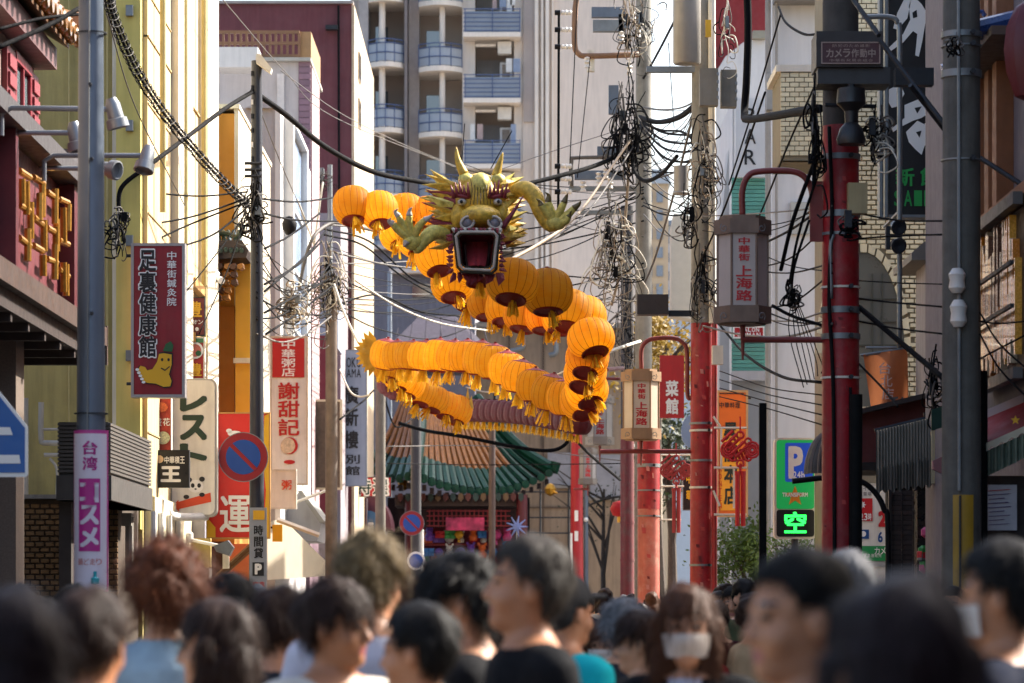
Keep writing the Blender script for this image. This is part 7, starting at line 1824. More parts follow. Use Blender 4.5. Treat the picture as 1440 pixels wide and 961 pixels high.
# insulator rod left of the crowded pole
IR = thing('insulator_rod', 'slim black vertical rod with white insulators left of the crowded pole', 'insulator stand', P(785, 300, 52))
s = MB(); s.tube([P(786, 16, 52), P(785, 310, 52)], .02, 6); s.build('rod', m_cb, IR)
for py in (18, 42, 66, 234, 252, 270):
    s = MB(); s.tube([P(780, py, 51.9), P(788, py, 51.9)], .04, 8); s.build('clamp', MATS['black_gloss'], IR)
    s = MB(); s.lathe([(.02, -.08), (.04, -.06), (.03, -.02), (.045, .0), (.03, .03), (.04, .07), (.02, .09)], 10, P(796, py, 51.9), axis='X'); s.build('insulator', M('ceramic', '#c9c4bc'), IR, smooth='auto')
PF = thing('bent_pipe_frame', 'rust brown bent pipe frame bolted to the crowded pole', 'pipe frame', P(850, 85, 53))
s = MB(); s.tube(spline([P(900, -8, 53), P(820, -6, 53), P(810, 4, 53), P(808, 60, 53), P(814, 76, 53), P(830, 79, 53), P(900, 77, 53)], 5), .045, 8); s.build('pipe', M('rust_pipe', '#7a5a40', .6, var=.3), PF, smooth=True)
s = MB(); s.tube(spline([P(895, 222, 53), P(812, 222, 53), P(804, 228, 53), P(804, 262, 53)], 5), .03, 8); s.build('lower_pipe', m_cg, PF, smooth=True)
for (x0, y0, x1, y1, mt) in ((832, 10, 880, 24, 'steel_grey'), (834, 28, 876, 44, 'galv'), (826, 70, 836, 100, 'off_white'), (808, 240, 880, 252, 'steel_grey'), (800, 262, 895, 268, 'galv'), (812, 296, 890, 301, 'galv'), (856, 120, 870, 160, 'steel_grey'), (870, 20, 880, 60, 'steel_dark'), (840, 206, 868, 218, 'steel_grey')):
    s = MB(); s.pbox(x0, y0, x1, y1, 53.05, .15); s.build('fitting', MATS[mt], PF)
for k in range(9):
    s = MB(); x, y = ((826, 88), (842, 250), (858, 258), (874, 52), (890, 20), (898, 46), (885, 95), (820, 262), (852, 244))[k]
    s.lathe([(0, -.09), (.05, -.08), (.03, -.03), (.055, .0), (.03, .03), (.05, .07), (0, .09)], 10, P(x, y, 52.8)); s.build('insulator', M('ceramic', '#c9c4bc'), PF, smooth='auto')
# lit cables running down from the crowded pole
cable('sunlit brown rope cable slanting from crowded pole past the dragon claw', [(895, 185, 53), (860, 235, 50), (826, 285, 46), (795, 318, 43), (755, 345, 40), (706, 372, 38)], .021, m_ct)
cable('second sunlit cable just under the slanting brown rope cable', [(898, 195, 53), (862, 250, 50), (828, 296, 46), (790, 328, 43), (745, 352, 40)], .012, m_cg)
cable('brown cable hanging nearly straight beside the crowded pole', [(886, 210, 53), (880, 300, 53), (872, 380, 53), (860, 430, 53)], .025, m_ct)
cable('heavy drooping cable between crowded pole and transformer pole', [(900, 165, 53.5), (925, 172, 51), (955, 165, 48), (980, 146, 46)], .04)
for i, (y0, sg, y1) in enumerate(((168, 22, 178), (172, 30, 184), (176, 38, 190), (180, 48, 196), (172, 14, 200))):
    cable('sagging black cable between crowded pole and transformer pole, %s' % ('topmost', 'second down', 'third down', 'fourth down', 'lowest and loosest')[i], [(900, y0, 53.5), (930, y0 + sg * .8, 51), (960, y0 + sg, 48), (984, y1 + sg * .5, 46)], .018)
cable('loop of black cable swinging below the crowded pole', [(888, 205, 52.5), (892, 240, 52), (908, 255, 51), (930, 245, 50), (945, 228, 49), (952, 220, 48)], .03)
cable('twisted jumper rising right from the crowded pole to the drum', [(905, 110, 53), (920, 84, 52), (938, 50, 50), (955, 15, 48), (965, -20, 47)], .02)
cable('diagonal stay wire from transformer pole down past the tree', [(975, 160, 46), (940, 300, 50), (905, 400, 54), (850, 460, 58)], .018, m_cg)
cable('black stay wire slanting right of the BAR sign down to the transformer pole', [(1076, 130, 40), (1020, 290, 43), (975, 390, 45.5)], .014)
cable('thin stay wire crossing the BAR sign', [(1098, 20, 38), (1060, 150, 41), (1025, 260, 44)], .011)
cable('thin diagonal wire crossing the brick bay', [(1160, 90, 33), (1110, 200, 38), (1060, 320, 42), (1000, 420, 46)], .012)
cable('black cable from transformer pole sagging under the big lantern', [(1010, 455, 45.5), (1050, 500, 40), (1100, 530, 35), (1155, 538, 31)], .016)
cable('cable sloping from big red pole to wire ball', [(1086, 430, 31.2), (1115, 445, 31), (1157, 458, 30.6)], .016)
for i in range(4):
    cable('thin wire across the white building below the big lantern, %s' % ('highest', 'second', 'third', 'lowest')[i], [(1012, 522 + i * 12, 46), (1080, 545 + i * 10, 40), (1157, 556 + i * 14, 31)], .007)
# wires right of the big red pole
for i, (a, m, b) in enumerate((((1208, 432), (1262, 478), (1330, 535)), ((1208, 420), (1250, 425), (1328, 432)), ((1208, 452), (1260, 462), (1328, 470)), ((1206, 300), (1262, 310), (1328, 311)), ((1206, 336), (1262, 332), (1328, 330)), ((1208, 512), (1240, 545), (1262, 572)), ((1208, 395), (1262, 398), (1328, 400)))):
    cable(('thick slanting black cable from red pole down to the shop roof', 'taut wire across the arched window, upper', 'taut wire across the arched window, lower', 'wire just under the black brush sign', 'wire passing the twin spotlights', 'short wire dropping past the orange banner', 'thin wire over the top of the arch')[i], [(*a, 30.5), (*m, 29.6), (*b, 28.4)], (.024, .009, .009, .009, .009, .01, .006)[i])
for i, (y0, y1) in enumerate(((440, 520), (470, 560), (505, 470), (452, 452))):
    cable('wire in front of the amber glass case, %s' % ('first from left', 'second from left', 'rising to the right', 'level')[i], [(1378, y0, 27.9), (1405, (y0 + y1) / 2 + 3, 27.6), (1445, y1, 27.3)], .008)
# left field: fan of cables
fan = [((345, 285), (262, 318), (205, 345)), ((345, 280), (270, 305), (196, 318)), ((348, 270), (280, 276), (200, 270)), ((345, 295), (300, 330), (240, 352)), ((346, 300), (310, 350), (262, 410)), ((345, 305), (320, 380), (280, 470))]
for i, f in enumerate(fan):
    cable('cable fanning left from the slate pole tangle, %s' % ('second highest', 'third highest', 'highest and flattest', 'fourth highest', 'fifth highest', 'lowest and steepest')[i], [(*f[0], 41.8), (*f[1], 41), (*f[2], 40)], .012 if i < 4 else .008)
fan2 = [((368, 280), (420, 284), (470, 278)), ((368, 300), (420, 310), (500, 312)), ((372, 400), (420, 372), (452, 340)), ((372, 410), (430, 360), (458, 325)), ((372, 440), (420, 415), (460, 395)), ((372, 350), (410, 330), (450, 300)), ((374, 470), (420, 440), (470, 400))]
for i, f in enumerate(fan2):
    cable('cable from the slate pole towards the wooden pole, %s' % ('topmost near-level one', 'second near-level one', 'first rising one', 'second rising one', 'third rising one', 'short upper rising one', 'lowest rising one')[i], [(*f[0], 42), (*f[1], 48), (*f[2], 55)], .015)
arcs = [((455, 316), (520, 322), (580, 336), (640, 352)), ((455, 330), (510, 345), (560, 385), (610, 415)), ((455, 322), (520, 340), (585, 395), (660, 420)), ((470, 430), (530, 415), (590, 438), (650, 445)), ((470, 355), (540, 372), (600, 378), (660, 372)), ((500, 395), (560, 432), (620, 455), (692, 466))]
for i, f in enumerate(arcs):
    cable('cable crossing behind the dragon from the wooden pole, %s' % ('highest', 'first steep one', 'second steep one', 'wavy one', 'flat one', 'pale lowest one')[i], [(p[0], p[1], 56 + 2.2 * k) for k, p in enumerate(f)], .017, m_cw if i == 5 else (m_cg if i in (0, 4) else m_cb))
cable('thick curved hose rising over the wooden pole', [(420, 410, 54), (428, 370, 54), (440, 335, 54), (458, 318, 54.5), (480, 314, 55), (540, 328, 57), (640, 352, 60)], .03, m_cg)
for i, (a, b) in enumerate((((418, 280), (444, 350)), ((454, 256), (441, 350)))):
    cable('white rope of a V shaped sling above the wooden pole, %s' % ('left', 'right')[i], [(*a, 55), (*b, 55)], .018, m_cw, name='rope')
cable('white chain rope from the wooden pole down to the dragon tail', [(470, 400, 54.5), (484, 440, 54), (502, 478, 53.6), (512, 492, 53.4)], .022, m_cw, name='rope')
cable('white chain rope hanging below the dragon tail', [(478, 520, 56), (492, 550, 55.5), (505, 558, 55), (520, 556, 54.5)], .016, m_cw, name='rope')
cable('white rope pulling the dragon column to the right', [(845, 500, 41), (870, 490, 44), (900, 480, 50)], .022, m_cw, name='rope')
cable('white guy line crossing left of the dragon loop', [(655, 545, 57), (690, 552, 57), (740, 545, 55), (810, 515, 50)], .012, m_cw, name='rope')
cable('drooping cable under the red dragon body', [(560, 595, 66), (600, 606, 66), (650, 614, 66), (720, 628, 66), (770, 634, 66), (795, 625, 66), (806, 600, 66)], .04)
cable('cable joining the drooping cable to the dark red pole', [(806, 615, 66), (830, 640, 68), (872, 675, 71)], .03)
cable('thin wire level across the pavilion roof, upper', [(545, 628, 72), (690, 628, 80), (873, 648, 72)], .012, m_cg)
cable('thin wire level across the pavilion roof, lower', [(545, 652, 72), (690, 654, 80), (873, 652, 72)], .012)
cable('black cable looping left of the pavilion', [(478, 590, 70), (510, 565, 72), (535, 548, 74), (556, 600, 78), (585, 585, 85)], .02)
for i in range(5):
    y = 6 + i * 4
    cable('thin line crossing the sky above the left roofs, %s' % ('first', 'second', 'third', 'fourth', 'fifth')[i], ([(305, -10, 44), (400, 100, 52), (470, 165, 60), (640, 235, 75)], [(395, 100, 52), (480, 160, 60), (560, 200, 70), (650, 238, 80)], [(360, 140, 42), (395, 230, 44), (430, 310, 50)], [(700, 240, 70), (780, 212, 60), (880, 180, 54)], [(150, 20, 33), (190, 150, 36), (260, 290, 40)])[i], .007, m_cg)
for i, (a, b) in enumerate((((812, -5), (800, 260)), ((830, 80), (812, 250)), ((940, 60), (948, 180)))):
    cable('thin vertical wire by the crowded pole, %s' % ('leftmost', 'middle', 'rightmost')[i], [(*a, 52), ((a[0] + b[0]) / 2, (a[1] + b[1]) / 2, 52), (*b, 52)], .008)
# dangling thin wires from the left top
cable('black cable at the very top left crossing the steel pole, upper', [(-5, 68, 26), (60, 40, 26.5), (115, 10, 27)], .02)
cable('black cable at the very top left crossing the steel pole, lower', [(-5, 42, 26), (60, 26, 26.5), (115, 20, 27)], .014)
for i in range(6):
    x0 = 1080 + i * 14
    cable('slack telephone wire between the wire ball and the white building, %s' % ('first', 'second', 'third', 'fourth', 'fifth', 'sixth')[i], [(1112 + i * 2, 425, 31.2), (1110 + i * 9, 470 + i * 8, 31.4), (1130 + i * 5, 545 - i * 4, 31.0)], .005)
# hanging speaker
SPK = thing('hanging_speaker', 'small black round speaker hung on wires left of the wooden pole', 'loudspeaker', P(407, 330, 50))
s = MB(); s.lathe([(0, -.14), (.05, -.13), (.1, -.05), (.11, .04), (.06, .13), (0, .15)], 14, P(407, 318, 50)); s.build('body', MATS['black_gloss'], SPK, smooth='auto')

# many thin service lines between the poles
rg = random.Random(77)
LN = [((905, 54), (988, 46), (120, 330), 16, 'between the crowded pole and the transformer pole'), ((466, 55), (361, 42), (300, 470), 7, 'between the slate pole and the wooden pole'), ((905, 54), (640, 62), (200, 440), 10, 'from the crowded pole into the street behind the dragon'), ((988, 46), (1170, 30.5), (250, 480), 8, 'between the transformer pole and the big red pole'), ((466, 55), (700, 90), (330, 470), 9, 'from the wooden pole towards the pavilion')]
for (a, da), (b, db), (y0, y1), n, tx in LN:
    for i in range(int(n * 1.5)):
        ya, yb = rg.uniform(y0, y1), rg.uniform(y0, y1); sg = rg.uniform(2, 40); ya = ya * .6 + yb * .4
        cable('thin line ' + tx, [(a, ya, da - .2), (a * .7 + b * .3, ya * .7 + yb * .3 + sg * .8, da * .7 + db * .3), (a * .35 + b * .65, ya * .35 + yb * .65 + sg, da * .35 + db * .65), (b, yb, db - .2)], rg.choice((.006, .009, .013)), rg.choice((m_cb, m_cb, m_cb, m_cg)), group='thin lines ' + tx)
# ================================================================ people
def axis(spans):
    a = [spans[0][0]]
    for lo, hi, st in spans:
        n = max(1, int(round((hi - lo) / st))); a += list(lo + (hi - lo) * (np.arange(n) + 1) / n)
    return np.array(a)
def surface_nets(F, X, Y, Z):
    S = F < 0
    nx, ny, nz = F.shape
    acc = np.zeros((nx - 1, ny - 1, nz - 1, 3)); cnt = np.zeros((nx - 1, ny - 1, nz - 1))
    ax = (X, Y, Z)
    def sl(o, n): return slice(o, n - 1 + o)
    faces = []
    edges = {}
    for a in range(3):
        b, c = [k for k in range(3) if k != a]
        i0 = [slice(None)] * 3; i1 = [slice(None)] * 3; i0[a] = slice(0, -1); i1[a] = slice(1, None)
        A, B = F[tuple(i0)], F[tuple(i1)]
        sg = S[tuple(i0)] != S[tuple(i1)]
        idx = np.argwhere(sg); fa, fb = A[sg], B[sg]
        t = fa / (fa - fb)
        pos = np.stack([ax[k][idx[:, k]] for k in range(3)], 1).astype(float)
        pos[:, a] += t * (ax[a][idx[:, a] + 1] - ax[a][idx[:, a]])
        edges[a] = (idx, S[tuple(i0)][sg])
        for ob in (0, -1):
            for oc in (0, -1):
                ci = idx.copy(); ci[:, b] += ob; ci[:, c] += oc
                ok = (ci >= 0).all(1) & (ci < np.array([nx - 1, ny - 1, nz - 1])).all(1)
                q = ci[ok]
                np.add.at(acc, (q[:, 0], q[:, 1], q[:, 2]), pos[ok]); np.add.at(cnt, (q[:, 0], q[:, 1], q[:, 2]), 1)
    m = cnt > 0
    vid = -np.ones(cnt.shape, int); vid[m] = np.arange(m.sum())
    V = acc[m] / cnt[m][:, None]
    lim = np.array([nx - 1, ny - 1, nz - 1])
    for a in range(3):
        b, c = (a + 1) % 3, (a + 2) % 3
        idx, inside = edges[a]
        ok = (idx[:, b] > 0) & (idx[:, c] > 0) & (idx[:, b] < lim[b]) & (idx[:, c] < lim[c])
        idx, ins = idx[ok], inside[ok]
        q = []
        for ob, oc in ((-1, -1), (0, -1), (0, 0), (-1, 0)):
            ci = idx.copy(); ci[:, b] += ob; ci[:, c] += oc
            q.append(vid[ci[:, 0], ci[:, 1], ci[:, 2]])
        q = np.stack(q, 1); q[~ins] = q[~ins][:, ::-1]
        faces.append(q)
    return V, np.concatenate(faces)
def ellip(p, c, r):
    q = [(p[i] - c[i]) / r[i] for i in range(3)]
    k0 = np.sqrt(q[0] ** 2 + q[1] ** 2 + q[2] ** 2) + 1e-9
    k1 = np.sqrt((q[0] / r[0]) ** 2 + (q[1] / r[1]) ** 2 + (q[2] / r[2]) ** 2) + 1e-9
    return k0 * (k0 - 1) / k1
def cone(p, a, b, ra, rb):
    ab = [b[i] - a[i] for i in range(3)]; l2 = sum(v * v for v in ab)
    t = np.clip(sum((p[i] - a[i]) * ab[i] for i in range(3)) / l2, 0, 1)
    return np.sqrt(sum((p[i] - a[i] - ab[i] * t) ** 2 for i in range(3))) - (ra + (rb - ra) * t)
def smin(a, b, k):
    h = np.clip(.5 + .5 * (b - a) / k, 0, 1)
    return b + (a - b) * h - k * h * (1 - h)
PIV = (0, -.015, 1.5)
def headspace(p, hy, hp):
    x, y, z = p[0] - PIV[0], p[1] - PIV[1], p[2] - PIV[2]
    c, s = math.cos(-hy), math.sin(-hy); x, y = x * c - y * s, x * s + y * c
    c, s = math.cos(-hp), math.sin(-hp); y, z = y * c - z * s, y * s + z * c
    return (x + PIV[0], y + PIV[1], z + PIV[2])
def sd_head(q, wide=1.0):
    d = ellip(q, (0, -.012, 1.615), (.075 * wide, .095, .094))
    d = smin(d, ellip(q, (0, .022, 1.548), (.058 * wide, .068, .088)), .03)
    d = smin(d, ellip(q, (0, .06, 1.486), (.026, .024, .02)), .03)                       # chin
    for sx in (-1, 1):
        d = smin(d, ellip(q, (sx * .04 * wide, .055, 1.545), (.022, .026, .026)), .02)    # cheeks
    d = smin(d, cone(q, (-.04, .073, 1.607), (.04, .073, 1.607), .012, .012), .015)        # brow
    for sx in (-1, 1): d = -smin(-d, ellip(q, (sx * .032, .096, 1.588), (.02, .016, .011)), .012)
    for sx in (-1, 1): d = smin(d, ellip(q, (sx * .031, .077, 1.588), (.013, .013, .011)), .004)  # eyeballs
    d = smin(d, cone(q, (0, .086, 1.59), (0, .103, 1.551), .007, .0125), .012)             # nose
    d = smin(d, cone(q, (-.012, .09, 1.547), (.012, .09, 1.547), .009, .009), .008)
    d = smin(d, cone(q, (-.02, .077, 1.519), (.02, .077, 1.519), .008, .008), .006)        # lips
    d = smin(d, cone(q, (-.017, .076, 1.509), (.017, .076, 1.509), .0085, .0085), .005)
    for sx in (-1, 1):
        d = smin(d, ellip(q, (sx * .079 * wide, -.008, 1.572), (.009, .02, .032)), .008)  # ears
    return d
def sd_body(p, hy, hp, build=1.0, hood=False, coat=0.):
    q = headspace(p, hy, hp)
    d = smin(sd_head(q), cone(p, (0, -.03, 1.36), (0, -.012, 1.53), .058, .05), .03)
    t = cone(p, (-.15 * build, -.025, 1.375), (.15 * build, -.025, 1.375), .062, .062)
    t = smin(t, cone(p, (0, -.03, 1.42), (0, -.03, 1.36), .06, .09), .06)
    t = smin(t, ellip(p, (0, -.005, 1.23), (.18 * build, .115, .21)), .06)
    t = smin(t, ellip(p, (0, .0, 1.02), (.165 * build, .115 + coat, .22)), .08)
    t = smin(t, ellip(p, (0, -.005, .9 - coat), (.175 * build, .12, .14 + coat)), .05)
    for sx in (-1, 1):
        sh, el, ha = (sx * .195 * build, -.025, 1.355), (sx * .255 * build, -.06, 1.09), (sx * .2 * build, .09, .93)
        a = smin(cone(p, sh, el, .062, .052), cone(p, el, ha, .05, .042), .02)
        t = smin(t, a, .035)
        l = smin(cone(p, (sx * .085, 0, .88), (sx * .095, .015, .48), .092, .066), cone(p, (sx * .095, .015, .48), (sx * .1, -.02, .1), .062, .05), .02)
        l = smin(l, cone(p, (sx * .1, -.03, .05), (sx * .115, .14, .04), .045, .038), .02)
        t = smin(t, l, .03)
    if hood: t = smin(t, ellip(p, (0, -.1, 1.40), (.11, .06, .07)), .03)
    return smin(d, t, .022)
def hairline(x, y, front):
    return np.interp(y, [-.11, -.055, -.036, -.03, .012, .022, .04, .06, .12], [1.50, 1.52, 1.54, 1.603, 1.606, 1.60, 1.64, front - .005, front])
def sd_hair(p, hy, hp, st):
    q = headspace(p, hy, hp); x, y, z = q
    th = st.get('th', .018)
    d = ellip(q, (0, -.014, 1.618), (.075 + th, .096 + th, .094 + th * 1.15))
    hl = hairline(x, y, st.get('front', 1.64)) + st.get('part', 0) * .012 * np.sin(x * 60)
    cut = hl - z
    if st.get('shape') in ('long', 'bob'):
        low = st.get('low', 1.3)
        cur = ellip(q, (0, -.045, (1.6 + low) / 2), (.088 + th, .075 + th, (1.6 - low) / 2 + .03))
        cur = smin(cur, np.minimum(cone(q, (-.085, .01, 1.6), (-.09, .02, low + .03), .03, .022), cone(q, (.085, .01, 1.6), (.09, .02, low + .03), .03, .022)), .03)
        face = ellip(q, (0, .075, 1.545), (.066, .07, .085))
        cur = np.maximum(cur, -face)
        d = np.maximum(d, cut); d = smin(d, cur, .02)
    else:
        d = np.maximum(d, cut)
    if st.get('shape') == 'cap':
        d = np.minimum(d, np.maximum(ellip(q, (0, .08, 1.645), (.07, .1, .012)), -(y - .05)))
    k = st.get('noise', .004); f = st.get('freq', 55.)
    d = d + k * (np.sin(x * f + 3 * np.sin(z * 31)) * np.sin(y * f * .9 + 2 * np.sin(z * 27 + 1)) + .6 * np.sin(z * f * .7 + x * 40 + y * 33))
    return d
SKINS = [M('skin_a', '#c08a68', .5, var=.08, scale=30), M('skin_b', '#a8714e', .5, var=.08, scale=30), M('skin_c', '#d0a084', .5, var=.08, scale=30)]
for m in SKINS: m.node_tree.nodes['Principled BSDF'].inputs['Subsurface Weight'].default_value = .12; m.node_tree.nodes['Principled BSDF'].inputs['Subsurface Radius'].default_value = (.012, .005, .003)
m_lip = M('lip', '#96504a', .45, var=0); m_eye = M('eye_dark', '#1a1210', .2, var=0)
m_trou = M('trousers', '#23252c', .8, var=.15); m_shoe = M('shoe', '#18181a', .6)
XA = axis([(-.36, -.11, .022), (-.11, .11, .0075), (.11, .36, .022)])
YA = axis([(-.21, -.13, .02), (-.13, .135, .0075), (.135, .22, .02)])
ZA = axis([(-.02, 1.30, .028), (1.30, 1.44, .012), (1.44, 1.78, .0075)])
HXA = axis([(-.16, .16, .0075)]); HYA = axis([(-.19, .19, .0075)])
def make_body(hy, hp, skin, top, build=1.0, collar=1.425, hood=False, coarse=False, coat=0., vneck=0., inner=None):
    st = 1.7 if coarse else 1
    X = XA if not coarse else axis([(-.36, -.11, .03), (-.11, .11, .012), (.11, .36, .03)])
    Y = YA if not coarse else axis([(-.21, -.13, .03), (-.13, .135, .012), (.135, .22, .03)])
    Z = ZA if not coarse else axis([(-.02, 1.30, .045), (1.30, 1.44, .02), (1.44, 1.78, .012)])
    p = np.meshgrid(X, Y, Z, indexing='ij')
    V, Fc = surface_nets(sd_body(p, hy, hp, build, hood, coat), X, Y, Z)
    me = bpy.data.meshes.new('body'); me.from_pydata(V.tolist(), [], Fc.tolist())
    c = V[Fc].mean(1); q = headspace((c[:, 0], c[:, 1], c[:, 2]), hy, hp)
    mi = np.ones(len(Fc), int)
    col = collar - vneck * np.clip((c[:, 1] - .0) / .1, 0, 1) * (np.abs(c[:, 0]) < .1) + .25 * np.clip(np.abs(c[:, 0]) - .07, 0, .1) * 0
    neck = (np.hypot(c[:, 0], c[:, 1] + .025) < .105) & (c[:, 2] > col)
    mi[neck | (c[:, 2] > 1.46)] = 0
    mi[c[:, 2] < .86 - coat * 3] = 2; mi[c[:, 2] < .09] = 3
    if inner is not None: mi[(mi == 1) & (np.abs(c[:, 0]) < .055 + .03 * (1.4 - c[:, 2])) & (c[:, 1] > .05)] = 6
    eye = (np.abs(np.abs(q[0]) - .032) < .0125) & (np.abs(q[2] - 1.588) < .0055) & (q[1] > .07); mi[eye] = 5
    brow = (np.abs(np.abs(q[0]) - .034) < .02) & (np.abs(q[2] - 1.612) < .0055) & (q[1] > .065); mi[brow] = 5
    lip = (np.abs(q[0]) < .022) & (np.abs(q[2] - 1.514) < .011) & (q[1] > .075); mi[lip] = 4
    for m in (skin, top, m_trou, m_shoe, m_lip, m_eye, inner or top): me.materials.append(m)
    me.polygons.foreach_set('material_index', mi.tolist()); me.polygons.foreach_set('use_smooth', [True] * len(Fc)); me.update()
    return me
def make_hair(hy, hp, st, mat, strands=700, coarse=False, seed=0):
    low = min(st.get('low', 1.45) - .06, 1.44)
    stp = .0085 if not coarse else .014
    X = axis([(-.17, .17, stp)]); Y = axis([(-.2, .2, stp)]); Z = axis([(low, 1.79 + st.get('th', .02), stp)])
    p = np.meshgrid(X, Y, Z, indexing='ij')
    V, Fc = surface_nets(sd_hair(p, hy, hp, st), X, Y, Z)
    n0 = len(V); vs = V.tolist(); fs = Fc.tolist()
    rg = np.random.RandomState(seed)
    # normals from faces
    fn = np.cross(V[Fc[:, 1]] - V[Fc[:, 0]], V[Fc[:, 2]] - V[Fc[:, 0]]); fn /= np.linalg.norm(fn, axis=1)[:, None] + 1e-9
    fcen = V[Fc].mean(1)
    pick = rg.choice(len(Fc), strands)
    L0 = st.get('len', .05); curl = st.get('curl', .2); lift = st.get('lift', .006)
    crown = np.array([0, -.05, 1.72])
    for i in pick:
        n = fn[i]; c = fcen[i]
        d = (c - crown) * np.array([.8, .8, .6]) + np.array([0, 0, -.08]) + rg.normal(0, .03, 3)
        d -= n * d.dot(n); d /= np.linalg.norm(d) + 1e-9
        w = np.cross(n, d) * rg.uniform(.0008, .002)
        L = L0 * rg.uniform(.5, 1.3); pts = []
        for k in range(4):
            t = k / 3
            pts.append(c + n * (lift * math.sin(math.pi * min(1, t * .7 + .05)) * rg.uniform(.6, 1.5)) + d * L * t + rg.normal(0, curl * .012, 3) * t + np.array([0, 0, -.25 * L * t * t]))
        b = len(vs)
        for k, q in enumerate(pts):
            tw = w * (1 - .7 * k / 3); vs.append((q - tw).tolist()); vs.append((q + tw).tolist())
        for k in range(3): fs.append([b + 2 * k, b + 2 * k + 1, b + 2 * k + 3, b + 2 * k + 2])
    me = bpy.data.meshes.new('hair'); me.from_pydata(vs, [], fs); me.materials.append(mat)
    me.polygons.foreach_set('use_smooth', [True] * len(fs)); me.update()
    return me
def make_mask(hy, hp, mat):
    s = MB()
    def f(u, v):
        a = (u - .5) * 2.5; z = 1.566 - .075 * v
        rr = .084 - .022 * v ** 2 + .012 * math.cos(a * 1.3) * math.sin(math.pi * min(1, v + .2)) 
        x = math.sin(a) * .083 * (1 - .14 * v); y = .012 + math.cos(a) * (rr + .008) + .02 * math.exp(-(a / .45) ** 2) * (1 - v)
        x0, y0, z0 = x - PIV[0], y - PIV[1], z - PIV[2]
        c, sn = math.cos(hp), math.sin(hp); y0, z0 = y0 * c - z0 * sn, y0 * sn + z0 * c
        c, sn = math.cos(hy), math.sin(hy); x0, y0 = x0 * c - y0 * sn, x0 * sn + y0 * c
        return Vector((x0 + PIV[0], y0 + PIV[1], z0 + PIV[2]))
    s.grid(f, 18, 10)
    return s.data('face_mask', mat, smooth=True, fixn=False)
def put(name, me, parent):
    o = bpy.data.objects.new(name, me); C.objects.link(o); o.parent = parent; return o
def hairmat(name, col, rough=.42):
    return M(name, col, .58, var=.45, scale=60, spec=.16)
HB_ = hairmat('hair_black', '#110e0c'); HDB = hairmat('hair_darkbrown', '#2b1a12'); HBR = hairmat('hair_brown', '#4c2e1c'); HRD = hairmat('hair_auburn', '#5a2f18')
HBL = hairmat('hair_ash_blond', '#6b5a3e'); HGY = hairmat('hair_grey', '#6a6a6c'); HSV = hairmat('hair_silver', '#3a342e'); HMR = hairmat('hair_maroon', '#1a0b0c')
STY = {
    'short': dict(th=.013, front=1.662, noise=.004, len=.045),
    'crop': dict(th=.009, front=1.662, noise=.003, len=.03),
    'fringe': dict(th=.018, front=1.618, noise=.006, len=.06, lift=.01),
    'mop': dict(th=.026, front=1.622, noise=.009, len=.07, lift=.014, curl=.8),
    'curly': dict(th=.034, front=1.64, noise=.013, freq=70, len=.05, lift=.02, curl=2.4),
    'messy': dict(th=.022, front=1.65, noise=.01, freq=62, len=.045, lift=.018, curl=1.6),
    'long': dict(shape='long', th=.016, front=1.622, low=1.24, noise=.005, len=.12, lift=.008),
    'bob': dict(shape='bob', th=.016, front=1.622, low=1.42, noise=.005, len=.08, lift=.008),
    'cap': dict(shape='cap', th=.018, front=1.62, noise=.0, len=.001),
}
def person(label, px, ytop, d, yaw, hy=0, hp=0, style='short', hair=HB_, skin=0, top=None, build=1.0, mask=None, collar=1.425, hood=False, group='people in the foreground crowd', seed=0, vneck=0., inner=None, coat=0.):
    st = STY[style]; H0 = 1.71 + st['th'] * 1.1
    sc = zrow(ytop, d) / H0
    T = thing('person', label, 'person', (xcol(px, d), d, 0), group)
    T.rotation_euler.z = R(yaw); T.scale = (sc, sc, sc)
    hy, hp = R(hy), R(hp)
    put('body', make_body(hy, hp, SKINS[skin], top, build, collar, hood, vneck=vneck, inner=inner, coat=coat), T)
    put('hair' if style != 'cap' else 'cap', make_hair(hy, hp, st, hair, 1600 if style != 'cap' else 1, seed=seed), T)
    if style == 'cap': put('hair', make_hair(hy, hp, dict(th=.011, front=1.66, noise=.003, len=.03), HB_, 300, seed=seed), T)
    if mask: put('face_mask', make_mask(hy, hp, mask), T)
    return T
m_mask = M('mask_white', '#c9c0b8', .8, var=.05)
def cl(name, col, var=.15): return M('cloth_' + name, col, .9, var=var, scale=12, bump=.3, bscale=30, spec=.1)
c_white = cl('white', '#c9c2b6'); c_lav = cl('lavender', '#b9b8c4'); c_denim = cl('denim', '#8fa3b0', .25); c_black = cl('black', '#141416'); c_navy = cl('navy', '#1b2030')
c_maroon = cl('maroon', '#3c1418'); c_cream = cl('cream', '#c0b4a0'); c_teal = cl('teal', '#159aa0'); c_greyb = cl('greyblue', '#8a94a4'); c_hood = cl('hoodie', '#b3aba8'); c_brown = cl('brown', '#4a3a30'); c_grey = cl('grey', '#6a6a6a'); c_red = cl('red', '#8a1f24'); c_green = cl('olive', '#4a5038'); c_tan = cl('tan', '#9a7f60'); c_black2 = cl('charcoal', '#2a2a2e')
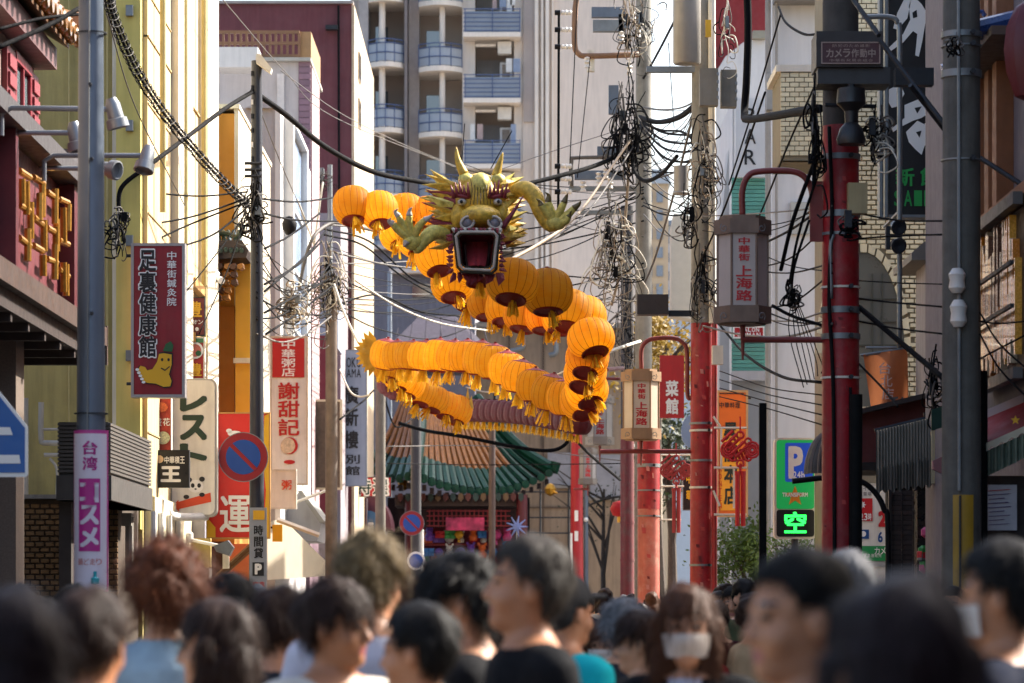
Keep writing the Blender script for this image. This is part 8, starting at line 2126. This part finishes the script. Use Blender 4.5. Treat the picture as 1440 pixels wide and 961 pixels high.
NEAR = [
    # label, px, ytop, d, yaw, kwargs
    ('person in dark maroon coat cut by the left edge, blurred in front', 14, 826, 6.0, 20, dict(style='bob', hair=HMR, top=c_maroon)),
    ('person with short dark brown hair and cream collar seen from behind, left', 128, 826, 8.2, -15, dict(style='short', hair=HDB, top=c_cream, collar=1.47, skin=1)),
    ('tall person with curly auburn hair in pale denim jacket, back turned', 232, 760, 10.8, 8, dict(style='curly', hair=HRD, top=c_denim, collar=1.45)),
    ('woman in profile facing left with dark swept-back hair lit from behind', 302, 842, 9.6, 78, dict(style='bob', hair=HDB, top=c_grey, skin=0, hy=8)),
    ('woman with black hair and grey-blue hood looking right', 325, 806, 13.0, -72, dict(style='bob', hair=HB_, top=c_greyb, skin=2, hood=True)),
    ('person with black bobbed hair behind the man in white shirt', 396, 825, 12.2, -35, dict(style='fringe', hair=HDB, top=c_black2, skin=1)),
    ('man with parted dark hair in white T-shirt turning right', 470, 813, 10.0, -150, dict(style='fringe', hair=HDB, top=c_white, skin=1, hy=38, vneck=.03)),
    ('tall man with ash blond tousled hair in pale lavender shirt, back turned', 522, 748, 11.0, -12, dict(style='messy', hair=HBL, top=c_lav, hy=-10)),
    ('man with short black hair seen from behind facing left in navy', 588, 848, 9.2, 55, dict(style='short', hair=HB_, top=c_navy, skin=1, hy=15)),
    ('man with thick black hair in black looking down to the left', 654, 774, 10.4, 85, dict(style='mop', hair=HB_, top=c_black, hp=-14, hy=5)),
    ('tall man in black shirt with silver streaked hair gazing up left', 735, 752, 9.6, 108, dict(style='short', hair=HSV, top=c_black, skin=1, hp=7, hy=-14)),
    ('man in black cap and bright teal jacket behind the tall man', 798, 806, 12.6, -50, dict(style='cap', hair=M('cap_black', '#121214', .8), top=c_teal, skin=1)),
    ('woman with auburn fringe and white mask between teal jacket and hoodie', 849, 872, 17.0, 165, dict(style='bob', hair=HBR, top=c_black2, mask=m_mask)),
    ('grey-haired person in the crowd beside the salmon-red pole', 876, 842, 16.0, 15, dict(style='mop', hair=HGY, top=c_black2)),
    ('person with dark brown hair in pale grey hoodie turned left', 900, 858, 13.6, 70, dict(style='fringe', hair=HDB, top=c_hood, hood=True, hy=12)),
    ('woman with long brown hair and white face mask facing the camera', 965, 820, 10.8, 172, dict(style='long', hair=HBR, top=c_black, mask=m_mask, inner=c_lav, hy=6)),
    ('man in black jacket and white shirt far behind the masked woman', 1030, 826, 27.0, 170, dict(style='short', hair=HB_, top=c_black, inner=c_white)),
    ('big blurred man with cropped black hair in profile facing left', 1122, 770, 6.6, 100, dict(style='crop', hair=HB_, top=c_navy, skin=1, hy=8)),
    ('nearest blurred woman with long dark maroon-brown hair, back turned', 1268, 806, 4.5, 4, dict(style='long', hair=HMR, top=c_black)),
    ('man with black hair and white mask in navy jacket at right edge', 1408, 758, 8.6, 62, dict(style='short', hair=HB_, top=c_navy, mask=m_mask, skin=1, hy=10)),
    ('dark-haired person half hidden behind the cream-collared person', 60, 842, 12.5, -20, dict(style='bob', hair=HB_, top=c_navy)),
    ('dark-haired person below the pink banner', 103, 822, 16.0, 10, dict(style='short', hair=HB_, top=c_black2)),
    ('person with black hair at far left under the blue road sign', 24, 822, 15.0, 30, dict(style='short', hair=HB_, top=c_navy)),
    ('person with light hair behind the big blurred man', 1188, 774, 11.5, 20, dict(style='short', hair=HGY, top=c_cream, hood=True)),
    ('dark-haired person just left of the big blurred man', 572, 812, 15.0, 0, dict(style='bob', hair=HBR, top=c_maroon)),
]
for i, (lb, px, yt, dd, yaw, kw) in enumerate(NEAR):
    if i == 24: lb = 'person with brown bob behind the ash blond man'
    person(lb, px, yt, dd, yaw, seed=i, **kw)

# the crowd further down the street: shared bodies
HV, BV = [], []
for k, (st, hm, hn) in enumerate((('short', HB_, 'short black hair'), ('bob', HDB, 'dark brown bob'), ('fringe', HB_, 'black fringe'), ('long', HBR, 'long brown hair'), ('mop', HDB, 'thick brown hair'), ('short', HGY, 'grey hair'))):
    HV.append((make_hair(0, 0, STY[st], hm, 120, True, k), hn, st))
b0 = make_body(0, 0, SKINS[0], c_black, coarse=True); 
for k, (cm, cn) in enumerate(((c_black, 'black'), (c_navy, 'navy'), (c_cream, 'cream'), (c_grey, 'grey'), (c_brown, 'brown'), (c_green, 'olive'), (c_maroon, 'maroon'), (c_tan, 'tan'), (c_red, 'red'), (c_white, 'white'))):
    b = b0.copy(); b.materials[0] = SKINS[k % 3]; b.materials[1] = cm; b.materials[6] = cm; BV.append((b, cn))
rg = random.Random(31); placed = [(xcol(n[1], n[3]), n[3]) for n in NEAR]
marks = [(-9, 150, 'under the brick wall'), (150, 300, 'below the red foot sign'), (300, 400, 'by the slate sign pole'), (400, 500, 'by the wooden pole'), (500, 620, 'in front of the grey pole'), (620, 740, 'in front of the pavilion'), (740, 830, 'by the farthest red pole'), (830, 900, 'by the deep crimson pole'), (900, 960, 'by the salmon-red pole'), (960, 1020, 'by the transformer pole'), (1020, 1090, 'by the small green tree'), (1090, 1210, 'below the parking sign'), (1210, 1330, 'below the roller shutter'), (1330, 1460, 'by the concrete pole')]
obst = [(xcol(128, 24), 24), (xcol(361, 42), 42), (xcol(466, 55), 55), (xcol(535, 72), 72), (xcol(905, 54), 54), (xcol(912, 51), 51), (xcol(988, 46), 46), (xcol(882, 72), 72), (xcol(1182, 30.5), 30.5), (xcol(1352, 28), 28), (xcol(1052, 62), 62), (xcol(1118, 46.5), 46.5), (xcol(1073, 40), 40)]
tries = 0; npl = 0
while npl < 132 and tries < 4000:
    tries += 1
    d_ = 14 + 62 * rg.random() ** 1.15; x_ = rg.uniform(-3.2, 3.2)
    if npl < 40: d_ = rg.uniform(24, 66); x_ = (rg.choice((rg.uniform(775, 885), rg.uniform(1005, 1050), rg.uniform(380, 470))) - 720) / FPX * d_
    px = 720 + x_ / d_ * FPX
    if px < -8 or px > 1450: continue
    if any((x_ - a) ** 2 + (d_ - b) ** 2 < .62 ** 2 for a, b in placed) or any((x_ - a) ** 2 + (d_ - b) ** 2 < .55 ** 2 for a, b in obst): continue
    placed.append((x_, d_)); npl += 1
    bm_, cn = BV[rg.randrange(len(BV))]; hm_, hn, st = HV[rg.randrange(len(HV))]
    h = rg.uniform(1.55, 1.74) + (.11 if d_ > 23 else 0); away = rg.random() < .55
    mk = next((t for a, b, t in marks if a <= px < b), 'in the crowd')
    far = 'nearer' if d_ < 26 else ('farther' if d_ < 45 else 'distant')
    T = thing('person', '%s person with %s in %s coat %s' % (far, hn, cn, mk), 'person', (x_, d_, 0), 'crowd filling the street')
    T.rotation_euler.z = (0 if away else math.pi) + rg.gauss(0, .5); sc = h / 1.73; T.scale = (sc, sc, sc)
    put('body', bm_, T); put('hair', hm_, T)
